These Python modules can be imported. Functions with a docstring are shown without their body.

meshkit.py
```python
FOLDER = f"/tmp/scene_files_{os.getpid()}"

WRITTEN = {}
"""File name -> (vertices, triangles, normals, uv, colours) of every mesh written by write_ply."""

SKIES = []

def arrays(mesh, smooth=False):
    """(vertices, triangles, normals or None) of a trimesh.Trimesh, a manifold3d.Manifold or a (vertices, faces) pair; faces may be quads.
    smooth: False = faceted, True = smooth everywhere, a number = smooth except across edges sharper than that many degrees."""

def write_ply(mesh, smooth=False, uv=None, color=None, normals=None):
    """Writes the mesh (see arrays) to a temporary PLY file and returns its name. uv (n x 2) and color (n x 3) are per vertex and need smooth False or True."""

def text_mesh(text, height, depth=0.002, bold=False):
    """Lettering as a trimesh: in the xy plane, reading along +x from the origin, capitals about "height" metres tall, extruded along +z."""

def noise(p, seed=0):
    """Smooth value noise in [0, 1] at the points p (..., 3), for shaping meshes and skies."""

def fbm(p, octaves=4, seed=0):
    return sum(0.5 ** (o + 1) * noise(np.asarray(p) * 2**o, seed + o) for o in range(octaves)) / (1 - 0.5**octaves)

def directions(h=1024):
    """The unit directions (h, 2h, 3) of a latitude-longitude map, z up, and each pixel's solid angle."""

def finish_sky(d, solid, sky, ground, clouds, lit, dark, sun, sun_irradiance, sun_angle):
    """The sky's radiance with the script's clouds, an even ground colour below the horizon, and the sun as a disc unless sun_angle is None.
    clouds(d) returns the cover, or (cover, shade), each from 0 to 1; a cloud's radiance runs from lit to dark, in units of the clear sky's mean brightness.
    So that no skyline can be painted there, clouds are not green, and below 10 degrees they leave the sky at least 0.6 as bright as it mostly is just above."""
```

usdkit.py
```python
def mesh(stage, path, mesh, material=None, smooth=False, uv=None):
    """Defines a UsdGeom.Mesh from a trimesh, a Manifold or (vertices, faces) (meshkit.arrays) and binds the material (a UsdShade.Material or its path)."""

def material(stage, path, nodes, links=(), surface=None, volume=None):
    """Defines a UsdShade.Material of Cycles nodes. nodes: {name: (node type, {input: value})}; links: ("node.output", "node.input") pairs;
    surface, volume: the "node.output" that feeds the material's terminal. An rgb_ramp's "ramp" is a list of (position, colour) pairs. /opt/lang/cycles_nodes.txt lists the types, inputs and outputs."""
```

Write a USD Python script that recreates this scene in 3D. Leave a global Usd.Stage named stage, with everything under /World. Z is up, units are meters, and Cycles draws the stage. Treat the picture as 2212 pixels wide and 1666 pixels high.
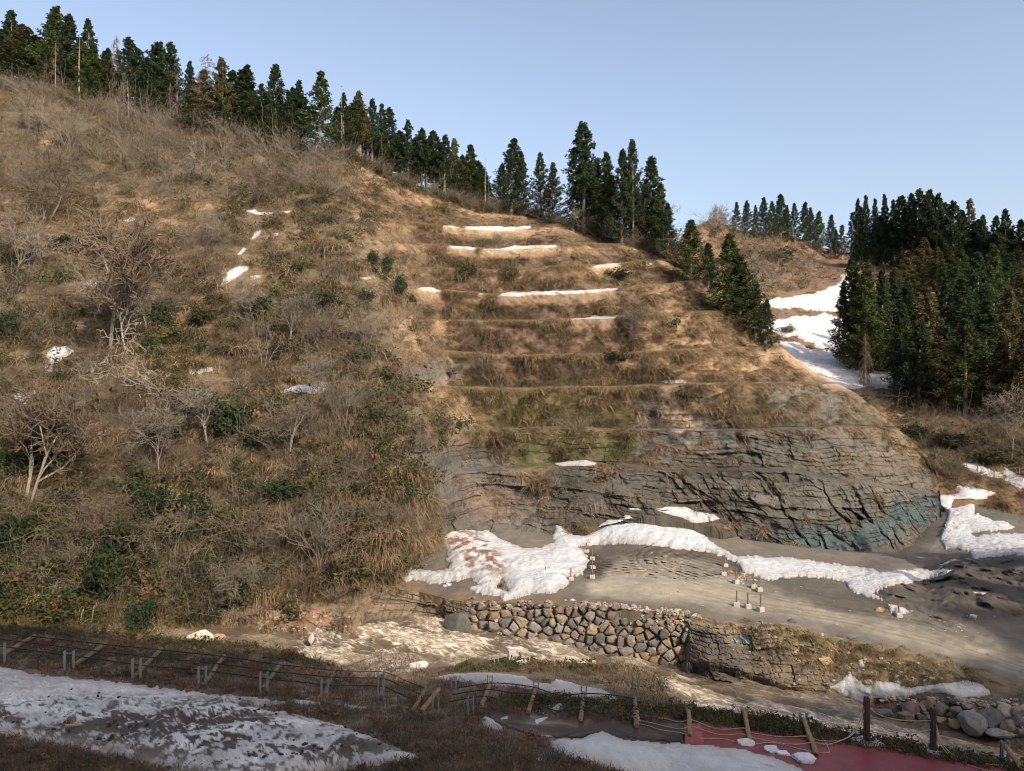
import math, random
import numpy as np
import trimesh
from scipy.ndimage import gaussian_filter, map_coordinates, distance_transform_edt
from scipy.interpolate import RBFInterpolator
from scipy.spatial import Voronoi, cKDTree
from shapely.geometry import Polygon, Point
import usdkit
from meshkit import noise, fbm
from pxr import Gf, Sdf, Usd, UsdGeom, UsdLux, UsdShade, Vt

random.seed(7)
rng = np.random.default_rng(7)
stage = Usd.Stage.CreateInMemory()
UsdGeom.SetStageUpAxis(stage, 'Z')
UsdGeom.SetStageMetersPerUnit(stage, 1.0)
UsdGeom.Xform.Define(stage, '/World')
UsdGeom.Scope.Define(stage, '/World/Looks')
T = Sdf.ValueTypeNames

# ------------------------------------------------------------------ camera, sky, sun
F, CU, CV = 1603.0, 1106.0, 833.0          # focal length and centre in units of a 2212 x 1666 view
cam = UsdGeom.Camera.Define(stage, '/World/camera')
cam.AddRotateXYZOp().Set(Gf.Vec3f(90, 0, 0))
cam.CreateHorizontalApertureAttr(36.0)
cam.CreateVerticalApertureAttr(36.0 * 771 / 1024)
cam.CreateFocalLengthAttr(36.0 * F / 2212.0)
cam.CreateClippingRangeAttr(Gf.Vec2f(0.1, 20000))
cam.CreateExposureAttr(0.72)

SUN_EL = math.radians(33)
SUN_H = np.array([0.60, -0.80])
SUN_ROT = math.atan2(SUN_H[0], SUN_H[1])
SKY_STRENGTH, SUN_INTENSITY = 0.15, 0.88
sun = UsdLux.DistantLight.Define(stage, '/World/sun')
sun.CreateNormalizeAttr(True)
sun.CreateIntensityAttr(SUN_INTENSITY)
sun.CreateAngleAttr(0.5)
sun.CreateColorAttr(Gf.Vec3f(1.0, 0.90, 0.76))
sd = np.array([SUN_H[0] * math.cos(SUN_EL), SUN_H[1] * math.cos(SUN_EL), math.sin(SUN_EL)])
sun.AddOrientOp().Set(Gf.Quatf(Gf.Rotation(Gf.Vec3d(0, 0, -1), Gf.Vec3d(*(-sd).tolist())).GetQuat()))
dome = UsdLux.DomeLight.Define(stage, '/World/sky')
skymat = usdkit.material(stage, '/World/Looks/sky_air', {
    'sky': ('sky_texture', {'sky_type': 'single_scattering', 'sun_disc': False, 'sun_elevation': SUN_EL,
                            'sun_rotation': SUN_ROT, 'air_density': 1.0, 'aerosol_density': 4.2, 'ozone_density': 1.2, 'altitude': 300.0}),
    'pale': ('hsv', {'hue': 0.5, 'saturation': 0.80, 'value': 1.0, 'fac': 1.0}),
    'bg': ('background_shader', {'strength': SKY_STRENGTH})}, [('sky.color', 'pale.color'), ('pale.color', 'bg.color')], surface='bg.background')
UsdShade.MaterialBindingAPI.Apply(dome.GetPrim()).Bind(skymat)
dome.GetPrim().SetCustomDataByKey('label', 'clear pale blue sky above the wooded ridges')
dome.GetPrim().SetCustomDataByKey('category', 'sky')
dome.GetPrim().SetCustomDataByKey('kind', 'structure')


# ------------------------------------------------------------------ helpers
def P(u, v, D):
    """The point at distance D along +y that is seen in direction (u, v)."""
    u, v, D = np.broadcast_arrays(np.asarray(u, float), np.asarray(v, float), np.asarray(D, float))
    return np.stack([D * (u - CU) / F, D, D * (CV - v) / F], -1)


_names = {}


def free(parent, name):
    key = (parent, name)
    n = _names.get(key, 0)
    _names[key] = n + 1
    return f'{parent}/{name}' if n == 0 else f'{parent}/{name}_{n:03d}'


def tag(prim, label=None, cat=None, group=None, kind=None):
    prim = prim.GetPrim() if hasattr(prim, 'GetPrim') else prim
    for k, x in (('label', label), ('category', cat), ('group', group), ('kind', kind)):
        if x:
            prim.SetCustomDataByKey(k, x)
    return prim


def put(name, mesh, mat, parent='/World', smooth=False, tint=None):
    m = usdkit.mesh(stage, free(str(parent), name), mesh, mat, smooth=smooth)
    if tint is not None:
        UsdGeom.PrimvarsAPI(m).CreatePrimvar('tint', T.Color3fArray, 'vertex').Set(
            Vt.Vec3fArray.FromNumpy(np.ascontiguousarray(tint, np.float32)))
    return m


def thing(name, loc=(0, 0, 0), rz=0.0, label=None, cat=None, group=None, kind=None, scale=None):
    x = UsdGeom.Xform.Define(stage, free('/World', name))
    x.AddTranslateOp().Set(Gf.Vec3d(*map(float, loc)))
    if rz:
        x.AddRotateZOp().Set(float(rz))
    if scale is not None:
        x.AddScaleOp().Set(Gf.Vec3f(*map(float, scale)))
    tag(x, label, cat, group, kind)
    return x


def tri(grid_r, grid_c):
    i, j = np.meshgrid(np.arange(grid_r - 1), np.arange(grid_c - 1), indexing='ij')
    a = i * grid_c + j
    return np.stack([a, a + grid_c, a + grid_c + 1, a + 1], -1).reshape(-1, 4)


def tubes(paths, sides=4, cap=True):
    """Joined tapered tubes. paths: list of (points (n,3), radii (n,))."""
    V, Fc, at = [], [], 0
    for pts, rad in paths:
        p = np.asarray(pts, float)
        rad = np.broadcast_to(np.asarray(rad, float), (len(p),))
        t = np.gradient(p, axis=0)
        t /= np.linalg.norm(t, axis=1, keepdims=True) + 1e-12
        a = np.cross(t, [0.31, 0.17, 0.93])
        small = np.linalg.norm(a, axis=1) < 0.15
        a[small] = np.cross(t[small], [1, 0.2, 0])
        a /= np.linalg.norm(a, axis=1, keepdims=True) + 1e-12
        b = np.cross(t, a)
        an = np.arange(sides) * 2 * np.pi / sides
        v = p[:, None] + rad[:, None, None] * (np.cos(an)[None, :, None] * a[:, None] + np.sin(an)[None, :, None] * b[:, None])
        n = len(p)
        i, j = np.meshgrid(np.arange(n - 1), np.arange(sides), indexing='ij')
        q = np.stack([i * sides + j, i * sides + (j + 1) % sides, (i + 1) * sides + (j + 1) % sides, (i + 1) * sides + j], -1).reshape(-1, 4)
        f = np.vstack([q[:, [0, 1, 2]], q[:, [0, 2, 3]]])
        if cap:
            k = np.arange(1, sides - 1)
            f = np.vstack([f, np.stack([0 * k, k + 1, k], 1), (n - 1) * sides + np.stack([0 * k, k, k + 1], 1)])
        V.append(v.reshape(-1, 3))
        Fc.append(f + at)
        at += n * sides
    return np.vstack(V), np.vstack(Fc)


def join(parts):
    V, Fc, at = [], [], 0
    for v, f in parts:
        v, f = np.asarray(v, float), np.asarray(f, int)
        if f.shape[1] == 4:
            f = np.vstack([f[:, [0, 1, 2]], f[:, [0, 2, 3]]])
        V.append(v)
        Fc.append(f + at)
        at += len(v)
    return np.vstack(V), np.vstack(Fc)


def box(cx, cy, cz, sx, sy, sz, chamfer=0.0):
    m = trimesh.creation.box([sx, sy, sz])
    if chamfer:
        v = np.asarray(m.vertices)
        pts = np.vstack([v * (1 - 2 * chamfer * np.array(k) / np.array([sx, sy, sz])) for k in ((1, 1, 0), (1, 0, 1), (0, 1, 1))])
        m = trimesh.Trimesh(pts).convex_hull
    return np.asarray(m.vertices) + [cx, cy, cz], np.asarray(m.faces)


def smoothstep(a, b, x):
    t = np.clip((x - a) / (b - a), 0, 1)
    return t * t * (3 - 2 * t)


# polygons of the view as soft masks on a coarse raster
MS = 4
MU, MV = np.meshgrid(np.arange(-200, 2480, MS), np.arange(-40, 1920, MS))


def inside(poly, u, v):
    poly = np.asarray(poly, float)
    x, y = poly[:, 0], poly[:, 1]
    x2, y2 = np.roll(x, -1), np.roll(y, -1)
    r = np.zeros(np.shape(u), bool)
    for a, b, c, d in zip(x, y, x2, y2):
        if b == d:
            continue
        r ^= ((b > v) != (d > v)) & (u < (c - a) * (v - b) / (d - b) + a)
    return r


def mask(poly, feather=12):
    return gaussian_filter(inside(poly, MU, MV).astype(float), feather / MS)


def sample(m, u, v):
    return map_coordinates(m, [(np.asarray(v) + 40) / MS, (np.asarray(u) + 200) / MS], order=1, mode='nearest')


def line(pts):
    a = np.array(pts, float)
    return lambda u: np.interp(u, a[:, 0], a[:, 1])


# ------------------------------------------------------------------ materials
def surface(name, nodes, links, surf='p.BSDF'):
    return usdkit.material(stage, f'/World/Looks/{name}', nodes, links, surface=surf)


def tinted(name, rough=0.95, bump=0.3, fine=9.0, lo=0.62, hi=1.4, spec=0.15, dist=0.06, extra=60.0):
    """A ground whose colour is the mesh's own tint, broken up by noise, with fine relief."""
    return surface(name, {
        'g': ('geometry', {}), 't': ('attribute', {'attribute': 'tint'}),
        'n1': ('noise_texture', {'scale': fine, 'detail': 6.0, 'roughness': 0.65}),
        'n2': ('noise_texture', {'scale': 0.35, 'detail': 3.0, 'roughness': 0.6}),
        'n3': ('noise_texture', {'scale': extra, 'detail': 3.0, 'roughness': 0.6}),
        'r1': ('rgb_ramp', {'ramp': [(0.25, (lo, lo, lo)), (0.75, (hi, hi, hi * 0.97))]}),
        'r2': ('rgb_ramp', {'ramp': [(0.3, (0.82, 0.82, 0.84)), (0.7, (1.16, 1.14, 1.1))]}),
        'm1': ('mix', {'mix_type': 'multiply', 'fac': 1.0}), 'm2': ('mix', {'mix_type': 'multiply', 'fac': 1.0}),
        'ad': ('math', {'math_type': 'multiply_add', 'value2': 0.4}),
        'b': ('bump', {'strength': bump, 'distance': dist}),
        'p': ('principled_bsdf', {'roughness': rough, 'specular_ior_level': spec})},
        [('g.position', 'n1.vector'), ('g.position', 'n2.vector'), ('g.position', 'n3.vector'), ('n1.fac', 'r1.fac'), ('n2.fac', 'r2.fac'),
         ('t.color', 'm1.color1'), ('r1.color', 'm1.color2'), ('m1.color', 'm2.color1'), ('r2.color', 'm2.color2'),
         ('m2.color', 'p.base_color'), ('n3.fac', 'ad.value1'), ('n1.fac', 'ad.value3'), ('ad.value', 'b.height'), ('b.normal', 'p.normal')])


def plain(name, c1, c2, scale=4.0, rough=0.8, bump=0.2, spec=0.2, dist=0.02, detail=5.0, rnd=0.0):
    nodes = {
        'tc': ('texture_coordinate', {}), 'n': ('noise_texture', {'scale': scale, 'detail': detail, 'roughness': 0.65}),
        'r': ('rgb_ramp', {'ramp': [(0.3, c1), (0.7, c2)]}),
        'b': ('bump', {'strength': bump, 'distance': dist}), 'o': ('object_info', {}),
        'mr': ('map_range', {'from_min': 0.0, 'from_max': 1.0, 'to_min': 1.0 - rnd, 'to_max': 1.0 + rnd}),
        'h': ('hsv', {'hue': 0.5, 'saturation': 1.0, 'fac': 1.0}),
        'p': ('principled_bsdf', {'roughness': rough, 'specular_ior_level': spec})}
    return surface(name, nodes, [('tc.object', 'n.vector'), ('n.fac', 'r.fac'), ('r.color', 'h.color'), ('o.random', 'mr.value'), ('mr.result', 'h.value'),
                                 ('h.color', 'p.base_color'), ('n.fac', 'b.height'), ('b.normal', 'p.normal')])


def leafy(name, c1, c2, trans=0.3, scale=0.7, rnd=0.18, hue=0.012):
    """Leaves and blades: colour varies in space and from plant to plant; light passes through."""
    return surface(name, {
        'g': ('geometry', {}), 'n': ('noise_texture', {'scale': scale, 'detail': 3.0}), 'o': ('object_info', {}),
        'r': ('rgb_ramp', {'ramp': [(0.3, c1), (0.7, c2)]}),
        'isl': ('map_range', {'from_min': 0.0, 'from_max': 1.0, 'to_min': 0.72, 'to_max': 1.28}),
        'mr': ('map_range', {'from_min': 0.0, 'from_max': 1.0, 'to_min': 1.0 - rnd, 'to_max': 1.0 + rnd}),
        'hr': ('map_range', {'from_min': 0.0, 'from_max': 1.0, 'to_min': 0.5 - hue, 'to_max': 0.5 + hue}),
        'mu': ('math', {'math_type': 'multiply'}),
        'h': ('hsv', {'saturation': 1.0, 'fac': 1.0}),
        'p': ('principled_bsdf', {'roughness': 0.75, 'specular_ior_level': 0.2}), 'tr': ('translucent_bsdf', {}),
        'x': ('mix_closure', {'fac': trans})},
        [('g.position', 'n.vector'), ('n.fac', 'r.fac'), ('r.color', 'h.color'), ('o.random', 'mr.value'), ('g.random_per_island', 'isl.value'),
         ('mr.result', 'mu.value1'), ('isl.result', 'mu.value2'), ('mu.value', 'h.value'), ('o.random', 'hr.value'), ('hr.result', 'h.hue'),
         ('h.color', 'p.base_color'), ('h.color', 'tr.color'), ('p.BSDF', 'x.closure1'), ('tr.BSDF', 'x.closure2')], surf='x.closure')


M = {}
M['soil'] = tinted('soil', bump=0.5, fine=3.5, lo=0.55, hi=1.45)
M['rock'] = tinted('rock', rough=0.85, bump=0.7, fine=2.2, lo=0.6, hi=1.4, spec=0.25, dist=0.12, extra=14.0)
M['dirt'] = tinted('dirt', rough=0.95, bump=0.35, fine=2.0, lo=0.78, hi=1.22, dist=0.04, extra=25.0)
M['path'] = tinted('path', rough=0.8, bump=0.6, fine=7.0, lo=0.5, hi=1.5, spec=0.25, dist=0.05, extra=40.0)
M['stone'] = tinted('stone', rough=0.85, bump=0.6, fine=5.0, lo=0.6, hi=1.4, spec=0.25, dist=0.04, extra=25.0)
M['water'] = tinted('water', rough=0.10, bump=0.35, fine=6.0, lo=0.8, hi=1.2, spec=0.5, dist=0.05, extra=18.0)
M['snow'] = surface('snow', {
    'g': ('geometry', {}), 't': ('attribute', {'attribute': 'tint'}),
    'n': ('noise_texture', {'scale': 3.2, 'detail': 5.0, 'roughness': 0.6}), 'v': ('voronoi_texture', {'scale': 2.2, 'feature': 'smooth_f1'}),
    'a': ('math', {'math_type': 'multiply_add', 'value2': 0.6}), 'b': ('bump', {'strength': 0.75, 'distance': 0.18}),
    'p': ('principled_bsdf', {'roughness': 0.6, 'specular_ior_level': 0.3})},
    [('g.position', 'n.vector'), ('g.position', 'v.vector'), ('v.distance', 'a.value1'), ('n.fac', 'a.value3'), ('a.value', 'b.height'),
     ('t.color', 'p.base_color'), ('b.normal', 'p.normal')])
M['cedar_dark'] = leafy('cedar_dark', (0.018, 0.034, 0.013), (0.044, 0.066, 0.022), 0.22)
M['cedar_green'] = leafy('cedar_green', (0.034, 0.056, 0.013), (0.080, 0.098, 0.024), 0.25)
M['cedar_olive'] = leafy('cedar_olive', (0.072, 0.070, 0.024), (0.130, 0.112, 0.046), 0.25)
M['bush_green'] = leafy('bush_green', (0.018, 0.036, 0.014), (0.045, 0.066, 0.022), 0.2, scale=2.0)
M['bush_olive'] = leafy('bush_olive', (0.050, 0.052, 0.018), (0.100, 0.092, 0.030), 0.25, scale=2.0)
M['grass_blond'] = leafy('grass_blond', (0.270, 0.182, 0.098), (0.450, 0.330, 0.190), 0.25, rnd=0.3, hue=0.01)
M['grass_brown'] = leafy('grass_brown', (0.118, 0.078, 0.044), (0.215, 0.148, 0.084), 0.2, rnd=0.3, hue=0.015)
M['grass_olive'] = leafy('grass_olive', (0.085, 0.080, 0.025), (0.170, 0.150, 0.050), 0.25, rnd=0.3, hue=0.02)
M['grass_dark'] = leafy('grass_dark', (0.060, 0.050, 0.028), (0.120, 0.094, 0.052), 0.2, rnd=0.3)
M['twig_brown'] = plain('twig_brown', (0.068, 0.050, 0.032), (0.145, 0.108, 0.072), 2.0, 0.9, rnd=0.25)
M['twig_grey'] = plain('twig_grey', (0.098, 0.082, 0.060), (0.205, 0.174, 0.130), 2.0, 0.9, rnd=0.2)
M['bark_dark'] = plain('bark_dark', (0.055, 0.042, 0.034), (0.140, 0.110, 0.085), 3.0, 0.9, 0.5, rnd=0.15)
M['bark_pale'] = plain('bark_pale', (0.150, 0.126, 0.100), (0.310, 0.268, 0.220), 3.0, 0.9, 0.5, rnd=0.15)
M['bark_cedar'] = plain('bark_cedar', (0.120, 0.092, 0.070), (0.260, 0.210, 0.165), 3.0, 0.9, 0.5, rnd=0.15)
M['wood'] = plain('wood', (0.100, 0.065, 0.035), (0.230, 0.160, 0.090), 6.0, 0.8, 0.4)
M['wood_fresh'] = plain('wood_fresh', (0.140, 0.088, 0.038), (0.290, 0.195, 0.090), 6.0, 0.75, 0.3)
M['wood_wet'] = plain('wood_wet', (0.080, 0.058, 0.040), (0.190, 0.140, 0.098), 6.0, 0.7, 0.4)
M['chip'] = plain('chip', (0.30, 0.19, 0.09), (0.44, 0.30, 0.15), 9.0, 0.7, 0.3)
M['steel'] = plain('steel', (0.14, 0.15, 0.155), (0.22, 0.23, 0.235), 12.0, 0.5, 0.1, spec=0.5)
M['concrete'] = plain('concrete', (0.30, 0.28, 0.24), (0.45, 0.42, 0.36), 9.0, 0.9, 0.3)
M['rope'] = plain('rope', (0.24, 0.20, 0.135), (0.38, 0.325, 0.23), 30.0, 0.9, 0.4)
M['rope_dark'] = plain('rope_dark', (0.022, 0.018, 0.015), (0.050, 0.040, 0.032), 30.0, 0.9, 0.4)
M['post_brown'] = plain('post_brown', (0.030, 0.017, 0.018), (0.062, 0.036, 0.036), 8.0, 0.65, 0.2, spec=0.35)
M['red_mat'] = plain('red_mat', (0.062, 0.014, 0.012), (0.170, 0.014, 0.019), 3.5, 0.38, 0.3, spec=0.45, detail=8.0)
M['red_pale'] = plain('red_pale', (0.18, 0.032, 0.030), (0.26, 0.055, 0.050), 2.5, 0.5, 0.15, spec=0.4)
M['blue_sheet'] = plain('blue_sheet', (0.10, 0.27, 0.52), (0.22, 0.42, 0.66), 5.0, 0.5, 0.2, spec=0.4)
M['pale_sheet'] = plain('pale_sheet', (0.45, 0.55, 0.60), (0.62, 0.70, 0.74), 5.0, 0.5, 0.2)
M['black_pipe'] = plain('black_pipe', (0.018, 0.018, 0.020), (0.040, 0.040, 0.045), 5.0, 0.5, 0.1, spec=0.4)
M['litter'] = leafy('litter', (0.14, 0.075, 0.04), (0.30, 0.18, 0.10), 0.15, rnd=0.35)
M['puddle'] = surface('puddle', {'g': ('geometry', {}), 'n': ('noise_texture', {'scale': 1.3, 'detail': 4.0}),
    'r': ('rgb_ramp', {'ramp': [(0.35, (0.012, 0.009, 0.009)), (0.7, (0.045, 0.034, 0.030))]}),
    'q': ('rgb_ramp', {'ramp': [(0.4, (0.25, 0.25, 0.25)), (0.7, (0.65, 0.65, 0.65))]}), 'b': ('bump', {'strength': 0.12, 'distance': 0.02}),
    'p': ('principled_bsdf', {'specular_ior_level': 0.22})},
    [('g.position', 'n.vector'), ('n.fac', 'r.fac'), ('n.fac', 'q.fac'), ('r.color', 'p.base_color'), ('q.color', 'p.roughness'), ('n.fac', 'b.height'), ('b.normal', 'p.normal')])


# ------------------------------------------------------------------ terrain sheets
class Sheet:
    """A piece of terrain as a grid between two edges; D gives its distance for every grid node."""

    def __init__(self, u0, u1, du, top, bottom, rows):
        self.u = np.arange(u0, u1 + du, du, dtype=float)
        self.top, self.bot, self.rows = top(self.u), bottom(self.u), rows
        s = np.linspace(0, 1, rows)[:, None]
        self.V = self.top[None] * (1 - s) + self.bot[None] * s
        self.U = np.broadcast_to(self.u[None], self.V.shape)
        self.du, self.D = du, None

    def at(self, u, v, arr=None):
        u, v = np.broadcast_arrays(np.atleast_1d(np.asarray(u, float)), np.atleast_1d(np.asarray(v, float)))
        t, b = np.interp(u, self.u, self.top), np.interp(u, self.u, self.bot)
        row = np.clip((v - t) / np.maximum(b - t, 1e-6), 0, 1) * (self.rows - 1)
        a = self.D if arr is None else arr
        return map_coordinates(a, [row, (u - self.u[0]) / self.du], order=1, mode='nearest')

    def p(self, u, v):
        return P(u, v, self.at(u, v))

    def points(self):
        return P(self.U, self.V, self.D)

    def mesh(self, back=(), front=(), dz=None):
        """Rows behind the upper edge and below the lower edge close the terrain: offsets (dy, dz)."""
        pts = self.points()
        if dz is not None:
            pts[..., 2] += dz
        rows = [pts[0] + [0, a, b] for a, b in reversed(list(back))] + list(pts) + [pts[-1] + [0, a, b] for a, b in front]
        g = np.array(rows)
        return g.reshape(-1, 3), tri(len(rows), len(self.u)), (len(back), len(front))

    def extend(self, arr, n):
        return np.concatenate([np.repeat(arr[:1], n[0], 0), arr, np.repeat(arr[-1:], n[1], 0)]).reshape(-1, arr.shape[-1])


def rbf(ctrl, U, V, kernel='linear', sm=0.0):
    c = np.array(ctrl, float)
    f = RBFInterpolator(c[:, :2] / 300, c[:, 2], kernel=kernel, smoothing=sm)
    uu, vv = np.linspace(U.min(), U.max(), 110), np.linspace(V.min(), V.max(), 90)
    g = f(np.stack(np.meshgrid(uu, vv), -1).reshape(-1, 2) / 300).reshape(90, 110)
    g = gaussian_filter(g, 0.9, mode='nearest')
    return map_coordinates(g, [(V - vv[0]) / (vv[1] - vv[0]), (U - uu[0]) / (uu[1] - uu[0])], order=1, mode='nearest')


# --- the hillside across the river, with its stepped cut
RIDGE = line([(-260, 150), (0, 185), (120, 205), (200, 235), (300, 262), (450, 285), (520, 300), (640, 325), (705, 345), (745, 342), (775, 350), (800, 365),
              (870, 400), (960, 430), (1040, 456), (1130, 460), (1220, 486), (1290, 512), (1390, 535), (1440, 555), (1500, 595), (1560, 630),
              (1600, 665), (1650, 715), (1700, 760), (1760, 805), (1850, 850), (1900, 890), (1960, 945), (2010, 992), (2030, 1045), (2036, 1150), (2048, 1204)])
BASE = line([(-260, 1345), (0, 1352), (300, 1372), (450, 1372), (600, 1356), (740, 1355), (800, 1345), (835, 1290), (870, 1262), (930, 1235), (955, 1178), (975, 1160),
             (1030, 1160), (1100, 1190), (1190, 1180), (1250, 1150), (1320, 1140), (1400, 1115), (1550, 1140), (1575, 1175), (1600, 1212), (1700, 1218),
             (1850, 1242), (1930, 1250), (2000, 1240), (2048, 1215)])
LIPS = [  # (height number, line of its edge)
    (1, [(1040, 1020), (1150, 1008), (1260, 1008), (1480, 1020), (1570, 1018), (1704, 1018), (1771, 1033), (2040, 1075)]),
    (2, [(940, 905), (1080, 926), (1240, 926), (1400, 930), (1603, 930), (1738, 926), (1832, 922), (2000, 930)]),
    (3, [(900, 835), (1040, 840), (1250, 838), (1430, 833), (1469, 830), (1670, 829), (1788, 829), (1900, 830)]),
    (4, [(870, 752), (930, 760), (1100, 769), (1300, 766), (1480, 757), (1600, 750), (1750, 748)]),
    (5, [(850, 690), (950, 695), (1250, 691), (1400, 681), (1550, 673), (1700, 670)]),
    (6, [(830, 615), (890, 625), (1060, 637), (1340, 626), (1480, 610), (1600, 605)]),
    (7, [(800, 575), (880, 580), (1080, 586), (1340, 572), (1440, 560), (1550, 555)]),
    (8, [(780, 520), (960, 533), (1080, 541), (1210, 531), (1330, 528), (1500, 528)]),
    (9, [(760, 470), (930, 488), (1000, 493), (1145, 494), (1225, 487), (1400, 487)])]
hill = Sheet(-200, 2048, 2.3, RIDGE, BASE, 500)
U, V = hill.U, hill.V
t = (V - CV) / F
Dnat = 39.8 / (0.71 + t)
wob = (fbm(np.stack([U[0] / 60, 0 * U[0], 0 * U[0]], -1), 3, 5) - 0.5) * 8
keys_v, keys_D = [BASE(hill.u) + 60], [np.full(len(hill.u), 53.0) - 2.5]
keys_v.append(BASE(hill.u)); keys_D.append(np.full(len(hill.u), 52.5))
berm_w = smoothstep(820, 980, hill.u)
for k, pts in LIPS:
    lv = line(pts)(hill.u) + wob * (0.5 + 0.08 * k)
    Dk = np.full(len(hill.u), 53 + 5.5 * k)
    z = (CV - lv) / F * Dk
    lv2 = CV - z * F / (Dk + 2.9)
    lv2 = np.minimum(lv2, lv - 1.2)
    keys_v += [lv, lv2]
    keys_D += [Dk - 1.2, Dk + 2.9 * berm_w]
keys_v.append(np.minimum(RIDGE(hill.u) - 10, keys_v[-1] - 20)); keys_D.append(np.full(len(hill.u), 109.0))
keys_v, keys_D = np.array(keys_v), np.array(keys_D)
Dcut = np.empty_like(V)
for j in range(len(hill.u)):
    Dcut[:, j] = np.interp(-V[:, j], -keys_v[:, j], keys_D[:, j])
sil = np.interp(V, [460, 535, 595, 665, 715, 760, 805, 850, 945, 1045, 1204], [1100, 1390, 1500, 1600, 1650, 1700, 1760, 1850, 1960, 2030, 2048])
tt = np.clip((U - (sil - 330)) / 330, 0, 1)
Dcut = Dcut + 9 * tt ** 2.5 + 5 * np.clip((1250 - U) / 400, 0, 1) ** 2 * 0
BOUND = line([(342, 760), (450, 830), (560, 880), (640, 900), (760, 925), (880, 970), (930, 1010), (1000, 1000), (1080, 985), (1150, 960), (1260, 880), (1372, 860)])
wcut = smoothstep(-110, 60, U - BOUND(V)) * smoothstep(300, 420, V + 0 * U) + smoothstep(-60, 40, U - BOUND(V)) * (1 - smoothstep(300, 420, V))
Dh = Dnat * (1 - wcut) + Dcut * wcut
# relief
pw = P(U, V, Dh)
ROCKM = np.clip(mask([(1190, 1000), (1480, 990), (1600, 935), (1850, 930), (1960, 960), (2060, 1040), (2060, 1230), (1580, 1230), (1550, 1130), (1190, 1140)], 10)
                + mask([(870, 965), (1075, 955), (1095, 1010), (1185, 1075), (1200, 1185), (1030, 1170), (945, 1150), (935, 1050)], 10)
                + 0.8 * mask([(480, 1290), (760, 1270), (860, 1262), (860, 1372), (560, 1372), (360, 1372), (330, 1320)], 14)
                + 0.5 * mask([(1380, 850), (1500, 842), (1600, 930), (1560, 1000), (1390, 990)], 14)
                + 0.6 * mask([(1085, 930), (1380, 930), (1380, 1000), (1100, 1000)], 10)
                + 0.25 * mask([(1640, 842), (1790, 836), (1900, 900), (1940, 930), (1700, 925)], 12)
                + 0.6 * mask([(860, 790), (960, 790), (960, 830), (870, 835)], 8), 0, 1)
R = sample(ROCKM, U, V)
x, y, z = pw[..., 0], pw[..., 1], pw[..., 2]
q = (z + 0.07 * x + 1.2 * (fbm(np.stack([x / 5, y / 9, z / 5], -1), 3, 11) - 0.5)) / 0.62
fr = q - np.floor(q)
led = np.where(fr < 0.82, fr / 0.82, (1 - fr) / 0.18)
layer = noise(np.stack([np.floor(q) * 3.1, x / 4.5, 0 * x], -1), 3)
slant = x + 0.45 * z * smoothstep(2, 14, x)
ribs = 1 - np.abs(2 * fbm(np.stack([slant / 0.85, z / 5.0, y * 0], -1), 3, 21) - 1) * 2.2
crack = np.clip(1 - np.abs(noise(np.stack([slant / 1.1 + 0.3 * np.sin(z), z / 1.4, 0 * x], -1), 44) - 0.5) * 9, 0, 1)
rough = fbm(np.stack([x / 1.3, y / 1.3, z / 0.8], -1), 4, 31) - 0.5
Dh = Dh + (fbm(pw / 7.0, 4, 2) - 0.5) * 4.2 * (1 - 0.75 * wcut) + (fbm(pw / 1.6, 3, 3) - 0.5) * 1.5 * (1 - 0.6 * R)
def h2(a, c, s=0):
    """A number in [0, 1] for each pair of whole numbers."""
    n_ = np.sin(a * 127.1 + c * 311.7 + s * 74.7) * 43758.5453
    return n_ - np.floor(n_)


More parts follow.
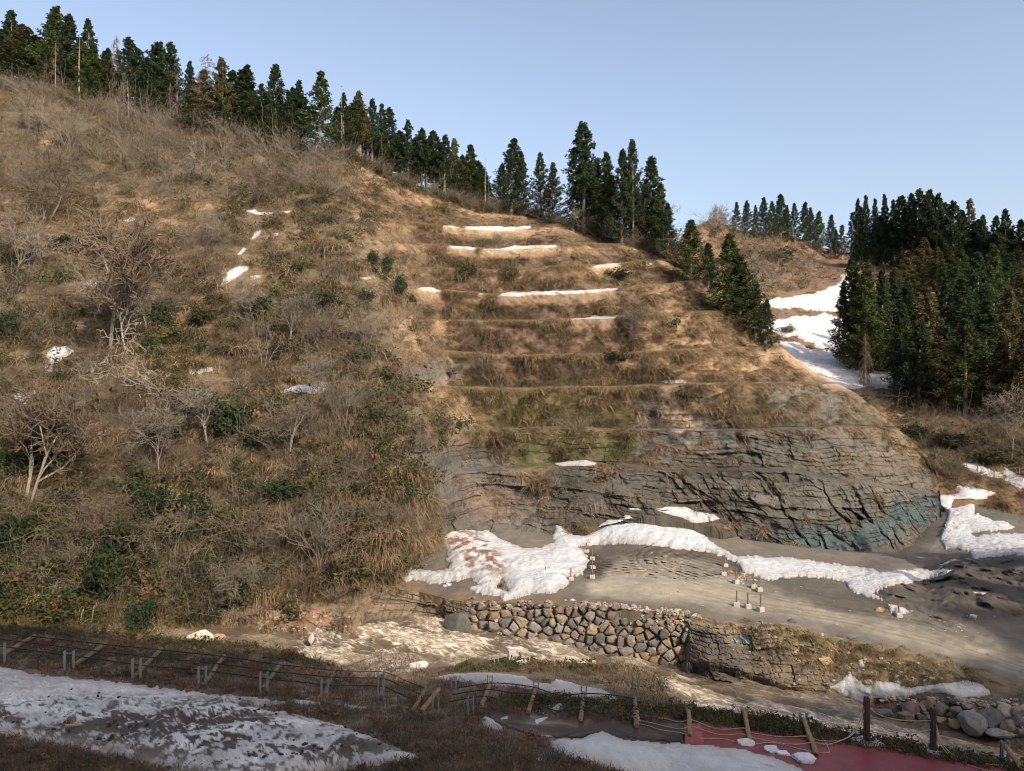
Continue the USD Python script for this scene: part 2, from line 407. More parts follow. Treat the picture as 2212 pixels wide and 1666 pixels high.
def blocks(z_, x_, hz, wx, s):
    """Beds of stone broken into blocks: how far each block stands out, and how near a joint is."""
    qz = z_ / hz + 0.35 * np.sin(z_ * 0.9 + s)
    iz = np.floor(qz)
    qx = x_ / (wx * (0.6 + 0.9 * h2(iz, 0 * iz, s + 5))) + 10 * h2(iz, 0 * iz, s + 1)
    ix = np.floor(qx)
    e = np.minimum(np.minimum(qz - iz, iz + 1 - qz) * hz, np.minimum(qx - ix, ix + 1 - qx) * wx)
    return 0.55 * h2(iz, 0 * iz, s + 2) + 0.45 * h2(iz, ix, s + 3), e


zz = z + 0.06 * x + 1.3 * (fbm(np.stack([x / 5, y / 9, z / 5], -1), 3, 11) - 0.5) + 0.34 * (fbm(np.stack([x / 0.9, y / 2, z / 0.7], -1), 4, 14) - 0.5)
xx = x + 1.3 * (fbm(np.stack([x / 1.5, y / 3, z / 1.2], -1), 3, 15) - 0.5)
ribzone = sample(mask([(1320, 1010), (1600, 1010), (1900, 1060), (1990, 1100), (1990, 1230), (1560, 1230), (1560, 1120), (1320, 1110)], 16), U, V)
sl = xx + 0.55 * zz * smoothstep(3, 14, x)
b1, e1 = blocks(zz, xx, 0.95, 3.2, 1)
b2, e2 = blocks(zz, xx, 0.34, 1.1, 7)
b3, e3 = blocks(zz * 0.5 + 0.4 * sl, sl, 0.9, 0.42, 13)
gash = np.clip(1 - np.abs(noise(np.stack([sl / 1.5, zz / 3.5, 0 * x], -1), 44) - 0.5) * 12, 0, 1)
joint = np.clip(1 - np.minimum(e1 / 0.09, e2 / 0.045), 0, 1) * smoothstep(0.40, 0.60, fbm(np.stack([x / 1.6, z / 0.9, y / 4], -1), 3, 36))
broken = smoothstep(0.42, 0.58, fbm(np.stack([x / 4, z / 3, y / 8], -1), 3, 35))
Dh = Dh + R * (-0.75 * b1 - 0.30 * b2 * (0.4 + broken) - 0.75 * ribzone * b3 * broken + 0.14 * joint + 0.30 * gash * (0.3 + ribzone) + 0.75 * rough + 0.25 * (fbm(pw / 0.35, 3, 38) - 0.5) + 1.8 * (fbm(np.stack([x / 3.5, y / 6, z / 3.0], -1), 3, 34) - 0.5) + 0.75)
hill.D = Dh

# colours of the hillside's own ground
Wu = U + (fbm(np.stack([U / 45, V / 45, 0 * U], -1), 4, 61) - 0.5) * 70
Wv = V + (fbm(np.stack([U / 45, V / 30, 0 * U + 9], -1), 4, 62) - 0.5) * 50


def paint(col, poly, c, feather=12, a=1.0):
    w = (sample(mask(poly, feather), Wu, Wv) * a)[..., None]
    return col * (1 - w) + np.array(c) * w


col = np.broadcast_to(np.array([0.142, 0.104, 0.060]), U.shape + (3,)).copy()
nn = fbm(np.stack([U / 80, V / 60, 0 * U], -1), 4, 71)[..., None]
col = col * (0.65 + 0.7 * nn)
col = paint(col, [(-200, 150), (450, 270), (740, 340), (690, 460), (420, 420), (-200, 430)], (0.100, 0.078, 0.048), 24, 0.8)
col = paint(col, [(745, 335), (1130, 450), (1440, 545), (1650, 700), (1860, 850), (1780, 840), (1040, 845), (900, 840), (880, 640), (760, 450)], (0.215, 0.145, 0.085), 16)
lips_v = np.array([line(pts)(hill.u) + wob * (0.5 + 0.08 * k) for k, pts in LIPS])


def below_lip(u_, v_):
    """How far below the nearest bench edge above it a point lies (in view units), and the height of that step."""
    L_ = np.array([np.interp(u_, hill.u, r) for r in lips_v] )
    L_ = np.concatenate([L_, RIDGE(u_)[None]], 0)
    d_ = v_ - L_
    up = np.where(d_ >= -1.5, d_, 1e9).min(0)
    dn = np.where(-d_ > 1.5, -d_, 1e9).min(0)
    return up, np.clip(up / np.maximum(up + np.minimum(dn, 70), 1), 0, 1)


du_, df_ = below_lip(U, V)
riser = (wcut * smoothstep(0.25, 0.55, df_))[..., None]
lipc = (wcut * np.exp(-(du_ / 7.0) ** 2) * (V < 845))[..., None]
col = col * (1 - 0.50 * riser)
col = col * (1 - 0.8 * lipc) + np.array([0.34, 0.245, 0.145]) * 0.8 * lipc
col = paint(col, [(980, 640), (1380, 640), (1450, 830), (1000, 830)], (0.155, 0.100, 0.066), 20, 0.8)
col = paint(col, [(1440, 620), (1560, 640), (1760, 810), (1480, 830), (1400, 770)], (0.270, 0.185, 0.108), 24)
col = paint(col, [(860, 630), (930, 760), (1060, 920), (980, 930), (900, 800), (840, 680)], (0.290, 0.200, 0.118), 14)
col = paint(col, [(720, 820), (830, 900), (950, 1080), (900, 1130), (800, 980)], (0.250, 0.170, 0.098), 16)
col = paint(col, [(750, 1050), (950, 1080), (940, 1180), (860, 1250), (780, 1200)], (0.235, 0.158, 0.088), 20)
col = paint(col, [(1040, 842), (1340, 838), (1350, 920), (1060, 925)], (0.130, 0.115, 0.045), 14)
col = paint(col, [(1085, 928), (1380, 932), (1380, 1002), (1100, 1005)], (0.085, 0.080, 0.035), 10)
col = paint(col, [(1370, 845), (1500, 840), (1620, 940), (1600, 1000), (1370, 1000)], (0.092, 0.090, 0.083), 12)
col = paint(col, [(1640, 840), (1790, 835), (1900, 905), (1700, 930)], (0.125, 0.115, 0.098), 14)
col = paint(col, [(1590, 930), (1850, 925), (2040, 1050), (2060, 1230), (1580, 1230), (1560, 1010)], (0.082, 0.076, 0.064), 10)
col = paint(col, [(1190, 1005), (1580, 1015), (1600, 1140), (1190, 1150)], (0.070, 0.062, 0.050), 10)
col = paint(col, [(1840, 930), (1960, 960), (2030, 1050), (1900, 1080), (1780, 1020)], (0.120, 0.098, 0.072), 18, 0.6)
col = paint(col, [(1595, 1212), (1610, 1160), (1700, 1140), (1820, 1140), (1900, 1105), (1990, 1060), (2040, 1060), (2040, 1140), (1960, 1150), (1850, 1190), (1760, 1215)], (0.056, 0.072, 0.071), 9)
col = paint(col, [(870, 960), (1080, 955), (1095, 1010), (1190, 1075), (1205, 1190), (1030, 1170), (940, 1150), (930, 1050)], (0.100, 0.089, 0.076), 10)
col = paint(col, [(1000, 1060), (1090, 1060), (1130, 1110), (1010, 1120)], (0.160, 0.105, 0.068), 14, 0.7)
col = paint(col, [(860, 785), (965, 785), (965, 832), (870, 836)], (0.120, 0.118, 0.100), 8)
col = paint(col, [(925, 770), (985, 770), (1040, 840), (985, 850)], (0.135, 0.122, 0.112), 8, 0.8)
col = paint(col, [(280, 860), (700, 900), (760, 1060), (300, 1100)], (0.185, 0.115, 0.068), 30, 0.7)
col = paint(col, [(330, 1290), (860, 1270), (860, 1375), (330, 1380)], (0.165, 0.115, 0.075), 14)
col = paint(col, [(470, 1325), (780, 1315), (780, 1356), (400, 1372)], (0.235, 0.130, 0.078), 10)
col = paint(col, [(720, 1290), (860, 1268), (860, 1350), (720, 1360)], (0.170, 0.125, 0.080), 8)
for poly in ([(250, 430), (460, 440), (440, 480), (270, 480)], [(90, 300), (150, 300), (150, 325), (90, 325)], [(300, 420), (380, 430), (360, 460), (310, 455)]):
    col = paint(col, poly, (0.30, 0.19, 0.09), 10, 0.8)
col = paint(col, [(1440, 905), (1470, 880), (1500, 868), (1510, 870), (1522, 935), (1490, 942), (1462, 930)], (0.24, 0.185, 0.15), 4)
bed = ((0.66 + 0.42 * b1 + 0.34 * b2) * (1 - 0.30 * joint) * (0.75 + 0.5 * fbm(np.stack([x / 2.5, z / 1.5, y / 5], -1), 4, 37)))[..., None]
col = col * (1 - R[..., None] + R[..., None] * bed)
hm = hill.mesh(back=[(0.6, -0.25), (2.5, -1.2), (7, -4), (16, -11), (40, -34)], front=[(-0.2, -2.5)])
# near faces of the sheet are rock or soil by their own mask: two meshes of one hillside would break it, so one relief material serves both
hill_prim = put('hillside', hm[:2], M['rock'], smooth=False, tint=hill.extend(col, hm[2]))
tag(hill_prim, 'steep hillside with a stepped cut slope of dry grass and grey rock', 'hillside', kind='structure')

# --- the valley to the right behind the cut
VT = line([(1230, 620), (1420, 590), (1480, 500), (1540, 472), (1600, 500), (1700, 505), (1760, 530), (1830, 548), (1900, 532), (2000, 520), (2100, 520), (2212, 522), (2480, 522)])
VB = line([(1230, 700), (1500, 720), (1600, 760), (1700, 835), (1850, 910), (1960, 1010), (2020, 1085), (2060, 1112), (2480, 1112)])
valley = Sheet(1230, 2480, 4, VT, VB, 180)
U2, V2 = valley.U, valley.V
VC = [(1850, 845, 93), (1750, 790, 105), (1660, 700, 125), (1700, 660, 140), (1800, 620, 160), (1820, 590, 170), (1480, 600, 130), (1480, 470, 175), (1600, 520, 185),
      (1700, 515, 200), (1790, 548, 215), (1830, 562, 205), (1900, 560, 188), (2050, 570, 172), (2212, 580, 160), (2480, 580, 150), (2000, 700, 138), (2212, 700, 120),
      (1900, 800, 104), (2100, 820, 95), (2212, 850, 88), (1900, 862, 91), (2000, 950, 78), (2120, 940, 79), (2212, 1000, 71), (2480, 1000, 70), (2060, 1060, 68.5),
      (2212, 1060, 67), (2060, 1112, 65.5), (2480, 1112, 64), (1950, 930, 83), (1400, 700, 118), (2480, 750, 105)]
Dv = np.exp(rbf([(a, b, math.log(c)) for a, b, c in VC], U2, V2))
pv = P(U2, V2, Dv)
Dv = Dv + (fbm(pv / 9, 4, 81) - 0.5) * 5 + (fbm(pv / 2, 3, 82) - 0.5) * 1.6
valley.D = Dv
c2 = np.broadcast_to(np.array([0.150, 0.098, 0.062]), U2.shape + (3,)) * (0.6 + 0.8 * fbm(np.stack([U2 / 40, V2 / 30, 0 * U2], -1), 4, 83)[..., None])
Wu, Wv = U2 + (fbm(np.stack([U2 / 30, V2 / 30, 0 * U2], -1), 3, 84) - 0.5) * 40, V2 + (fbm(np.stack([U2 / 30, V2 / 30, 0 * U2 + 5], -1), 3, 85) - 0.5) * 30
c2 = paint(c2, [(1850, 840), (2000, 860), (2060, 960), (1960, 940)], (0.250, 0.150, 0.075), 12)
c2 = paint(c2, [(2040, 1040), (2212, 1060), (2480, 1120), (2050, 1120)], (0.150, 0.095, 0.055), 12)
c2 = paint(c2, [(2000, 930), (2300, 900), (2300, 990), (2030, 1000)], (0.120, 0.095, 0.045), 18, 0.8)
vm = valley.mesh(back=[(3, -0.5), (12, -5), (40, -30)], front=[(-0.3, -2)])
tag(put('valley_slope', vm[:2], M['soil'], smooth=True, tint=valley.extend(c2, vm[2])), 'brown side valley behind the cut, climbing between wooded slopes', 'valley', kind='structure')

# --- the yard, the road and the mounds beyond the river
FT = line([(780, 1240), (835, 1245), (870, 1225), (930, 1180), (955, 1135), (1190, 1130), (1300, 1090), (1400, 1062), (1560, 1100), (1600, 1165), (1850, 1195), (2000, 1200), (2035, 1150), (2060, 1085), (2480, 1078)])
FB = line([(780, 1262), (860, 1268), (950, 1292), (1010, 1303), (1100, 1303), (1250, 1312), (1400, 1322), (1500, 1328), (1560, 1342), (1700, 1348), (1800, 1376), (1900, 1395), (2000, 1413), (2100, 1442), (2212, 1482), (2480, 1575)])
floor = Sheet(780, 2480, 3, FT, FB, 130)
U3, V3 = floor.U, floor.V
FC = [(780, 1262, -11.8), (860, 1262, -11.9), (950, 1290, -12.0), (1010, 1303, -11.9), (1100, 1303, -11.7), (1250, 1312, -11.3), (1400, 1322, -11.1), (1500, 1328, -11.1),
      (1100, 1250, -11.3), (1300, 1180, -10.9), (1300, 1250, -11.0), (1500, 1190, -10.9), (1500, 1270, -11.0), (1200, 1150, -10.6), (1000, 1200, -10.9), (960, 1140, -10.3),
      (900, 1230, -11.6), (1400, 1090, -9.4), (1590, 1195, -11.2), (1700, 1215, -11.6), (1850, 1240, -12.0), (2000, 1230, -12.0), (2040, 1200, -12.0), (1700, 1280, -11.3),
      (1850, 1300, -11.6), (1950, 1262, -11.3), (2050, 1222, -10.8), (2212, 1208, -10.4), (2000, 1320, -11.9), (2100, 1300, -11.5), (2212, 1300, -11.6), (1700, 1330, -11.3),
      (1850, 1350, -11.7), (2000, 1390, -12.0), (2100, 1425, -12.2), (2212, 1470, -12.4), (2212, 1380, -12.0), (2480, 1470, -12.4), (2480, 1380, -12.1), (2100, 1150, -11.6),
      (2212, 1150, -11.6), (2100, 1090, -10.6), (2480, 1150, -11.5), (2480, 1250, -10.5), (2480, 1085, -10.5), (1800, 1376, -11.8), (2480, 1560, -13)]
z3 = rbf(FC, U3, V3)
D3 = -z3 * F / (V3 - CV)
p3 = P(U3, V3, D3)
mound = sample(mask([(1890, 1300), (1900, 1250), (2060, 1205), (2480, 1195), (2480, 1300), (2212, 1330), (2050, 1335)], 16), U3, V3)
yard = sample(mask([(1270, 1180), (1500, 1180), (1620, 1230), (1700, 1330), (1250, 1300), (1230, 1240)], 12), U3, V3)
z3 = z3 + (fbm(p3 / 3.5, 4, 91) - 0.5) * (0.30 + 1.0 * mound) + (fbm(p3 / [0.6, 0.6, 0.6], 3, 92) - 0.5) * (0.10 + 0.35 * mound)
# tyre ruts: bundles of shallow arcs in the yard
rut = np.zeros_like(z3)
X, Y = p3[..., 0], p3[..., 1]
for cx, cy, r0, r1, a0, a1, n in ((9.0, 46.5, 2.0, 4.6, -2.9, -0.4, 6), (12.0, 45.2, 2.0, 4.4, 2.2, 4.6, 5), (7.0, 39.5, 3.5, 7.0, 0.5, 2.3, 6), (14.5, 50, 3.0, 6.5, 3.6, 5.4, 5), (4.5, 52.5, 6, 9, 5.0, 6.2, 4)):
    rr, aa = np.hypot(X - cx, (Y - cy)), np.arctan2(Y - cy, X - cx) % (2 * math.pi)
    aw = smoothstep(0, 0.25, (aa - a0) % (2 * math.pi)) * smoothstep(0, 0.25, (a1 - a0) - (aa - a0) % (2 * math.pi)) * ((aa - a0) % (2 * math.pi) < (a1 - a0))
    s = (rr - r0) / (r1 - r0) * n
    rut -= aw * (s > 0) * (s < n) * 0.045 * np.clip(np.cos(2 * math.pi * s), 0, 1)
roadc = line([(1450, 1262), (1700, 1308), (1850, 1335), (2000, 1365), (2212, 1440), (2480, 1520)])
for off in (-17, -11, 4, 10, 17):
    rut -= 0.025 * np.exp(-((V3 - roadc(U3) - off - 3 * np.sin(U3 / 70 + off)) / 2.0) ** 2) * smoothstep(1440, 1560, U3)
z3 = z3 + rut * (fbm(p3 / 0.9, 2, 93) * 0.9 + 0.4)
floor.D = -z3 * F / (V3 - CV)
c3 = np.broadcast_to(np.array([0.135, 0.118, 0.096]), U3.shape + (3,)) * (0.75 + 0.5 * fbm(p3 / 1.5, 4, 94)[..., None])
Wu, Wv = U3 + (fbm(np.stack([U3 / 30, V3 / 12, 0 * U3], -1), 4, 95) - 0.5) * 60, V3 + (fbm(np.stack([U3 / 30, V3 / 12, 0 * U3 + 5], -1), 4, 96) - 0.5) * 18
c3 = paint(c3, [(1290, 1215), (1420, 1200), (1560, 1230), (1640, 1280), (1850, 1330), (2212, 1420), (2480, 1500), (2480, 1540), (2150, 1440), (1900, 1370), (1700, 1325), (1400, 1305), (1260, 1290)], (0.300, 0.262, 0.200), 10, 0.95)
c3 = paint(c3, [(1262, 1180), (1310, 1195), (1330, 1225), (1300, 1250), (1262, 1248)], (0.058, 0.048, 0.040), 8)
c3 = paint(c3, [(1265, 1178), (1480, 1176), (1620, 1215), (1640, 1240), (1480, 1200), (1300, 1205)], (0.085, 0.070, 0.056), 6, 0.8)
c3 = paint(c3, [(850, 1240), (960, 1285), (1090, 1290), (1200, 1290), (1260, 1310), (1000, 1315), (850, 1275)], (0.190, 0.122, 0.068), 8)
c3 = paint(c3, [(1200, 1290), (1520, 1305), (1540, 1345), (1200, 1318)], (0.135, 0.110, 0.080), 6)
c3 = paint(c3, [(1640, 1230), (1760, 1250), (1950, 1290), (1900, 1340), (1700, 1290)], (0.098, 0.086, 0.070), 8)
c3 = paint(c3, [(1880, 1290), (2050, 1205), (2480, 1190), (2480, 1330), (2050, 1340)], (0.078, 0.068, 0.056), 10)
c3 = paint(c3, [(2060, 1130), (2130, 1085), (2212, 1075), (2260, 1120), (2100, 1135)], (0.085, 0.085, 0.070), 8)
c3 = paint(c3, [(2030, 1235), (2090, 1205), (2110, 1222), (2040, 1246)], (0.05, 0.045, 0.035), 6)
c3 *= np.clip(1 + rut * 9.0, 0.60, 1.0)[..., None] ** 1.0
fm = floor.mesh(back=[(2, -0.3), (6, -1.5)], front=[(-0.05, -1.6)])
tag(put('ground', fm[:2], M['dirt'], smooth=True, tint=floor.extend(c3, fm[2])), 'bare earth yard and dirt road between river and cut slope', 'ground', kind='structure')

# --- the river
RZ = line([(-260, -12.45), (300, -12.5), (900, -12.75), (1250, -13.0), (1500, -13.3), (1800, -13.6), (2000, -13.8), (2480, -14.1)])
river = Sheet(-100, 2480, 3, line([(-100, 1335), (1000, 1325), (1300, 1360), (1480, 1400), (1560, 1460), (2480, 1560)]),
              line([(-100, 1440), (700, 1470), (800, 1490), (950, 1490), (1300, 1490), (1450, 1550), (1800, 1610), (2212, 1690), (2480, 1740)]), 170)
U4, V4 = river.U, river.V
river.D = -RZ(U4) * F / (V4 - CV)
p4 = P(U4, V4, river.D)
flow = np.stack([p4[..., 0] * 0.8 - 0.55 * p4[..., 1], 0.55 * p4[..., 0] + 0.83 * p4[..., 1], 0 * U4], -1)   # along, across
wild = smoothstep(480, 640, U4) * (1 - 0.35 * smoothstep(1350, 1520, U4))
warp = (fbm(p4 / 1.7, 3, 101) - 0.5)
w1 = 1 - np.abs(2 * fbm(np.stack([flow[..., 0] / 0.85 + 1.6 * warp, flow[..., 1] / 0.5 + 2 * warp, 0 * U4], -1), 4, 102) - 1)
w2 = fbm(np.stack([flow[..., 0] / 1.7 + warp, flow[..., 1] / 1.0, 0 * U4], -1), 4, 103)
w3 = 1 - np.abs(2 * fbm(np.stack([flow[..., 0] / 0.42 + 2 * warp, flow[..., 1] / 0.22 + 2 * warp, 0 * U4 + 3], -1), 4, 105) - 1)
dz4 = wild * (0.20 * (w1 - 0.75) + 0.42 * (w2 - 0.5) + 0.035 * (w3 - 0.75)) + 0.05 * (w1 - 0.8) + 0.02 * (w3 - 0.75)
zone = sample(np.clip(mask([(640, 1375), (760, 1350), (930, 1343), (1100, 1376), (1380, 1432), (1350, 1442), (1100, 1420), (900, 1410), (700, 1428), (640, 1410)], 12)
                      + 1.0 * mask([(1440, 1478), (1490, 1500), (1600, 1518), (1800, 1550), (2010, 1600), (1900, 1606), (1700, 1575), (1540, 1540), (1470, 1515)], 9)
                      + 0.6 * mask([(1340, 1420), (1460, 1450), (1530, 1480), (1540, 1520), (1440, 1480), (1380, 1440)], 8), 0, 1), U4, V4)
w4 = 1 - np.abs(2 * fbm(np.stack([flow[..., 0] / 1.1 + 1.5 * warp, flow[..., 1] / 0.26 + 2 * warp, 0 * U4 + 6], -1), 4, 106) - 1)
white = smoothstep(0.84, 0.98, w4) * smoothstep(0.40, 0.58, w2 + 0.12 * zone) + 0.8 * smoothstep(0.90, 0.98, w3) * smoothstep(0.46, 0.60, w2 + 0.1 * zone) + 0.6 * smoothstep(0.93, 0.98, w1)
froth = smoothstep(0.44, 0.62, w2 + 0.10 * (w3 - 0.7))
deep = np.array([0.165, 0.122, 0.076]) * (0.62 + 0.76 * smoothstep(0.3, 0.7, w2)[..., None]) * (1 - 0.36 * smoothstep(1330, 1520, U4) - 0.22 * smoothstep(620, 480, U4))[..., None]
c4 = deep * (1 - 0.7 * (froth * zone)[..., None]) + np.array([0.290, 0.222, 0.148]) * 0.7 * (froth * zone)[..., None]
wk = np.clip(white * (0.20 + 0.85 * zone), 0, 1)[..., None]
c4 = c4 * (1 - wk) + np.array([0.54, 0.48, 0.39]) * wk
rm = river.mesh(dz=dz4)
tag(put('river', rm[:2], M['water'], smooth=True, tint=c4.reshape(-1, 3)), 'muddy brown river in spate with foaming rapids', 'river', kind='structure')

# --- the far bank: cliffs, the slope behind the stone wall, the earth bank under the road
BB = line([(770, 1360), (800, 1350), (860, 1335), (900, 1332), (950, 1334), (1010, 1352), (1060, 1367), (1150, 1382), (1250, 1404), (1350, 1422), (1470, 1440), (1530, 1494), (1650, 1507), (1750, 1507), (1800, 1505), (1850, 1518), (1950, 1540), (2050, 1575), (2212, 1612), (2480, 1670)])
bank = Sheet(778, 2480, 2.5, lambda u: FB(u) - 1.5, BB, 70)
U5, V5 = bank.U, bank.V
Dt = floor.at(bank.u, FB(bank.u))
Db = -RZ(bank.u) * F / (BB(bank.u) - CV)
Db = np.minimum(Db, Dt - 0.3)
s5 = np.linspace(0, 1, 70)[:, None]
bow = smoothstep(1500, 1750, bank.u)[None]
sh = s5 * (1 - bow) + (s5 + 0.22 * np.sin(s5 * math.pi) * smoothstep(1700, 1950, bank.u)[None]) * bow
D5 = Dt[None] * (1 - sh) + Db[None] * sh
p5 = P(U5, V5, D5)
x, y, z = p5[..., 0], p5[..., 1], p5[..., 2]
rk = np.clip((1 - smoothstep(990, 1020, U5)) + smoothstep(1475, 1490, U5) * (1 - smoothstep(1700, 1850, U5)), 0, 1)
q5 = (z + 0.05 * x + 0.5 * (fbm(p5 / 2.0, 3, 111) - 0.5)) / 0.34
fr5 = q5 - np.floor(q5)
led5 = np.where(fr5 < 0.8, fr5 / 0.8, (1 - fr5) / 0.2)
lay5 = noise(np.stack([np.floor(q5) * 2.7, x / 0.9, 0 * x], -1), 112)
crk5 = np.clip(1 - np.abs(noise(np.stack([x / 0.75 + 0.4 * np.floor(q5), np.floor(q5) * 1.7, 0 * x], -1), 113) - 0.5) * 8, 0, 1)
big5 = np.clip(1 - np.abs(noise(np.stack([x / 2.2, z / 6, 0 * x], -1), 114) - 0.5) * 11, 0, 1)
edge = np.minimum(1, s5 * 8)
z5 = z + 0.05 * x + 0.4 * (fbm(p5 / 2.0, 3, 111) - 0.5) + 0.08 * (fbm(p5 / 0.4, 3, 143) - 0.5)
x5 = x + 0.3 * (fbm(p5 / 0.8, 3, 144) - 0.5)
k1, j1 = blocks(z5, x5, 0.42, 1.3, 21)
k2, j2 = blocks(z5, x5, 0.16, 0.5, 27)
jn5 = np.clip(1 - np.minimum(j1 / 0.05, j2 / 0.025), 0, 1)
D5 = D5 + edge * (rk * (0.35 - 0.55 * k1 - 0.22 * k2 + 0.10 * jn5 + (0.7 - 0.4 * bow) * big5) + (fbm(p5 / 1.4, 4, 115) - 0.5) * (0.9 - 0.3 * rk) + (fbm(p5 / 0.4, 3, 116) - 0.5) * 0.25)
under = sample(mask([(1490, 1440), (1560, 1440), (1700, 1490), (1780, 1500), (1780, 1520), (1490, 1520)], 6), U5, V5)
D5 = D5 + 0.9 * under * edge
wallz = smoothstep(1005, 1020, U5) * (1 - smoothstep(1480, 1492, U5))
D5 = D5 + 0.25 * wallz * edge
bank.D = D5
c5 = np.broadcast_to(np.array([0.185, 0.140, 0.092]), U5.shape + (3,)) * (1 - 0.45 * (rk * jn5)[..., None]) * (1 + rk[..., None] * (0.5 * k1[..., None] - 0.25)) * (0.65 + 0.7 * fbm(p5 / 0.9, 4, 117)[..., None])  # joint darkening puts relief shade, lost in the front light, into the colour
Wu, Wv = U5 + (fbm(p5 / 0.8, 3, 118) - 0.5) * 30, V5 + (fbm(p5 / 0.8, 3, 119) - 0.5) * 20
c5 = paint(c5, [(1000, 1300), (1500, 1320), (1490, 1450), (1000, 1370)], (0.085, 0.068, 0.050), 4)
c5 = paint(c5, [(1488, 1335), (1560, 1380), (1780, 1430), (1790, 1520), (1480, 1520)], (0.095, 0.080, 0.062), 8)
c5 = paint(c5, [(1620, 1400), (1790, 1420), (1800, 1510), (1640, 1510)], (0.150, 0.118, 0.078), 10, 0.8)
c5 = paint(c5, [(1700, 1350), (1830, 1385), (2130, 1450), (2110, 1480), (1850, 1440), (1700, 1410)], (0.130, 0.105, 0.040), 12, 0.8)
c5 = paint(c5, [(1750, 1400), (1900, 1410), (2060, 1450), (2050, 1480), (1800, 1470)], (0.150, 0.098, 0.045), 14, 0.6)
c5 = paint(c5, [(1990, 1440), (2480, 1560), (2480, 1680), (1900, 1560)], (0.085, 0.068, 0.048), 12, 0.8)
c5 = paint(c5, [(1000, 1330), (1040, 1350), (1050, 1372), (990, 1360)], (0.10, 0.095, 0.080), 5)
dark_wet = sample(mask([(778, 1335), (960, 1326), (1000, 1345), (960, 1352), (778, 1370)], 4), U5, V5)[..., None] * 0.6
c5 = c5 * (1 - dark_wet) + np.array([0.045, 0.042, 0.036]) * dark_wet
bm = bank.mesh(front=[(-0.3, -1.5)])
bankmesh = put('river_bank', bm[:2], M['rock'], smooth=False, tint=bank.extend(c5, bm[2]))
tag(bankmesh, 'rocky far river bank below the yard and the dirt road', 'river bank', kind='structure')

# --- the near side: path, verge and river shore
NT = line([(-260, 1336), (0, 1350), (200, 1362), (400, 1383), (560, 1396), (640, 1412), (700, 1432), (745, 1441), (790, 1424), (830, 1413), (870, 1410), (905, 1428), (930, 1443), (983, 1438),
           (1020, 1420), (1060, 1426), (1097, 1418), (1238, 1432), (1339, 1437), (1390, 1441), (1423, 1476), (1450, 1511), (1519, 1531), (1603, 1541), (1704, 1554), (1771, 1568), (1865, 1588), (1973, 1605), (2040, 1615), (2212, 1652), (2480, 1710)])
near = Sheet(-260, 2480, 3, NT, lambda u: 0 * u + 2050.0, 260)
U6, V6 = near.U, near.V
NC = [(-260, 1336, -7.6), (0, 1350, -7.6), (200, 1362, -7.65), (400, 1384, -7.75), (560, 1396, -7.9), (640, 1412, -8.15), (700, 1432, -8.7), (0, 1450, -7.5), (400, 1480, -7.5), (800, 1528, -7.5),
      (1050, 1535, -7.5), (1370, 1575, -7.5), (1490, 1565, -7.5), (1740, 1615, -7.5), (1870, 1640, -7.5), (2212, 1700, -7.5), (1100, 1520, -7.6), (1300, 1530, -7.6), (830, 1492, -8.1), (900, 1470, -9.6),
      (1000, 1492, -8.5), (1000, 1470, -9.3), (1000, 1450, -10.4), (1330, 1512, -8.1), (1300, 1490, -9.0), (1250, 1452, -10.3), (1100, 1425, -11.0), (1300, 1440, -10.8), (1390, 1445, -10.9),
      (1400, 1500, -9.0), (1450, 1515, -8.7), (1500, 1528, -8.3), (1603, 1542, -7.9), (1771, 1570, -7.8), (2040, 1616, -7.8), (2300, 1670, -7.8), (800, 1418, -12.2), (860, 1413, -12.35), (820, 1440, -11.7),
      (760, 1445, -10.5), (900, 1445, -12.0), (930, 1452, -11.6), (960, 1455, -10.8), (1020, 1422, -11.2), (-260, 1450, -7.5), (0, 1700, -7.4), (700, 1700, -7.3), (1400, 1720, -7.4), (2212, 1800, -7.5),
      (-260, 2050, -6.6), (700, 2050, -6.6), (1400, 2050, -6.6), (2480, 2050, -7), (2480, 1760, -7.5), (700, 1500, -7.5), (700, 1460, -7.9)]
z6 = rbf(NC, U6, V6)
p6 = P(U6, V6, -z6 * F / (V6 - CV))
flat = sample(np.clip(mask([(1060, 1540), (1370, 1560), (1480, 1550), (2480, 1680), (2480, 1800), (1300, 1640), (1180, 1600), (1020, 1560)], 10), 0, 1), U6, V6)
verge = sample(mask([(-260, 1330), (400, 1380), (700, 1430), (800, 1500), (780, 1530), (400, 1475), (-260, 1435)], 10), U6, V6)
z6 = z6 + (fbm(p6 / 2.2, 4, 121) - 0.5) * 0.30 * (1 - 0.9 * flat) + (fbm(p6 / 0.35, 3, 122) - 0.5) * 0.10 * (1 - 0.9 * flat) + (fbm(p6 / 0.12, 2, 123) - 0.5) * 0.05 * (1 - 0.8 * flat)
near.D = -z6 * F / (V6 - CV)
c6 = np.broadcast_to(np.array([0.135, 0.104, 0.076]), U6.shape + (3,)) * (0.5 + 1.0 * fbm(p6 / 0.8, 4, 124)[..., None])
Wu, Wv = U6 + (fbm(p6 / 0.6, 3, 125) - 0.5) * 40, V6 + (fbm(p6 / 0.6, 3, 126) - 0.5) * 14
c6 = paint(c6, [(780, 1408), (880, 1404), (920, 1440), (900, 1470), (800, 1460), (760, 1445)], (0.300, 0.225, 0.165), 8)
c6 = paint(c6, [(860, 1455), (940, 1470), (920, 1490), (820, 1490)], (0.150, 0.110, 0.050), 8)
c6 = paint(c6, [(960, 1440), (1020, 1415), (1400, 1435), (1400, 1445), (1100, 1446), (990, 1455)], (0.125, 0.100, 0.038), 5)
c6 = paint(c6, [(1390, 1440), (1420, 1470), (1450, 1510), (1400, 1530), (1370, 1480)], (0.200, 0.120, 0.050), 10)
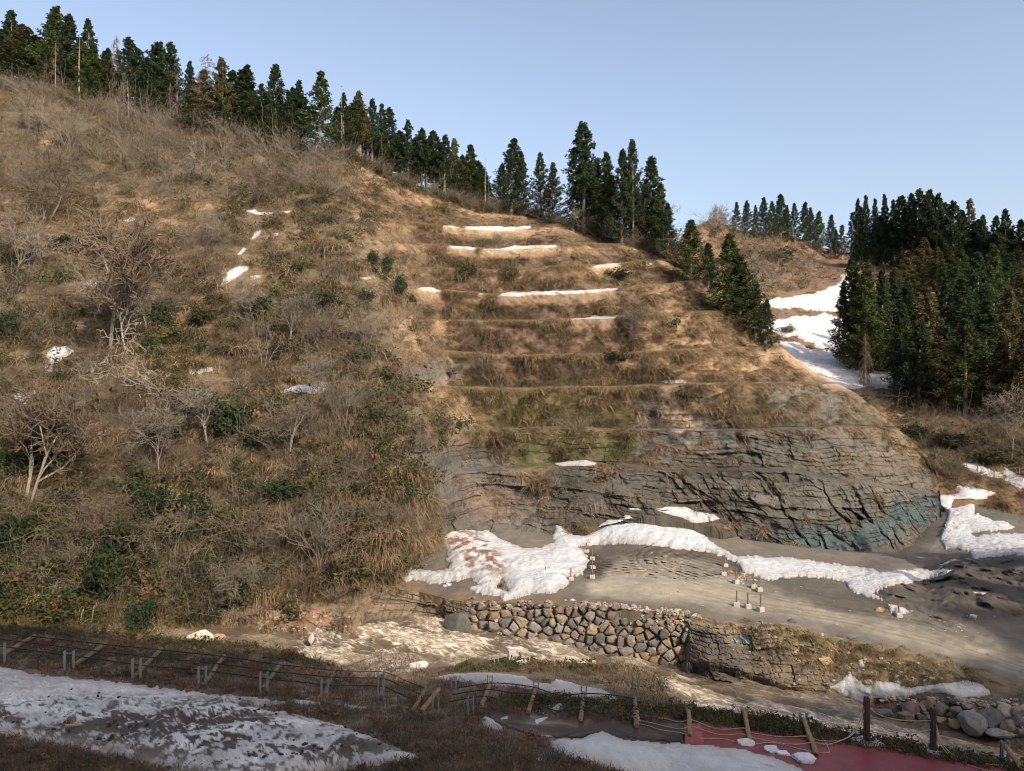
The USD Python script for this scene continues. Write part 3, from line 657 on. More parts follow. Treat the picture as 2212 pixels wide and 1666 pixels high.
c6 = paint(c6, [(1050, 1536), (1360, 1565), (1480, 1560), (1500, 1610), (1300, 1600), (1180, 1590), (1060, 1560)], (0.040, 0.032, 0.030), 6)
grm = sample(mask([(-260, 1330), (200, 1358), (620, 1400), (700, 1440), (560, 1410), (200, 1372), (-260, 1345)], 4), U6, V6)[..., None]
c6 = c6 * (1 - grm) + np.array([0.050, 0.062, 0.028]) * grm
nm = near.mesh(back=[(0.25, -0.5), (1.0, -2.4), (1.6, -4.5), (2.0, -7)])
tag(put('near_bank', nm[:2], M['path'], smooth=True, tint=near.extend(c6, nm[2])), 'muddy brown path and verge on the shaded near river bank', 'path', kind='structure')

# --- unseen valley side behind the viewer, its ridge shaped to shade the near bank
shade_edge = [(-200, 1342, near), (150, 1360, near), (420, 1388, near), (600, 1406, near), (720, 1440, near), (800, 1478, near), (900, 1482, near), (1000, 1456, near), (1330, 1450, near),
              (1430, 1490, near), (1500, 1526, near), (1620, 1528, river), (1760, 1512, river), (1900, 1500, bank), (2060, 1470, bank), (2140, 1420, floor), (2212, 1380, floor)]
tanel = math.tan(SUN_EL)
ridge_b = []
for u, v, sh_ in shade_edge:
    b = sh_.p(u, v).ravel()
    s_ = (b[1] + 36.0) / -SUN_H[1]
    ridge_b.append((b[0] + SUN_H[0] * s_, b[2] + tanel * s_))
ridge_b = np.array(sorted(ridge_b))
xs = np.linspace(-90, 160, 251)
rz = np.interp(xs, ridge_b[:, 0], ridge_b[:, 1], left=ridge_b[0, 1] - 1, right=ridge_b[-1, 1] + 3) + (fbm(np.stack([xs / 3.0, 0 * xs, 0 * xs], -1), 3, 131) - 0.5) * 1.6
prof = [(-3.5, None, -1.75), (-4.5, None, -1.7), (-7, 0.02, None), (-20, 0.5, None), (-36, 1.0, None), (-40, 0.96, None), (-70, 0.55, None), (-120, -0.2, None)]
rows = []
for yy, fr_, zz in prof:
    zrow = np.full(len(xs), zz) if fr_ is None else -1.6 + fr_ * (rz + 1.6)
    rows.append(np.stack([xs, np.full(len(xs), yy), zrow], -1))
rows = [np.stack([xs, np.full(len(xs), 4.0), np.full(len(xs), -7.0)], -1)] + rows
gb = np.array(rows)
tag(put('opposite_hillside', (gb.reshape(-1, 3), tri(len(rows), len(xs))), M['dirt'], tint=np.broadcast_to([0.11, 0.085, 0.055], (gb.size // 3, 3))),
    'unseen brown valley side behind the viewer, ridge shaped to shade the near bank', 'hillside', kind='structure')
gp = np.array([[-4000, -4000, -22], [4000, -4000, -22], [4000, 4000, -22], [-4000, 4000, -22.0]])
tag(put('terrain', (gp, [[0, 1, 2, 3]]), M['dirt'], tint=np.broadcast_to([0.1, 0.085, 0.06], (4, 3))), 'low ground of the valley reaching to the horizon', 'terrain', kind='structure')

# ------------------------------------------------------------------ snow
SHEETS = [hill, valley, floor, bank, near]


def surf(u, v):
    """The nearest terrain seen in direction (u, v)."""
    u, v = np.broadcast_arrays(np.atleast_1d(np.asarray(u, float)), np.atleast_1d(np.asarray(v, float)))
    best = np.full(u.shape, 1e9)
    for s in SHEETS:
        ok = (u >= s.u[0]) & (u <= s.u[-1]) & (v >= np.interp(u, s.u, s.top) - 0.5) & (v <= np.interp(u, s.u, s.bot) + 0.5)
        best = np.where(ok, np.minimum(best, s.at(u, v)), best)
    return best


SNOWMASK = np.zeros(MU.shape, bool)


def patch(name, poly, sheet, mat, thick=0.25, spread=1.3, lump=0.25, step=None, ragged=5.0, holes=(), up=(0, 0, 1), tint=None, seed=0, snow=True, parent='/World', lumpscale=0.9):
    """A layer with its own thickness laid on the terrain inside an outline; ragged edge, lumpy top."""
    global SNOWMASK
    poly = np.array(poly, float)
    u0, v0, u1, v1 = *poly.min(0), *poly.max(0)
    step = step or float(np.clip(math.sqrt((u1 - u0) * (v1 - v0)) / 90, 0.7, 3.0))
    pad = step * 3 + ragged
    uu, vv = np.arange(u0 - pad, u1 + pad, step), np.arange(v0 - pad, v1 + pad, step)
    Ug, Vg = np.meshgrid(uu, vv)
    n1 = (fbm(np.stack([Ug / 13, Vg / 7, 0 * Ug + seed], -1), 5, 201) - 0.5) * 2.9 * ragged
    n2 = (fbm(np.stack([Ug / 13, Vg / 7, 0 * Ug + seed + 50], -1), 5, 202) - 0.5) * 1.6 * ragged
    m = inside(poly, Ug + n1, Vg + n2)
    for h in holes:
        m &= ~inside(h, Ug + n1 * 0.5, Vg + n2 * 0.5)
    if snow:
        SNOWMASK |= inside(poly, MU, MV)
    D = sheet(Ug, Vg) if callable(sheet) else sheet.at(Ug, Vg)
    sunk = gaussian_filter(D, 1.2)
    D = np.where(np.abs(D - sunk) < 2, 0.5 * D + 0.5 * sunk, D)
    base = P(Ug, Vg, D)
    d = distance_transform_edt(m) * step * D / F          # metres across the view from the edge
    th = thick * (1 - np.exp(-d / (spread * thick + 0.02)))
    bump_ = (fbm(base / lumpscale, 4, 203 + seed) - 0.5) * 2 + 0.35 * (fbm(base / (lumpscale * 0.3), 3, 204) - 0.5) * 2
    th = np.where(m, th * (1 + lump * bump_) + 0.012, -0.10)
    pts = base + th[..., None] * np.array(up, float)
    rim = (np.exp(-d / (0.09 + 0.16 * fbm(base / 0.6, 2, 221))) * 0.8 if snow and thick > 0.04 else 0 * d)[..., None]
    q = tri(len(vv), len(uu))
    mm = m.ravel()
    keep = mm[q].any(1)
    q = q[keep]
    used, inv = np.unique(q, return_inverse=True)
    col = np.broadcast_to([0.56, 0.555, 0.55], base.shape).copy() if tint is None else tint(Ug, Vg, base)
    col = col * (1 - rim) + np.array([0.26, 0.215, 0.17]) * rim
    return put(name, (pts.reshape(-1, 3)[used], inv.reshape(-1, 4)), mat, parent, smooth=True, tint=col.reshape(-1, 3)[used])


def clean(Ug, Vg, p):
    n = fbm(p / 0.7, 4, 210)[..., None]
    c = np.broadcast_to([0.50, 0.495, 0.488], p.shape) * (0.76 + 0.42 * n)
    speck = (smoothstep(0.58, 0.72, fbm(p / 0.22, 3, 211)) * (0.15 + 0.6 * smoothstep(0.45, 0.6, fbm(p / 2.5, 3, 220))))[..., None]
    return np.clip(c * (1 - speck) + np.array([0.32, 0.25, 0.18]) * speck, 0, 0.86)


def heap_tint(Ug, Vg, p):
    c = clean(Ug, Vg, p)
    w = sample(mask([(938, 1140), (1010, 1138), (1070, 1190), (1100, 1245), (1075, 1258), (1010, 1225), (965, 1190)], 12), Ug, Vg)
    w2 = sample(mask([(870, 1215), (960, 1140), (1060, 1170), (1095, 1260), (1000, 1262), (880, 1250)], 10), Ug, Vg)
    n = fbm(np.stack([p[..., 0] / 0.35, p[..., 1] / 0.5, p[..., 2] / 0.35], -1), 4, 212)
    k = np.clip(smoothstep(0.42, 0.52, n) * w * 0.85 + smoothstep(0.55, 0.66, n) * w2 * 0.5, 0, 1)[..., None]
    return c * (1 - k) + np.array([0.19, 0.10, 0.055]) * k


def dirty(Ug, Vg, p):
    w_ = (fbm(p / 0.6, 3, 218) - 0.5) * 1.2
    a = np.stack([p[..., 0] / 2.0 + w_, p[..., 1] / 0.50 + w_ + 0.30 * p[..., 0], 0 * Ug], -1)
    n, f, f2 = fbm(a, 5, 213), fbm(p / 0.10, 3, 214), fbm(p / 0.04, 2, 219)
    c = np.broadcast_to([0.56, 0.535, 0.51], p.shape) * (0.40 + 0.95 * fbm(np.stack([p[..., 0] / 0.7, p[..., 1] / 0.25, 0 * Ug], -1), 5, 216)[..., None])
    c = c * (0.55 + 0.85 * f2[..., None])
    low_ = smoothstep(1495, 1560, Vg)
    k = 1.0 * np.clip(smoothstep(0.580, 0.630, n + 0.75 * (f - 0.5) + 0.35 * (f2 - 0.5) + 0.05 * low_ - 0.03) * (0.18 + 0.82 * low_) + smoothstep(0.59, 0.66, fbm(p / [0.42, 0.2, 1], 4, 215) + 0.7 * (f - 0.5)) * 0.9 * (0.12 + 0.88 * low_), 0, 1)[..., None]
    return np.clip(c * (1 - k) + np.array([0.050, 0.038, 0.029]) * k, 0, 0.75)


def stained(Ug, Vg, p):
    c = clean(Ug, Vg, p)
    w = (sample(mask([(1790, 1450), (1890, 1450), (1890, 1530), (1790, 1520)], 8), Ug, Vg) * smoothstep(0.4, 0.62, fbm(p / 0.3, 4, 217)))[..., None] * 0.6
    return c * (1 - w) + np.array([0.20, 0.14, 0.09]) * w


HN, FN = (0, -0.55, 0.55), (0, 0, 1)
hilld = hill
SNOW = [
    ('upper white snow strip on the highest bench of the cut slope', [(1000, 490), (1040, 488), (1090, 490), (1145, 488), (1144, 496), (1080, 500), (1030, 498), (1005, 495)], 'h'),
    ('faint thin snow sliver just left of the upper bench strip', [(950, 486), (995, 490), (996, 494), (957, 491)], 'h'),
    ('short left piece of the second bench snow strip', [(962, 531), (1010, 532), (1030, 536), (1028, 541), (985, 538)], 'h'),
    ('long wavy snow strip on the second bench from the top', [(1035, 536), (1080, 537), (1110, 531), (1205, 529), (1210, 534), (1150, 538), (1095, 543), (1040, 541)], 'h'),
    ('short bright snow strip at the right of the third bench', [(1275, 574), (1300, 571), (1340, 568), (1345, 574), (1310, 578), (1280, 580)], 'h'),
    ('first of two tiny snow dots on the third bench', [(1066, 585), (1079, 584), (1079, 589), (1067, 589)], 'h'),
    ('second of two tiny snow dots on the third bench', [(1089, 583), (1107, 582), (1107, 588), (1091, 588)], 'h'),
    ('small snow streak beside the young green conifer on the fourth bench', [(893, 623), (930, 621), (957, 628), (950, 632), (910, 628)], 'h'),
    ('tiny snow speck left of the longest bench strip', [(1028, 633), (1046, 633), (1042, 638), (1030, 638)], 'h'),
    ('longest white snow strip, stretched along the fourth bench', [(1067, 637), (1100, 631), (1160, 629), (1240, 628), (1300, 624), (1337, 621), (1335, 627), (1290, 633), (1200, 638), (1110, 641), (1075, 641)], 'h'),
    ('broken snow strip on the fifth bench beside a thin bare tree', [(1228, 689), (1275, 685), (1280, 680), (1300, 683), (1335, 680), (1335, 687), (1300, 691), (1270, 690), (1235, 693)], 'h'),
    ('tiny snow patch below the bare shrub left of the cut', [(775, 600), (800, 597), (803, 602), (780, 605)], 'h'),
    ('small snow strip at the right end of the bench above the grey net', [(1425, 825), (1450, 820), (1486, 821), (1480, 827), (1440, 829)], 'h'),
    ('oval snow patch on the lowest grassy bench above dark rock', [(1198, 1002), (1230, 995), (1270, 995), (1289, 1000), (1286, 1006), (1210, 1008)], 'h'),
    ('tiny snow sliver on the rock ledge above the big snow heap', [(1355, 1094), (1375, 1096), (1387, 1103), (1360, 1102)], 'h'),
    ('snow patch on the dark rock ledge above the big snow heap', [(1408, 1098), (1450, 1094), (1480, 1095), (1500, 1104), (1545, 1111), (1555, 1122), (1530, 1128), (1500, 1131), (1470, 1118), (1430, 1108)], 'h'),
    ('slanting bright snow patch high on the left slope', [(473, 620), (483, 600), (497, 583), (520, 574), (538, 574), (533, 585), (515, 597), (500, 606), (484, 618)], 'h'),
    ('small snow scrap right of the slanting patch on the left slope', [(537, 597), (560, 594), (564, 600), (545, 605)], 'h'),
    ('small round snow patch beside the tall forked bare tree', [(185, 610), (205, 606), (219, 613), (211, 620), (192, 620)], 'h'),
    ('triangular snow patch left of the forked pale tree', [(99, 766), (115, 749), (161, 745), (159, 760), (135, 776), (112, 804), (95, 806), (97, 792), (104, 780)], 'h'),
    ('snow patch under the crooked bare branches on the left slope', [(406, 800), (425, 793), (460, 792), (459, 801), (440, 806), (411, 812)], 'h'),
    ('wide snow patch behind a thin bare tree near the cut edge', [(600, 846), (640, 832), (680, 829), (700, 824), (717, 831), (713, 846), (690, 851), (640, 849), (615, 851)], 'h'),
    ('grey snow patch behind branches at the far left', [(26, 850), (50, 851), (75, 844), (80, 855), (60, 871), (40, 886), (29, 870)], 'h'),
    ('highest broken snow streak in the gully of the left slope', [(532, 457), (550, 451), (560, 458), (592, 459), (580, 465), (545, 463)], 'h'),
    ('faint snow scrap right of the highest gully streak', [(605, 457), (632, 454), (622, 462)], 'h'),
    ('narrow snow patch in the gully of the left slope', [(539, 517), (552, 499), (565, 497), (560, 509), (548, 517)], 'h'),
    ('tiny snow patch right of the narrow gully patch', [(587, 505), (603, 502), (599, 511)], 'h'),
    ('small snow streak lowest in the upper gully', [(512, 551), (525, 534), (532, 537), (522, 550)], 'h'),
    ('thin grey snow streak near the brown boulder on the left slope', [(264, 476), (285, 471), (302, 469), (290, 477), (270, 480)], 'h'),
    ('upper snowfield in the side valley below the brown hill', [(1816, 595), (1835, 595), (1830, 612), (1840, 640), (1830, 672), (1790, 676), (1760, 672), (1725, 666), (1680, 668), (1640, 662), (1640, 652), (1680, 642), (1720, 640), (1750, 635), (1790, 620), (1808, 614)], 'v'),
    ('middle snowfield in the side valley beside the front cedars', [(1640, 704), (1680, 690), (1720, 682), (1790, 678), (1830, 690), (1850, 745), (1830, 762), (1792, 757), (1760, 749), (1735, 739), (1720, 727), (1690, 727), (1660, 718)], 'v'),
    ('lower shaded snowfield under the cedars in the side valley', [(1680, 735), (1720, 740), (1760, 756), (1800, 754), (1850, 765), (1930, 770), (1962, 800), (1960, 846), (1920, 843), (1880, 836), (1840, 840), (1800, 845), (1740, 815), (1700, 780)], 'v'),
    ('small snow scrap on the orange earth right of the cut edge', [(1884, 889), (1897, 892), (1906, 906), (1900, 909), (1888, 899)], 'v'),
    ('tiny snow scrap on orange earth below the cedars', [(1936, 893), (1953, 896), (1945, 903)], 'v'),
    ('narrow snow strip along the little fence at right', [(2076, 999), (2100, 997), (2150, 1019), (2167, 1030), (2150, 1035), (2110, 1021), (2085, 1011)], 'v'),
    ('snow strip on the bank at the right edge of the view', [(2163, 1020), (2175, 1009), (2212, 1030), (2260, 1062), (2200, 1056), (2172, 1041)], 'v'),
    ('broad snowfield curving round the grey mound at right', [(2022, 1085), (2030, 1070), (2066, 1068), (2062, 1049), (2100, 1051), (2152, 1065), (2130, 1078), (2108, 1090), (2108, 1110), (2140, 1121), (2186, 1132), (2192, 1141), (2150, 1148), (2093, 1150), (2110, 1158), (2160, 1153), (2230, 1155), (2330, 1172), (2330, 1192), (2212, 1199), (2130, 1206), (2100, 1206), (2090, 1191), (2050, 1183), (2040, 1191), (2026, 1150), (2014, 1135)], 'f'),
    ('long snow bank along the foot of the blue grey rock', [(1585, 1206), (1630, 1200), (1700, 1206), (1780, 1216), (1850, 1224), (1900, 1236), (1990, 1230), (2062, 1231), (2030, 1245), (1990, 1253), (1950, 1262), (1905, 1270), (1890, 1284), (1907, 1298), (1870, 1291), (1835, 1276), (1830, 1262), (1790, 1250), (1720, 1246), (1655, 1253), (1610, 1240), (1598, 1225)], 'f'),
    ('small snow strip beside the single stake near the right mound', [(1914, 1305), (1935, 1307), (1970, 1325), (1940, 1326), (1920, 1316)], 'f'),
    ('tiny snow scrap on the brown mound at right', [(2100, 1278), (2136, 1280), (2120, 1287)], 'f'),
    ('thin snow sliver by the dark puddle at the foot of the rock', [(2028, 1222), (2060, 1206), (2070, 1208), (2050, 1221)], 'f'),
]
def surf2(u, v):
    """Terrain beyond the rock nose: yard or valley."""
    u, v = np.broadcast_arrays(np.atleast_1d(np.asarray(u, float)), np.atleast_1d(np.asarray(v, float)))
    return np.where(v >= np.interp(u, floor.u, floor.top), floor.at(u, v), valley.at(u, v))


kinds = {'h': (surf, 0.26, HN, 3.0), 'v': (valley, 0.32, (0, -0.3, 0.8), 9), 'f': (surf, 0.17, FN, 6)}
for i, (lab, poly, kd) in enumerate(SNOW):
    sh_, th_, up_, rg_ = kinds[kd]
    sh_ = surf2 if 'broad snowfield' in lab else sh_
    small = np.ptp(np.array(poly)[:, 0]) < 40
    o = patch('snow_patch', poly, sh_, M['snow'], thick=th_ * (0.6 if small else 1), up=up_, tint=clean, seed=i, ragged=2.0 if small else rg_, lump=0.25 if kd == 'h' else 0.8, lumpscale=0.9 if kd == 'h' else 2.2 if kd == 'v' else 1.1)
    tag(o, lab, 'snow patch')
HEAP = [(864, 1247), (885, 1227), (934, 1233), (969, 1228), (966, 1195), (950, 1153), (980, 1146), (1033, 1146), (1050, 1146), (1089, 1168), (1128, 1184), (1163, 1182), (1194, 1173), (1198, 1134), (1212, 1137),
        (1233, 1154), (1265, 1155), (1296, 1135), (1321, 1122), (1356, 1115), (1374, 1121), (1426, 1132), (1507, 1138), (1511, 1152), (1543, 1175), (1600, 1208), (1600, 1220), (1560, 1205), (1532, 1194), (1462, 1186), (1391, 1176),
        (1339, 1175), (1286, 1179), (1251, 1182), (1272, 1202), (1261, 1241), (1230, 1248), (1230, 1262), (1198, 1283), (1145, 1283), (1110, 1295), (1089, 1301), (1068, 1287), (1029, 1283), (1012, 1273), (1029, 1264),
        (1015, 1250), (980, 1258), (927, 1262), (906, 1253), (875, 1258)]
o = patch('snow_patch', HEAP, surf, M['snow'], thick=0.36, up=(0, -0.1, 1), tint=heap_tint, seed=77, ragged=5, step=1.6, holes=[[(1075, 1262), (1084, 1249), (1093, 1262), (1097, 1279), (1075, 1273)]], lump=0.5, lumpscale=1.6)
tag(o, 'big white snow heap with brown debris below the cut, beside the yard', 'snow patch')
o = patch('snow_patch', [(1793, 1486), (1815, 1470), (1830, 1453), (1845, 1463), (1870, 1479), (1890, 1470), (1930, 1476), (1970, 1486), (2010, 1479), (2060, 1474), (2090, 1469), (2127, 1481), (2142, 1500), (2120, 1507), (2080, 1508), (2030, 1496), (1990, 1498), (1950, 1507), (1900, 1512), (1870, 1521), (1830, 1506)],
          bank, M['snow'], thick=0.34, up=(0, -0.6, 0.5), tint=stained, seed=78, ragged=4, lump=0.45)
tag(o, 'stained snow tongue above the riverside boulders', 'snow patch')
o = patch('snow_patch', [(1850, 1428), (1863, 1424), (1869, 1442), (1858, 1441)], bank, M['snow'], thick=0.1, up=HN, seed=79, ragged=2, tint=clean)
tag(o, 'tiny snow scrap on the grassy bank above the snow tongue', 'snow patch')
NEARSNOW = [
    ('white lumpy snow strip between the pole brackets and the river', [(934, 1467), (960, 1459), (1010, 1455), (1080, 1456), (1130, 1461), (1155, 1475), (1190, 1478), (1200, 1469), (1230, 1474), (1260, 1484), (1300, 1489), (1342, 1514), (1290, 1511), (1240, 1506), (1150, 1491), (1050, 1479), (970, 1471)], 0.16, clean, 3),
    ('large dirty grey snow sheet on the path at lower left', [(-260, 1420), (0, 1444), (100, 1461), (250, 1475), (380, 1492), (450, 1502), (560, 1510), (625, 1521), (560, 1531), (640, 1546), (720, 1567), (820, 1602), (910, 1642), (820, 1652), (700, 1675), (560, 1700), (420, 1690), (300, 1645), (180, 1622), (0, 1590), (-260, 1560)], 0.22, dirty, 9),
    ('thick white snow bank beside the red mat at bottom right', [(1185, 1603), (1210, 1597), (1250, 1598), (1300, 1582), (1350, 1601), (1420, 1606), (1500, 1611), (1560, 1616), (1620, 1624), (1680, 1642), (1730, 1662), (1765, 1700), (1740, 1740), (1400, 1700), (1300, 1655), (1230, 1641), (1195, 1621)], 0.20, clean, 4),
    ('curled snow lump at the near edge of the wet path', [(1040, 1556), (1050, 1547), (1068, 1558), (1085, 1572), (1078, 1581), (1060, 1574), (1044, 1571)], 0.16, clean, 3),
    ('small snow scrap behind the curled lump on the wet path', [(1074, 1554), (1096, 1547), (1100, 1556), (1085, 1558)], 0.06, clean, 2),
    ('melting snow lump in the middle of the wet path', [(1180, 1531), (1195, 1528), (1210, 1519), (1217, 1534), (1196, 1541)], 0.10, clean, 2),
    ('thin melting ice film on the wet path', [(1154, 1556), (1192, 1545), (1174, 1561), (1158, 1571)], 0.03, clean, 2),
    ('thin snow sliver by the big right snow bank', [(1158, 1588), (1190, 1589), (1196, 1593), (1170, 1593)], 0.05, clean, 2),
    ('tiny snow lump on the grass left of the right snow bank', [(1157, 1641), (1165, 1634), (1178, 1643), (1165, 1650)], 0.06, clean, 2),
    ('left one of two thin snow slivers below the leaning poles', [(630, 1514), (660, 1514), (692, 1520), (690, 1525), (640, 1521)], 0.06, clean, 2),
    ('right one of two thin snow slivers below the leaning poles', [(712, 1521), (750, 1523), (794, 1529), (790, 1533), (760, 1532)], 0.06, clean, 2),
]
for i, (lab, poly, th_, tf, rg_) in enumerate(NEARSNOW):
    tag(patch('snow_patch', poly, near, M['snow'], thick=th_, tint=tf, seed=100 + i, ragged=rg_, lump=0.5 if i != 1 else 0.9, lumpscale=0.5 if i != 1 else 0.8, spread=1.0), lab, 'snow patch')

# puddles
tag(patch('puddle', [(1050, 1538), (1120, 1520), (1330, 1537), (1480, 1556), (1478, 1608), (1330, 1592), (1200, 1596), (1150, 1592), (1060, 1560)], near, M['puddle'], thick=0.012, lump=0, ragged=3, step=3, snow=False),
    'dark wet path surface between the fallen fence poles and snow bank', 'puddle')
tag(patch('puddle', [(2020, 1240), (2045, 1215), (2080, 1200), (2105, 1210), (2090, 1225), (2050, 1243)], floor, M['puddle'], thick=0.02, lump=0, ragged=2, snow=False), 'dark meltwater puddle at the foot of the rock nose', 'puddle')
MAT = [(1476, 1562), (1513, 1564), (1600, 1577), (1740, 1597), (1872, 1612), (2040, 1641), (2168, 1653), (2212, 1665), (2300, 1688), (2300, 1760), (1800, 1760), (1700, 1680), (1560, 1630), (1480, 1608)]
mt = thing('floor_mat', label='dark red mat laid along the path under the ropes', cat='mat')
patch('sheet', MAT, near, M['red_mat'], thick=0.03, lump=0, ragged=0, step=2.5, snow=False, parent=mt.GetPath())
patch('faded_strip', [(1476, 1563), (1516, 1565), (1522, 1614), (1480, 1607)], lambda u, v: near.at(u, v) - 0.06, M['red_pale'], thick=0.035, lump=0, ragged=0, step=2, snow=False, parent=mt.GetPath())
for j, (cu, cv, w_) in enumerate(((1612, 1612, 0.17), (1668, 1627, 0.15), (1692, 1634, 0.13), (1738, 1648, 0.20))):
    m = trimesh.creation.icosphere(3, 1.0)
    v_ = np.asarray(m.vertices)
    v_ = np.sign(v_) * np.abs(v_) ** 0.6 * (1 + 0.9 * (fbm(v_ * 1.3 + j * 9, 3, 7)[:, None] - 0.5)) * [w_, w_ * 0.7, w_ * 0.45]
    o = put('snow_block', (v_ + near.p(cu, cv)[0] + [0, 0, w_ * 0.3], np.asarray(m.faces)), M['snow'], smooth=True, tint=np.full((len(v_), 3), 0.56))
    lab = ['first', 'second', 'third', 'last'][j]
    tag(o, f'{lab} broken snow block from the left on the red mat', 'snow block', 'snow blocks on the red mat')

# ------------------------------------------------------------------ plants: meshes to scatter
def blades(n, L, width, out, droop, disk, seed, segs=3, lift=0.6):
    g = np.random.default_rng(seed)
    V_, F_ = [], []
    for k in range(n):
        b = np.array([*(g.normal(0, disk, 2)), 0.0])
        a = g.uniform(0, 2 * math.pi)
        d = np.array([0.55 * math.cos(a), 0.4 * math.sin(a) - out, lift * g.uniform(0.5, 1.3)])
        l = L * g.uniform(0.55, 1.25)
        t_ = np.linspace(0, 1, segs + 1)[:, None]
        p = b + d * l * t_ + np.array([0, -0.15, -1]) * l * droop * g.uniform(0.6, 1.3) * t_ ** 2
        side = np.array([math.cos(a + 1.3), math.sin(a + 1.3), g.normal(0, 0.3)])
        w = width * g.uniform(0.7, 1.3) * np.array([0.7, 1.0, 0.75, 0.12])[:segs + 1, None]
        s0 = sum(len(q) for q in V_)
        V_.append(np.concatenate([p - side * w / 2, p + side * w / 2]))
        for i in range(segs):
            F_.append([s0 + i, s0 + i + 1, s0 + i + 2 + segs, s0 + i + 1 + segs])
    return np.vstack(V_), np.array(F_)


def leaves(centres, radius, n, size, seed, down=0.2, flat=0.5):
    """Small diamond leaves round each centre, pointing outwards."""
    g = np.random.default_rng(seed)
    c = np.repeat(np.asarray(centres, float), n, 0)
    r = np.repeat(np.broadcast_to(radius, (len(centres),)), n)[:, None]
    d = g.normal(size=c.shape)
    d /= np.linalg.norm(d, axis=1, keepdims=True)
    p = c + d * r * g.uniform(0.35, 1.0, (len(c), 1))
    ax = d + [0, 0, -down] + g.normal(0, flat, c.shape)
    ax /= np.linalg.norm(ax, axis=1, keepdims=True)
    s = np.cross(ax, g.normal(size=c.shape))
    s /= np.linalg.norm(s, axis=1, keepdims=True) + 1e-9
    L = size * g.uniform(0.6, 1.3, (len(c), 1))
    v = np.stack([p - ax * L * 0.5, p + s * L * 0.26, p + ax * L * 0.5, p - s * L * 0.26], 1).reshape(-1, 3)
    return v, np.arange(len(v)).reshape(-1, 4)


def shrub(n, h, seed, r0=0.015, spread=0.7, sub=4):
    g = np.random.default_rng(seed)
    paths = []
    for k in range(n):
        a, l = g.uniform(0, 2 * math.pi), h * g.uniform(0.6, 1.15)
        d = np.array([math.cos(a) * spread * g.uniform(0.2, 1), math.sin(a) * spread * g.uniform(0.2, 1) - 0.15, 1.0])
        t_ = np.linspace(0, 1, 4)[:, None]
        p = d * l * t_ * [1, 1, 0.9] + np.array([d[0], d[1], -0.35]) * l * 0.5 * t_ ** 2 + g.normal(0, 0.04 * h, (4, 3)) * t_ + [*(g.normal(0, 0.1, 2)), -0.05]
        paths.append((p, np.array([1, 0.8, 0.55, 0.3]) * r0))
        for _ in range(sub):
            i = g.integers(1, 4)
            e = p[i] + (d * g.uniform(0.2, 0.7) + g.normal(0, 0.55, 3)) * l * 0.4
            paths.append((np.array([p[i], (p[i] + e) / 2 + g.normal(0, 0.03 * h, 3), e]), np.array([0.6, 0.45, 0.25]) * r0))
    return tubes(paths, 3, cap=False)


def scatter(name, protos, pos, yaw, scl, index, label, cat, parent=None, tilt=None):
    """Uncountable plants as one PointInstancer."""
    path = free('/World', name)
    pi = UsdGeom.PointInstancer.Define(stage, path)
    targets = []
    for k, (mesh_, mat) in enumerate(protos):
        m = put(f'clump', mesh_, mat, path)
        targets.append(m.GetPath())
    pi.CreatePrototypesRel().SetTargets(targets)
    pi.CreatePositionsAttr(Vt.Vec3fArray.FromNumpy(np.ascontiguousarray(pos, np.float32)))
    pi.CreateProtoIndicesAttr(Vt.IntArray.FromNumpy(np.ascontiguousarray(index, np.int32)))
    s = np.broadcast_to(np.asarray(scl, float).reshape(-1, 1), (len(pos), 3)) if np.ndim(scl) == 1 else scl
    pi.CreateScalesAttr(Vt.Vec3fArray.FromNumpy(np.ascontiguousarray(s, np.float32)))
    half = np.asarray(yaw) / 2
    pi.CreateOrientationsAttr(Vt.QuathArray([Gf.Quath(float(math.cos(h)), 0.0, 0.0, float(math.sin(h))) for h in half]))
    tag(pi, label, cat, kind='stuff')
    return pi


g = np.random.default_rng(11)
KINDS = {}
for cname in ('grass_blond', 'grass_brown', 'grass_olive', 'grass_dark'):
    KINDS[cname] = [(blades(28, 0.85, 0.034, 0.55, 0.85, 0.26, 40 + k), M[cname]) for k in range(2)] + [(blades(20, 1.0, 0.036, 0.35, 0.95, 0.22, 60), M[cname])]
protos = sum((KINDS[c] for c in ('grass_blond', 'grass_brown', 'grass_olive', 'grass_dark')), [])


def zmask(*polys, feather=14):
    m = 0
    for p_ in polys:
        m = m + mask(p_, feather)
    return np.clip(m, 0, 1)


snowm = gaussian_filter(SNOWMASK.astype(float), 0.6)
# plants standing just below a patch would hide it: the patch keeps a clear foot
_foot = SNOWMASK & (MV < 1130) & (MU < 1500)
snowm = np.maximum(snowm, np.maximum.reduce([gaussian_filter(np.roll(_foot, k_, 0).astype(float), 0.6) for k_ in (1, 2, 3, 4)]))
# share of blond, brown, olive, dark grass over the hillside
def mixmap(u, v):
    n = fbm(np.stack([u / 55, v / 40, 0 * u], -1), 4, 301)
    nat = 1 - sample(WC, u, v)
    w = np.stack([0.38 + 0 * u, 0.42 + 0 * u, 0.12 + 0 * u, 0.08 + 0 * u], -1) * nat[:, None] + np.stack([0.50 + 0 * u, 0.34 + 0 * u, 0.10 + 0 * u, 0.06 + 0 * u], -1) * (1 - nat)[:, None]
    for m_, ww in ZONES:
        k = sample(m_, u, v)[:, None]
        w = w * (1 - k) + np.array(ww) * k
    w = w * np.stack([0.5 + 1.3 * smoothstep(0.4, 0.6, n), 1 + 0 * n, 0.6 + 1.2 * smoothstep(0.6, 0.4, n), 0.4 + 1.6 * smoothstep(0.55, 0.4, n)], -1)
    return w / w.sum(1, keepdims=True)


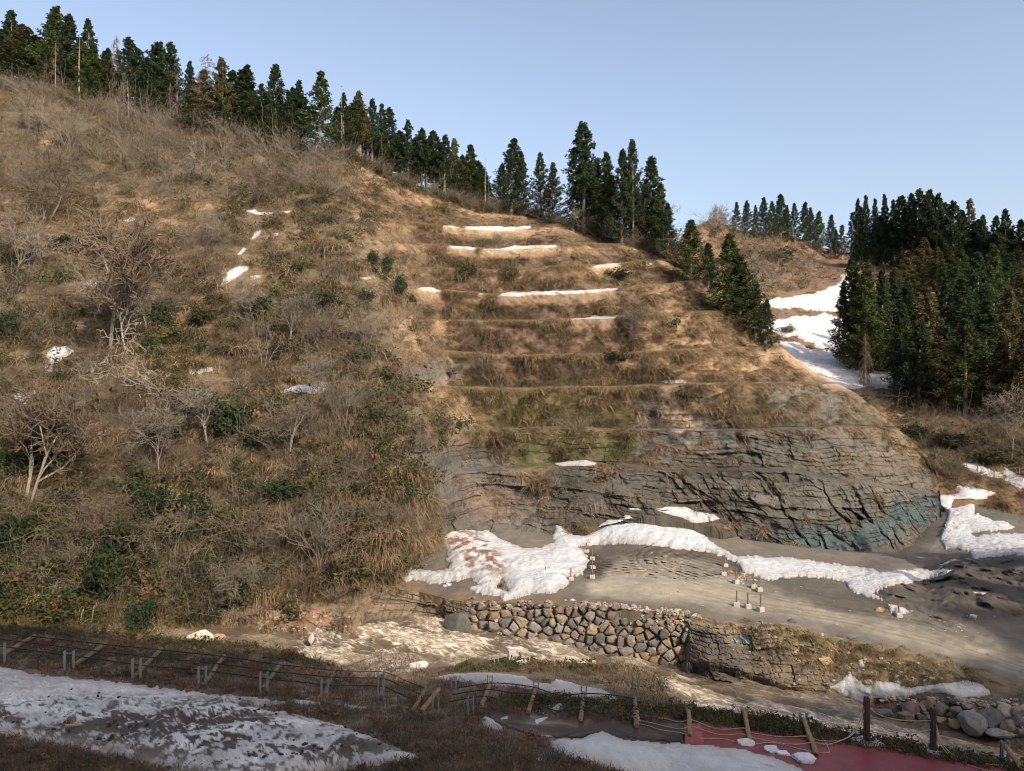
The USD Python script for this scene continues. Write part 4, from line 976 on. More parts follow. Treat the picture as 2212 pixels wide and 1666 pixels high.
WC = np.zeros(MU.shape)
rowt, rowb = RIDGE(MU), BASE(MU)
WC = smoothstep(-110, 60, MU - BOUND(MV))
ZONES = [
    (mask([(-200, 150), (450, 270), (740, 340), (690, 460), (420, 420), (-200, 430)], 24), (0.14, 0.38, 0.26, 0.22)),
    (mask([(980, 640), (1380, 640), (1450, 835), (1000, 835)], 20), (0.22, 0.60, 0.10, 0.08)),
    (mask([(1400, 620), (1560, 640), (1780, 815), (1480, 830), (1380, 770)], 24), (0.75, 0.22, 0.02, 0.01)),
    (mask([(850, 640), (930, 760), (1060, 930), (980, 930), (880, 800)], 14), (0.80, 0.18, 0.01, 0.01)),
    (mask([(720, 820), (830, 900), (960, 1080), (900, 1140), (800, 980)], 16), (0.70, 0.25, 0.04, 0.01)),
    (mask([(750, 1050), (950, 1080), (940, 1180), (860, 1250), (780, 1200)], 18), (0.65, 0.28, 0.06, 0.01)),
    (mask([(1040, 842), (1340, 838), (1350, 915), (1060, 920)], 12), (0.18, 0.25, 0.50, 0.07)),
    (mask([(1085, 928), (1380, 932), (1380, 1002), (1100, 1005)], 10), (0.08, 0.22, 0.55, 0.15)),
    (mask([(0, 1180), (480, 1180), (420, 1350), (0, 1350)], 24), (0.20, 0.30, 0.38, 0.12)),
    (mask([(280, 860), (700, 900), (760, 1060), (300, 1100)], 24), (0.22, 0.62, 0.10, 0.06)),
]
BLOND = zmask([(1400, 600), (1560, 640), (1790, 815), (1480, 832), (1380, 770)], [(745, 340), (900, 410), (1130, 458), (1300, 520), (1250, 560), (900, 500), (780, 440)], [(850, 640), (930, 760), (1060, 930), (980, 930), (880, 800)], [(720, 820), (830, 900), (960, 1080), (940, 1180), (860, 1250), (780, 1200), (760, 1050)])
N = 58000
u = g.uniform(-80, 2045, N * 2)
v = g.uniform(150, 1370, N * 2)
okm = (v > RIDGE(u) + 1) & (v < BASE(u) - 3)
u, v = u[okm], v[okm]
dens = (1 - 0.93 * sample(ROCKM, u, v)) * (1 - np.clip(sample(snowm, u, v) * 2.2, 0, 1))
dens *= np.clip((0.30 + 0.75 * smoothstep(0.40, 0.58, fbm(np.stack([u / 35, v / 28, 0 * u], -1), 3, 302))) * (0.75 + 0.25 * sample(WC, u, v)) + 0.6 * sample(BLOND, u, v), 0, 1)
keep = g.uniform(0, 1, len(u)) < dens
u, v = u[keep][:N], v[keep][:N]
w = mixmap(u, v)
upd, frd = below_lip(u, v)
cutk = sample(WC, u, v) * (v < 850)
w = w * np.stack([1 + cutk * (2.2 * np.exp(-(upd / 9) ** 2) - 0.55 * smoothstep(0.25, 0.5, frd)), 1 + 0 * u, 1 + cutk * 0.3, 1 + cutk * 1.5 * smoothstep(0.3, 0.6, frd)], -1)
w = w / w.sum(1, keepdims=True)
pick = (g.uniform(0, 1, (len(u), 1)) > np.cumsum(w, 1)).sum(1).clip(0, 3)
dist = hill.at(u, v)
tag_yaw = g.normal(0, 0.5 + 0.55 * sample(WC, u, v)) + 0.35 * smoothstep(1300, 1700, u) - 0.2 * smoothstep(800, 300, u)
scatter('hillside_grass', protos, hill.p(u, v) - [0, 0, 0.03], tag_yaw, (1 - 0.24 * sample(WC, u, v)) * g.uniform(0.5, 1.3, len(u)) * (0.65 + 0.8 * smoothstep(0.4, 0.62, fbm(np.stack([u / 25, v / 18, 0 * u], -1), 3, 306))) * (dist / 75) ** 0.6, pick * 3 + g.integers(0, 3, len(u)),
        'dead blond and brown grass hanging over the hillside and cut benches', 'grass')
# fringe of long blond grass hanging over each bench edge
fu, fv = [], []
for k, pts in LIPS[2:]:
    n_ = 1100
    a = g.uniform(pts[0][0] + 40, pts[-1][0], n_)
    b = line(pts)(a) + np.interp(a, hill.u, wob) * (0.5 + 0.08 * k) + g.normal(0.3, 0.9, n_)
    ok = (b > RIDGE(a) + 2) & (g.uniform(0, 1, n_) < 0.25 + 0.75 * smoothstep(0.35, 0.55, noise(np.stack([a / 40, 0 * a + k, 0 * a], -1), 5))) & (sample(snowm, a, b) < 0.3) & (a > BOUND(b) - 40)
    fu.append(a[ok]); fv.append(b[ok])
fu, fv = np.concatenate(fu), np.concatenate(fv)
scatter('bench_grass', KINDS['grass_blond'], hill.p(fu, fv), g.normal(0, 0.4, len(fu)), g.uniform(0.55, 1.0, len(fu)) * (hill.at(fu, fv) / 80) ** 0.5, g.integers(0, 3, len(fu)),
        'fringes of long pale grass hanging over the bench edges of the cut', 'grass')

# valley and bank grass
N = 5200
u, v = g.uniform(1480, 2300, N), g.uniform(470, 1110, N)
ok = (v > VT(u) + 2) & (v < VB(u)) & (g.uniform(0, 1, N) > 2 * sample(snowm, u, v))
ok &= ~((u < 2048) & (v > RIDGE(u)))
u, v = u[ok], v[ok]
wv = np.array([0.25, 0.5, 0.13, 0.12])
pick = g.choice(4, len(u), p=wv)
scatter('valley_grass', protos, valley.p(u, v), g.normal(0, 0.6, len(u)), g.uniform(0.8, 1.4, len(u)) * (valley.at(u, v) / 75) ** 0.7, pick * 3 + g.integers(0, 3, len(u)),
        'dead brown grass and bracken over the side valley', 'grass')
N = 5200
u, v = g.uniform(790, 2300, N), g.uniform(1240, 1600, N)
z1 = zmask([(1640, 1345), (1830, 1380), (2130, 1445), (2110, 1480), (1850, 1450), (1700, 1430), (1560, 1350), (1540, 1340)], [(860, 1262), (1010, 1296), (1090, 1300), (1010, 1315), (850, 1290)], [(780, 1262), (860, 1266), (860, 1290), (780, 1290)], feather=10)
ok = (v > FB(u) - 8) & (v < BB(u)) & (g.uniform(0, 1, N) < 0.05 + 0.95 * sample(z1, u, v)) & (sample(snowm, u, v) < 0.2)
u, v = u[ok], v[ok]
pick = g.choice(4, len(u), p=[0.28, 0.40, 0.26, 0.06])
scatter('bank_grass', protos, np.where((v > FB(u))[:, None], bank.p(u, v), floor.p(u, v)), g.normal(0, 0.6, len(u)), g.uniform(0.25, 0.6, len(u)), pick * 3 + g.integers(0, 3, len(u)),
        'dry brown and mossy grass over the river bank below the road', 'grass')

# near grass: fine, short
fine = [(blades(30, 0.22, 0.008, 0.1, 0.5, 0.09, 80 + k, lift=0.8), M[c]) for k, c in enumerate(('grass_dark', 'grass_brown', 'grass_olive', 'grass_blond'))]
creep = [(leaves(np.random.default_rng(5 + k).normal(0, 0.10, (9, 3)) * [1, 1, 0.4] + [0, 0, 0.05], 0.06, 8, 0.055, 90 + k), M[c]) for k, c in enumerate(('bush_green', 'bush_olive', 'litter'))]
N = 26000
u, v = g.uniform(-60, 2260, N), g.uniform(1336, 1700, N)
ok = v > NT(u) + np.where(u > 960, 5.0, 0.5)
wet = sample(zmask([(1040, 1540), (1370, 1562), (1480, 1556), (2300, 1690), (2300, 1760), (1300, 1650), (1180, 1600), (1040, 1565)], feather=6), u, v)
verge_g = sample(zmask([(1080, 1505), (1370, 1525), (1500, 1532), (1870, 1592), (2300, 1672), (2300, 1690), (1870, 1612), (1480, 1556), (1360, 1552), (1060, 1525)],
                       [(-260, 1332), (200, 1358), (640, 1408), (700, 1440), (560, 1412), (200, 1376), (-260, 1350)], [(980, 1440), (1020, 1414), (1400, 1434), (1440, 1500), (1380, 1500), (1380, 1446), (1000, 1450)], feather=6), u, v)
ok &= g.uniform(0, 1, N) < np.clip(0.45 + verge_g, 0, 1) * (1 - np.clip(1.3 * wet - 0.9 * verge_g, 0, 1)) * (1 - np.clip(sample(snowm, u, v) * 2, 0, 1))
u, v, verge_g = u[ok], v[ok], verge_g[ok]
redg = sample(zmask([(1350, 1440), (1430, 1470), (1450, 1515), (1400, 1540), (1340, 1480)], [(1150, 1440), (1400, 1436), (1400, 1448), (1150, 1450)], feather=8), u, v)
r_ = g.uniform(0, 1, len(u))
idx = np.where(r_ < 0.6 * verge_g, np.where(g.uniform(0, 1, len(u)) < 0.18, 4, np.where(g.uniform(0, 1, len(u)) < 0.5, 5, 2)), np.where(g.uniform(0, 1, len(u)) < 0.62, 0, np.where(g.uniform(0, 1, len(u)) < 0.6, 1, 6)))
idx = np.where(g.uniform(0, 1, len(u)) < redg * 0.8, np.where(g.uniform(0, 1, len(u)) < 0.5, 3, 1), idx)
scatter('verge_grass', fine + creep, near.p(u, v), g.uniform(0, 6.28, len(u)), g.uniform(0.7, 1.5, len(u)) * (near.at(u, v) / 18) ** 0.4 * (1 + 0.5 * redg), idx,
        'short dead grass, leaf litter and creeping greenery on the near bank', 'grass')

# undergrowth: bare shrubs nobody could count, and low leafy cover
sh_protos = [(shrub(12, 1.5, 140 + k), M['twig_brown']) for k in range(3)] + [(shrub(11, 1.7, 150 + k, spread=0.95), M['twig_grey']) for k in range(3)]
low = [(leaves(np.random.default_rng(25 + k).normal(0, 0.42, (16, 3)) * [1, 1, 0.5] + [0, 0, 0.35], 0.28, 11, 0.20, 95 + k), M[c]) for k, c in enumerate(('bush_green', 'bush_olive', 'litter', 'grass_olive'))]
N = 9000
u, v = g.uniform(-80, 1980, N), g.uniform(150, 1350, N)
d = hill.at(u, v)
nat = 1 - sample(WC, u, v)
crown = np.clip(sample(mask([(0, 180), (450, 280), (720, 340), (700, 430), (450, 400), (0, 420)], 30), u, v), 0, 1)
dens = np.clip(0.06 + 0.42 * nat + 0.75 * crown, 0, 1) * (1 - 0.9 * sample(ROCKM, u, v)) * (1 - np.clip(2.5 * sample(snowm, u, v), 0, 1)) * np.clip(0.35 + 1.1 * smoothstep(0.38, 0.58, fbm(np.stack([u / 60, v / 45, 0 * u], -1), 3, 303)) + 0.5 * crown, 0, 1.6)
dens *= 1 - 0.8 * sample(mask([(740, 345), (1130, 455), (1500, 600), (1780, 815), (1480, 820), (1100, 640), (800, 480)], 16), u, v)
ok = (v > RIDGE(u) + 2) & (v < BASE(u) - 6) & (g.uniform(0, 1, N) < dens)
u, v = u[ok], v[ok]
top_u = g.uniform(-80, 1500, 620)
u, v = np.concatenate([u, top_u]), np.concatenate([v, RIDGE(top_u) + g.uniform(0.5, 7, 620)])
crown = np.clip(sample(mask([(0, 180), (450, 280), (720, 340), (700, 430), (450, 400), (0, 420)], 30), u, v), 0, 1)
cu, cv = g.uniform(840, 1800, 4200), g.uniform(470, 1000, 4200)
ok = (cv > RIDGE(cu) + 3) & (g.uniform(0, 1, 4200) < sample(WC, cu, cv) * (1 - sample(ROCKM, cu, cv)) * 0.75 * smoothstep(0.42, 0.55, fbm(np.stack([cu / 45, cv / 30, 0 * cu], -1), 3, 307))) & (sample(snowm, cu, cv) < 0.15) & (sample(BLOND, cu, cv) < 0.6)
cu, cv = cu[ok], cv[ok]
scatter('dead_weeds', sh_protos[:3], hill.p(cu, cv) - [0, 0, 0.05], g.uniform(0, 6.28, len(cu)), g.uniform(0.3, 0.75, len(cu)), g.integers(0, 3, len(cu)), 'brown dead weeds and low scrub on the faces of the cut', 'undergrowth')
scatter('undergrowth', sh_protos, hill.p(u, v) - [0, 0, 0.05], g.uniform(0, 6.28, len(u)), g.uniform(0.6, 1.45, len(u)) * (1 + 0.35 * crown) * (hill.at(u, v) / 75) ** 0.4, g.integers(0, 6, len(u)),
        'tangle of bare brown and grey shrubs over the natural slope', 'undergrowth')
N = 2700
u, v = g.uniform(-80, 1500, N), g.uniform(200, 1350, N)
nz = fbm(np.stack([u / 70, v / 55, 0 * u], -1), 3, 304)
dens = np.clip(0.10 + 0.9 * (1 - sample(WC, u, v)), 0, 1) * smoothstep(0.45, 0.58, nz + 0.14 * sample(mask([(0, 1100), (650, 1050), (600, 1300), (0, 1340)], 30), u, v)) * (1 - np.clip(2.5 * sample(snowm, u, v), 0, 1)) * (1 - 0.8 * sample(ROCKM, u, v))
ok = (v > RIDGE(u) + 2) & (v < BASE(u) - 6) & (g.uniform(0, 1, N) < dens)
u, v = u[ok], v[ok]
top_u = g.uniform(-80, 1480, 420)
u, v = np.concatenate([u, top_u]), np.concatenate([v, RIDGE(top_u) + g.uniform(0.2, 2, 420)])
scatter('leafy_undergrowth', low, hill.p(u, v), g.uniform(0, 6.28, len(u)), g.uniform(0.6, 1.5, len(u)), g.choice(4, len(u), p=[0.22, 0.54, 0.05, 0.19]),
        'low evergreen bamboo grass and dead leaves under the bare shrubs', 'undergrowth')
N = 1500
u, v = g.uniform(1440, 2260, N), g.uniform(450, 1080, N)
ok = (v > VT(u) + 2) & (v < VB(u)) & ~((u < 2048) & (v > RIDGE(u) + 4)) & (g.uniform(0, 1, N) > 2.5 * sample(snowm, u, v))
dens = 0.15 + 0.85 * sample(zmask([(1480, 450), (1600, 495), (1780, 545), (1800, 600), (1660, 660), (1500, 600)], [(1900, 890), (2260, 880), (2260, 1040), (2050, 1040)], feather=12), u, v)
ok &= g.uniform(0, 1, N) < dens
u, v = u[ok], v[ok]
scatter('valley_undergrowth', sh_protos + low[:2], valley.p(u, v), g.uniform(0, 6.28, len(u)), g.uniform(0.8, 1.5, len(u)) * (valley.at(u, v) / 75) ** 0.6, g.choice(8, len(u), p=[.13, .13, .13, .16, .16, .16, .05, .08]),
        'bare brown scrub over the hill and banks of the side valley', 'undergrowth')
# gravel of the shore and loose stones of the yard edge
def pebble(seed, n=1):
    m = trimesh.creation.icosphere(1, 1.0)
    v_ = np.asarray(m.vertices)
    v_ = v_ * (0.75 + 0.55 * np.random.default_rng(seed).uniform(0, 1, (len(v_), 1))) * np.random.default_rng(seed + 1).uniform(0.6, 1.1, 3) * [1, 1, 0.7]
    return v_, np.asarray(m.faces)


for nm_, cc in (('pebble_tan', ((0.20, 0.15, 0.10), (0.40, 0.32, 0.23))), ('pebble_grey', ((0.11, 0.10, 0.09), (0.25, 0.23, 0.21))), ('pebble_pale', ((0.24, 0.21, 0.17), (0.38, 0.34, 0.29)))):
    M[nm_] = plain(nm_, *cc, 1.5, 0.9, 0.4, rnd=0.3)
pebs = [(pebble(400 + k), M[c]) for k, c in enumerate(('pebble_tan', 'pebble_grey', 'pebble_pale', 'pebble_tan'))]
pos, scl = [], []
for poly, n_, s0, s1, shf in (([(790, 1424), (830, 1414), (880, 1412), (915, 1440), (880, 1452), (800, 1450)], 520, 0.03, 0.085, near), ([(1200, 1293), (1480, 1318), (1520, 1336), (1300, 1312)], 130, 0.05, 0.20, floor),
                              ([(1380, 1322), (1490, 1340), (1490, 1380), (1400, 1372)], 70, 0.06, 0.18, bank), ([(1270, 1185), (1560, 1200), (1900, 1330), (2200, 1430), (1700, 1330), (1300, 1290)], 160, 0.02, 0.07, floor),
                              ([(1870, 1500), (2212, 1510), (2260, 1600), (2000, 1555)], 240, 0.05, 0.16, bank), ([(1550, 1345), (1850, 1400), (2100, 1450), (1900, 1500), (1700, 1480), (1560, 1400)], 150, 0.04, 0.13, bank),
                              ([(470, 1325), (740, 1318), (780, 1356), (460, 1374)], 160, 0.04, 0.14, hill), ([(1590, 1235), (1660, 1250), (1600, 1262)], 50, 0.04, 0.16, floor), ([(1900, 1310), (2150, 1330), (2100, 1400), (1950, 1350)], 90, 0.02, 0.08, floor),
                              ([(-200, 1345), (600, 1400), (800, 1500), (700, 1520), (-200, 1440)], 260, 0.01, 0.035, near), ([(-200, 1600), (700, 1650), (1250, 1660), (1100, 1600), (800, 1545), (900, 1666), (-200, 1700)], 240, 0.006, 0.03, near)):
    a = np.array(poly, float)
    uu, vv = g.uniform(a[:, 0].min(), a[:, 0].max(), n_ * 4), g.uniform(a[:, 1].min(), a[:, 1].max(), n_ * 4)
    k = inside(poly, uu, vv)
    uu, vv = uu[k][:n_], vv[k][:n_]
    pos.append(shf.p(uu, vv)); scl.append(s0 + (s1 - s0) * g.uniform(0, 1, len(uu)) ** 2)
pos, scl = np.vstack(pos), np.concatenate(scl)
scatter('gravel', pebs, pos, g.uniform(0, 6.28, len(pos)), scl, g.integers(0, 4, len(pos)), 'loose gravel and small stones on the shore, yard edge and banks', 'gravel')
# soil clods and litter lying on the dirty snow
a = np.array([(0, 1520), (300, 1500), (560, 1520), (700, 1570), (860, 1640), (700, 1655), (420, 1680), (200, 1615), (0, 1580)], float)
uu, vv = g.uniform(0, 900, 2600), g.uniform(1470, 1690, 2600)
k = inside(NEARSNOW[1][1], uu, vv) & (g.uniform(0, 1, 2600) < 0.04 + 0.8 * inside(a, uu, vv) * smoothstep(0.45, 0.6, fbm(np.stack([uu / 60, vv / 16, 0 * uu], -1), 3, 309)))
uu, vv = uu[k], vv[k]
M['clod'] = plain('clod', (0.020, 0.015, 0.012), (0.060, 0.046, 0.036), 3.0, 0.95, 0.4)
scatter('soil_clods', [(pebble(430 + k_), M['clod']) for k_ in range(3)], near.p(uu, vv) + [0, 0, 0.19], g.uniform(0, 6.28, len(uu)), 0.008 + 0.045 * g.uniform(0, 1, len(uu)) ** 4, g.integers(0, 3, len(uu)), 'dark soil clods and litter strewn on the dirty snow', 'soil')
#PART3

# ------------------------------------------------------------------ trees: kinds to copy
stage.CreateClassPrim('/World/Kinds')


def kind_of(name, parts):
    """A class prim holding one kind of tree: its parts are (name, mesh, material)."""
    path = f'/World/Kinds/{name}'
    stage.CreateClassPrim(path)
    for n_, mesh_, mat in parts:
        m_ = put(n_, mesh_, mat, path)
        if n_ in ('branches', 'twigs', 'stems'):
            tag(m_, kind='stuff')
    return path


def copy(kind, name, loc, rz, scale, label, cat, group):
    x = thing(name, loc, rz, label, cat, group, scale=scale)
    x.GetPrim().GetReferences().AddInternalReference(kind)
    x.GetPrim().SetInstanceable(True)
    return x


def cedar(seed, R, bare, n, dens, leaf, prof=0.75, H=12.0, droop=0.12, lean=0.15):
    g = np.random.default_rng(seed)
    top = np.array([g.normal(0, lean), g.normal(0, lean), H])
    t_ = np.linspace(0, 1, 7)
    mid = np.stack([top[0] * t_ ** 1.5, top[1] * t_ ** 1.5, H * t_ - 0.4 * (t_ == 0)], 1)
    limbs = [(mid, 0.19 * (1 - 0.93 * t_))]
    cs, rs = [], []
    for k in range(n):
        f = (k + g.uniform(0, 1)) / n
        h = bare + (0.985 - bare) * f ** 0.92
        t = (h - bare) / (1 - bare)
        L = R * (1 - t) ** (prof + 0.22) * min(1.0, 0.55 + t / 0.18) * g.uniform(0.55, 1.18) + 0.12
        a = k * 2.39996 + g.normal(0, 0.5)
        b = np.array([np.interp(h, t_, mid[:, 0]), np.interp(h, t_, mid[:, 1]), h * H])
        d = np.array([math.cos(a), math.sin(a), 0])
        p = [b + d * L * s + [0, 0, L * (-droop * 2.6 * s + (0.45 + 0.5 * t) * s * s)] for s in (0, 0.35, 0.7, 1.0)]
        limbs.append((np.array(p), 0.045 * (1 - t * 0.6) * np.array([1, 0.7, 0.4, 0.15])))
        for s, q in ((0.35, p[1]), (0.62, p[1] * 0.3 + p[2] * 0.7), (0.85, p[2] * 0.5 + p[3] * 0.5), (1.02, p[3])):
            if s < 0.5 and L < 0.8:
                continue
            cs.append(q + g.normal(0, 0.07, 3)); rs.append((0.15 + 0.28 * min(1, L / 1.6)) * g.uniform(0.75, 1.2))
    for k in range(5):
        cs.append(top * [1, 1, 0] + [*(g.normal(0, 0.08, 2)), H * 0.955 + 0.14 * k]); rs.append(0.15 - 0.02 * k)
    v, f = leaves(cs, rs, dens, leaf, seed + 1, down=0.05, flat=0.35)
    return tubes(limbs[:1], 7), tubes(limbs[1:], 3, cap=False), (v, f)


CED = {}
for nm_, args in {'cone_a': (201, 2.5, 0.06, 105, 14, 0.34), 'cone_b': (202, 2.9, 0.04, 110, 14, 0.36), 'cone_c': (203, 2.1, 0.10, 100, 13, 0.34), 'tall_a': (204, 1.9, 0.36, 80, 14, 0.34),
                  'tall_b': (205, 2.2, 0.40, 78, 15, 0.36), 'slim_a': (206, 1.25, 0.14, 72, 11, 0.32), 'slim_b': (207, 1.1, 0.2, 58, 9, 0.30), 'cone_d': (208, 2.6, 0.12, 72, 15, 0.36), 'cone_e': (209, 2.2, 0.05, 125, 12, 0.32), 'tall_c': (210, 2.1, 0.30, 62, 15, 0.36)}.items():
    args = (*args[:4], int(args[4] * 1.7), args[5] * 0.74)
    tr, br, cr = cedar(*args, prof=0.62 if nm_[0] == 't' else 0.78)
    for cn, cm in (('dark', 'cedar_dark'), ('green', 'cedar_green'), ('olive', 'cedar_olive')):
        CED[nm_, cn] = kind_of(f'cedar_{nm_}_{cn}', [('trunk', tr, M['bark_cedar']), ('branches', br, M['bark_dark']), ('crown', cr, M[cm])])


def withered(seed, H=12.0, R=1.9, n=70, hang=1.0, mat='twig_brown', sub=5, bare=0.1):
    g = np.random.default_rng(seed)
    t_ = np.linspace(0, 1, 6)
    tr = [(np.stack([0.1 * np.sin(3 * t_), 0 * t_, H * t_], 1), 0.16 * (1 - 0.9 * t_))]
    tw = []
    for k in range(n):
        h = bare + (0.98 - bare) * (k + g.uniform()) / n
        L = R * (1 - h) ** 0.5 * g.uniform(0.5, 1.1) + 0.2
        a = g.uniform(0, 2 * math.pi)
        d = np.array([math.cos(a), math.sin(a), 0.25])
        b = np.array([0.1 * math.sin(3 * h), 0, h * H])
        s = np.linspace(0, 1, 4)[:, None]
        p = b + d * L * s + np.array([0, 0, -1]) * hang * L * 0.8 * s ** 2
        tw.append((p, 0.040 * np.array([1, 0.75, 0.5, 0.3])))
        for _ in range(sub):
            i = g.integers(1, 4)
            e = p[i] + g.normal(0, 0.35, 3) * L * 0.6 + np.array([0, 0, -0.5 * hang * L])
            tw.append((np.array([p[i], (p[i] + e) / 2 + g.normal(0, 0.06, 3), e]), np.array([0.026, 0.020, 0.012])))
    return tubes(tr, 6), tubes(tw, 3, cap=False)


DEAD = []
for k, (hang, n, R_) in enumerate(((1.0, 80, 2.0), (0.7, 64, 1.6), (1.4, 90, 2.4))):
    tr, tw = withered(301 + k, R=R_, n=n, hang=hang, sub=7)
    DEAD.append(kind_of(f'withered_{k}', [('trunk', tr, M['bark_pale']), ('branches', tw, M['twig_brown'])]))
POLE = []
for k in range(2):
    tr, tw = withered(311 + k, R=0.6, n=14, hang=0.2, sub=1, bare=0.45)
    POLE.append(kind_of(f'pole_trunk_{k}', [('trunk', tr, M['bark_pale']), ('branches', tw, M['twig_grey'])]))


def bare_tree(seed, H=7.0, stems=1, spread=0.55, up=0.35, depth=4, r=0.10, kids=(3, 5), lean=(0, 0), straight=0.12):
    """A leafless tree: trunk and limbs, and its twigs."""
    g = np.random.default_rng(seed)
    limbs, twigs = [], []

    def grow(p, d, L, rad, lev):
        pts = [p]
        q, e = p.copy(), d.copy()
        for _ in range(4):
            e = e + g.normal(0, straight * (1 + 0.5 * lev), 3) + [0, 0, 0.05 * up]
            e /= np.linalg.norm(e)
            q = q + e * L / 4
            pts.append(q)
        pts = np.array(pts)
        rr = rad * np.linspace(1, 0.5 if lev < depth else 0.3, 5)
        (limbs if lev < 2 else twigs).append((pts, np.maximum(rr, 0.0125)))
        if lev >= depth:
            return
        for k in range(g.integers(*kids)):
            f = g.uniform(0.35 if lev else 0.45, 1.0)
            b = pts[0] * 0 + np.array([np.interp(f * 4, range(5), pts[:, i]) for i in range(3)])
            dd = g.normal(0, 1, 3)
            dd -= e * (dd @ e)
            dd /= np.linalg.norm(dd) + 1e-9
            nd = e * (1 - spread * 0.6) + dd * spread * g.uniform(0.7, 1.4) + [0, 0, up * 0.3]
            grow(b, nd / np.linalg.norm(nd), L * g.uniform(0.5, 0.78), rad * (1 - 0.40 * f) * 0.74, lev + 1)

    for s in range(stems):
        a = s * 2 * math.pi / stems + g.uniform(0, 1)
        k = 0.0 if stems == 1 else 0.13 if stems == 2 else 0.26
        d = np.array([lean[0] + k * math.cos(a), lean[1] + k * math.sin(a), 1.0])
        r_t = r * 0.62
        grow(np.array([0.1 * math.cos(a), 0.1 * math.sin(a), -0.3]) * (stems > 1) + [0, 0, -0.2], d / np.linalg.norm(d), H * g.uniform(0.38, 0.48), r_t, 0)
    tl, tt_ = tubes(limbs, 5), tubes(twigs, 3, cap=False)
    h = max(tl[0][:, 2].max(), tt_[0][:, 2].max())
    return tuple((m_[0] / h, m_[1]) for m_ in (tl, tt_))


BARE = {}
for nm_, kw, bm_, tm_ in (('spreading', dict(seed=501, spread=0.85, up=0.15, kids=(3, 6), lean=(0.35, -0.1), straight=0.2), 'bark_dark', 'twig_brown'), ('crooked', dict(seed=502, spread=0.95, up=0.05, kids=(3, 5), lean=(-0.4, -0.2), straight=0.28), 'bark_dark', 'twig_grey'),
                          ('upright', dict(seed=503, spread=0.5, up=0.45, kids=(5, 8), stems=1), 'bark_pale', 'twig_grey'), ('forked', dict(seed=504, spread=0.5, up=0.5, kids=(4, 7), stems=2, r=0.10), 'bark_pale', 'twig_brown'),
                          ('fan', dict(seed=505, spread=0.38, up=0.6, kids=(3, 5), stems=5, r=0.05, depth=4), 'bark_pale', 'twig_grey'), ('cluster', dict(seed=506, spread=0.4, up=0.6, kids=(2, 4), stems=4, r=0.05), 'bark_pale', 'twig_grey'),
                          ('domed', dict(seed=507, spread=0.6, up=0.35, kids=(4, 6), stems=1), 'bark_dark', 'twig_grey'), ('slender', dict(seed=508, spread=0.5, up=0.45, kids=(4, 7), stems=1, r=0.07), 'bark_pale', 'twig_grey'),
                          ('drooping', dict(seed=509, spread=0.9, up=-0.25, kids=(3, 5), stems=3, r=0.05, straight=0.2), 'twig_brown', 'twig_brown')):
    tl, tt_ = bare_tree(**kw)
    BARE[nm_] = kind_of(f'bare_{nm_}', [('trunk', tl, M[bm_]), ('twigs', tt_, M[tm_])])

ORD = ['first', 'second', 'third', 'fourth', 'fifth', 'sixth', 'seventh', 'eighth', 'ninth', 'tenth', 'eleventh', 'twelfth', 'thirteenth', 'fourteenth', 'fifteenth', 'sixteenth', 'seventeenth', 'eighteenth', 'nineteenth',
       'twentieth', 'twenty-first', 'twenty-second', 'twenty-third', 'twenty-fourth', 'twenty-fifth', 'twenty-sixth', 'twenty-seventh', 'twenty-eighth']


def stand(u, vb, where):
    """Where a tree stands: on the terrain below the skyline, or a little behind the skyline."""
    s, r = (hill, RIDGE) if where == 'h' else (valley, VT)
    rv = float(r(u))
    if vb >= rv + 1.5:
        return s.p(u, vb)[0]
    D = float(s.at(u, rv + 0.5)[0]) + 2.5 + 0.22 * (rv - vb)
    return P(u, vb, D)


def grove(rows, where, phrase, group, seed):
    g = np.random.default_rng(seed)
    words = {'cone': 'broad', 'tall': 'tall', 'slim': 'slim'}
    cols = {'dark': 'dark green', 'green': 'yellow-green', 'olive': 'brownish-green'}
    order = np.argsort([r[0] for r in rows])
    rank = {int(i): n_ for n_, i in enumerate(order)}
    total = len(rows)
    for i, (u, vt, vb, w, kd, cn) in enumerate(rows):
        b = stand(u, vb, where)
        h = (vb - vt) / F * b[1]
        n_ = rank[i]
        place = 'leftmost' if n_ == 0 else 'rightmost' if n_ == total - 1 else f'{ORD[n_]} from the left' if n_ < 28 else f'{ORD[total - 1 - n_]} from the right'
        rz = g.uniform(0, 360)
        if kd == 'dead':
            copy(DEAD[i % 3], 'withered_tree', b - [0, 0, 0.2], rz, (h / 12 * w / 55, h / 12 * w / 55, h / 12), f'withered brown conifer, {place} {phrase}', 'tree', group)
        elif kd == 'pole':
            copy(POLE[i % 2], 'dead_tree', b - [0, 0, 0.2], rz, (h / 12, h / 12, h / 12), f'bare pale dead trunk, {place} {phrase}', 'tree', group)
        else:
            kd = {'cone_a': ('cone_a', 'cone_d', 'cone_e'), 'cone_b': ('cone_b', 'cone_d'), 'cone_c': ('cone_c', 'cone_e'), 'tall_a': ('tall_a', 'tall_c'), 'tall_b': ('tall_b', 'tall_c')}.get(kd, (kd,))[int(g.integers(0, 6)) % len({'cone_a': (0, 0, 0), 'cone_b': (0, 0), 'cone_c': (0, 0), 'tall_a': (0, 0), 'tall_b': (0, 0)}.get(kd, (0,)))]
            base = {'cone_d': 5.2, 'cone_e': 4.4, 'tall_c': 4.2, 'cone_a': 5.0, 'cone_b': 5.8, 'cone_c': 4.2, 'tall_a': 3.8, 'tall_b': 4.4, 'slim_a': 2.5, 'slim_b': 2.2}[kd]
            wm = w / F * b[1] * (1.42 if where == 'h' else 1.28) * g.uniform(0.85, 1.12)
            copy(CED[kd, cn], 'cedar_tree', b - [0, 0, 0.2], rz, (wm / base, wm / base, h / 12.3), f'{words[kd[:4]]} {cols[cn]} cedar, {place} {phrase}', 'tree', group)


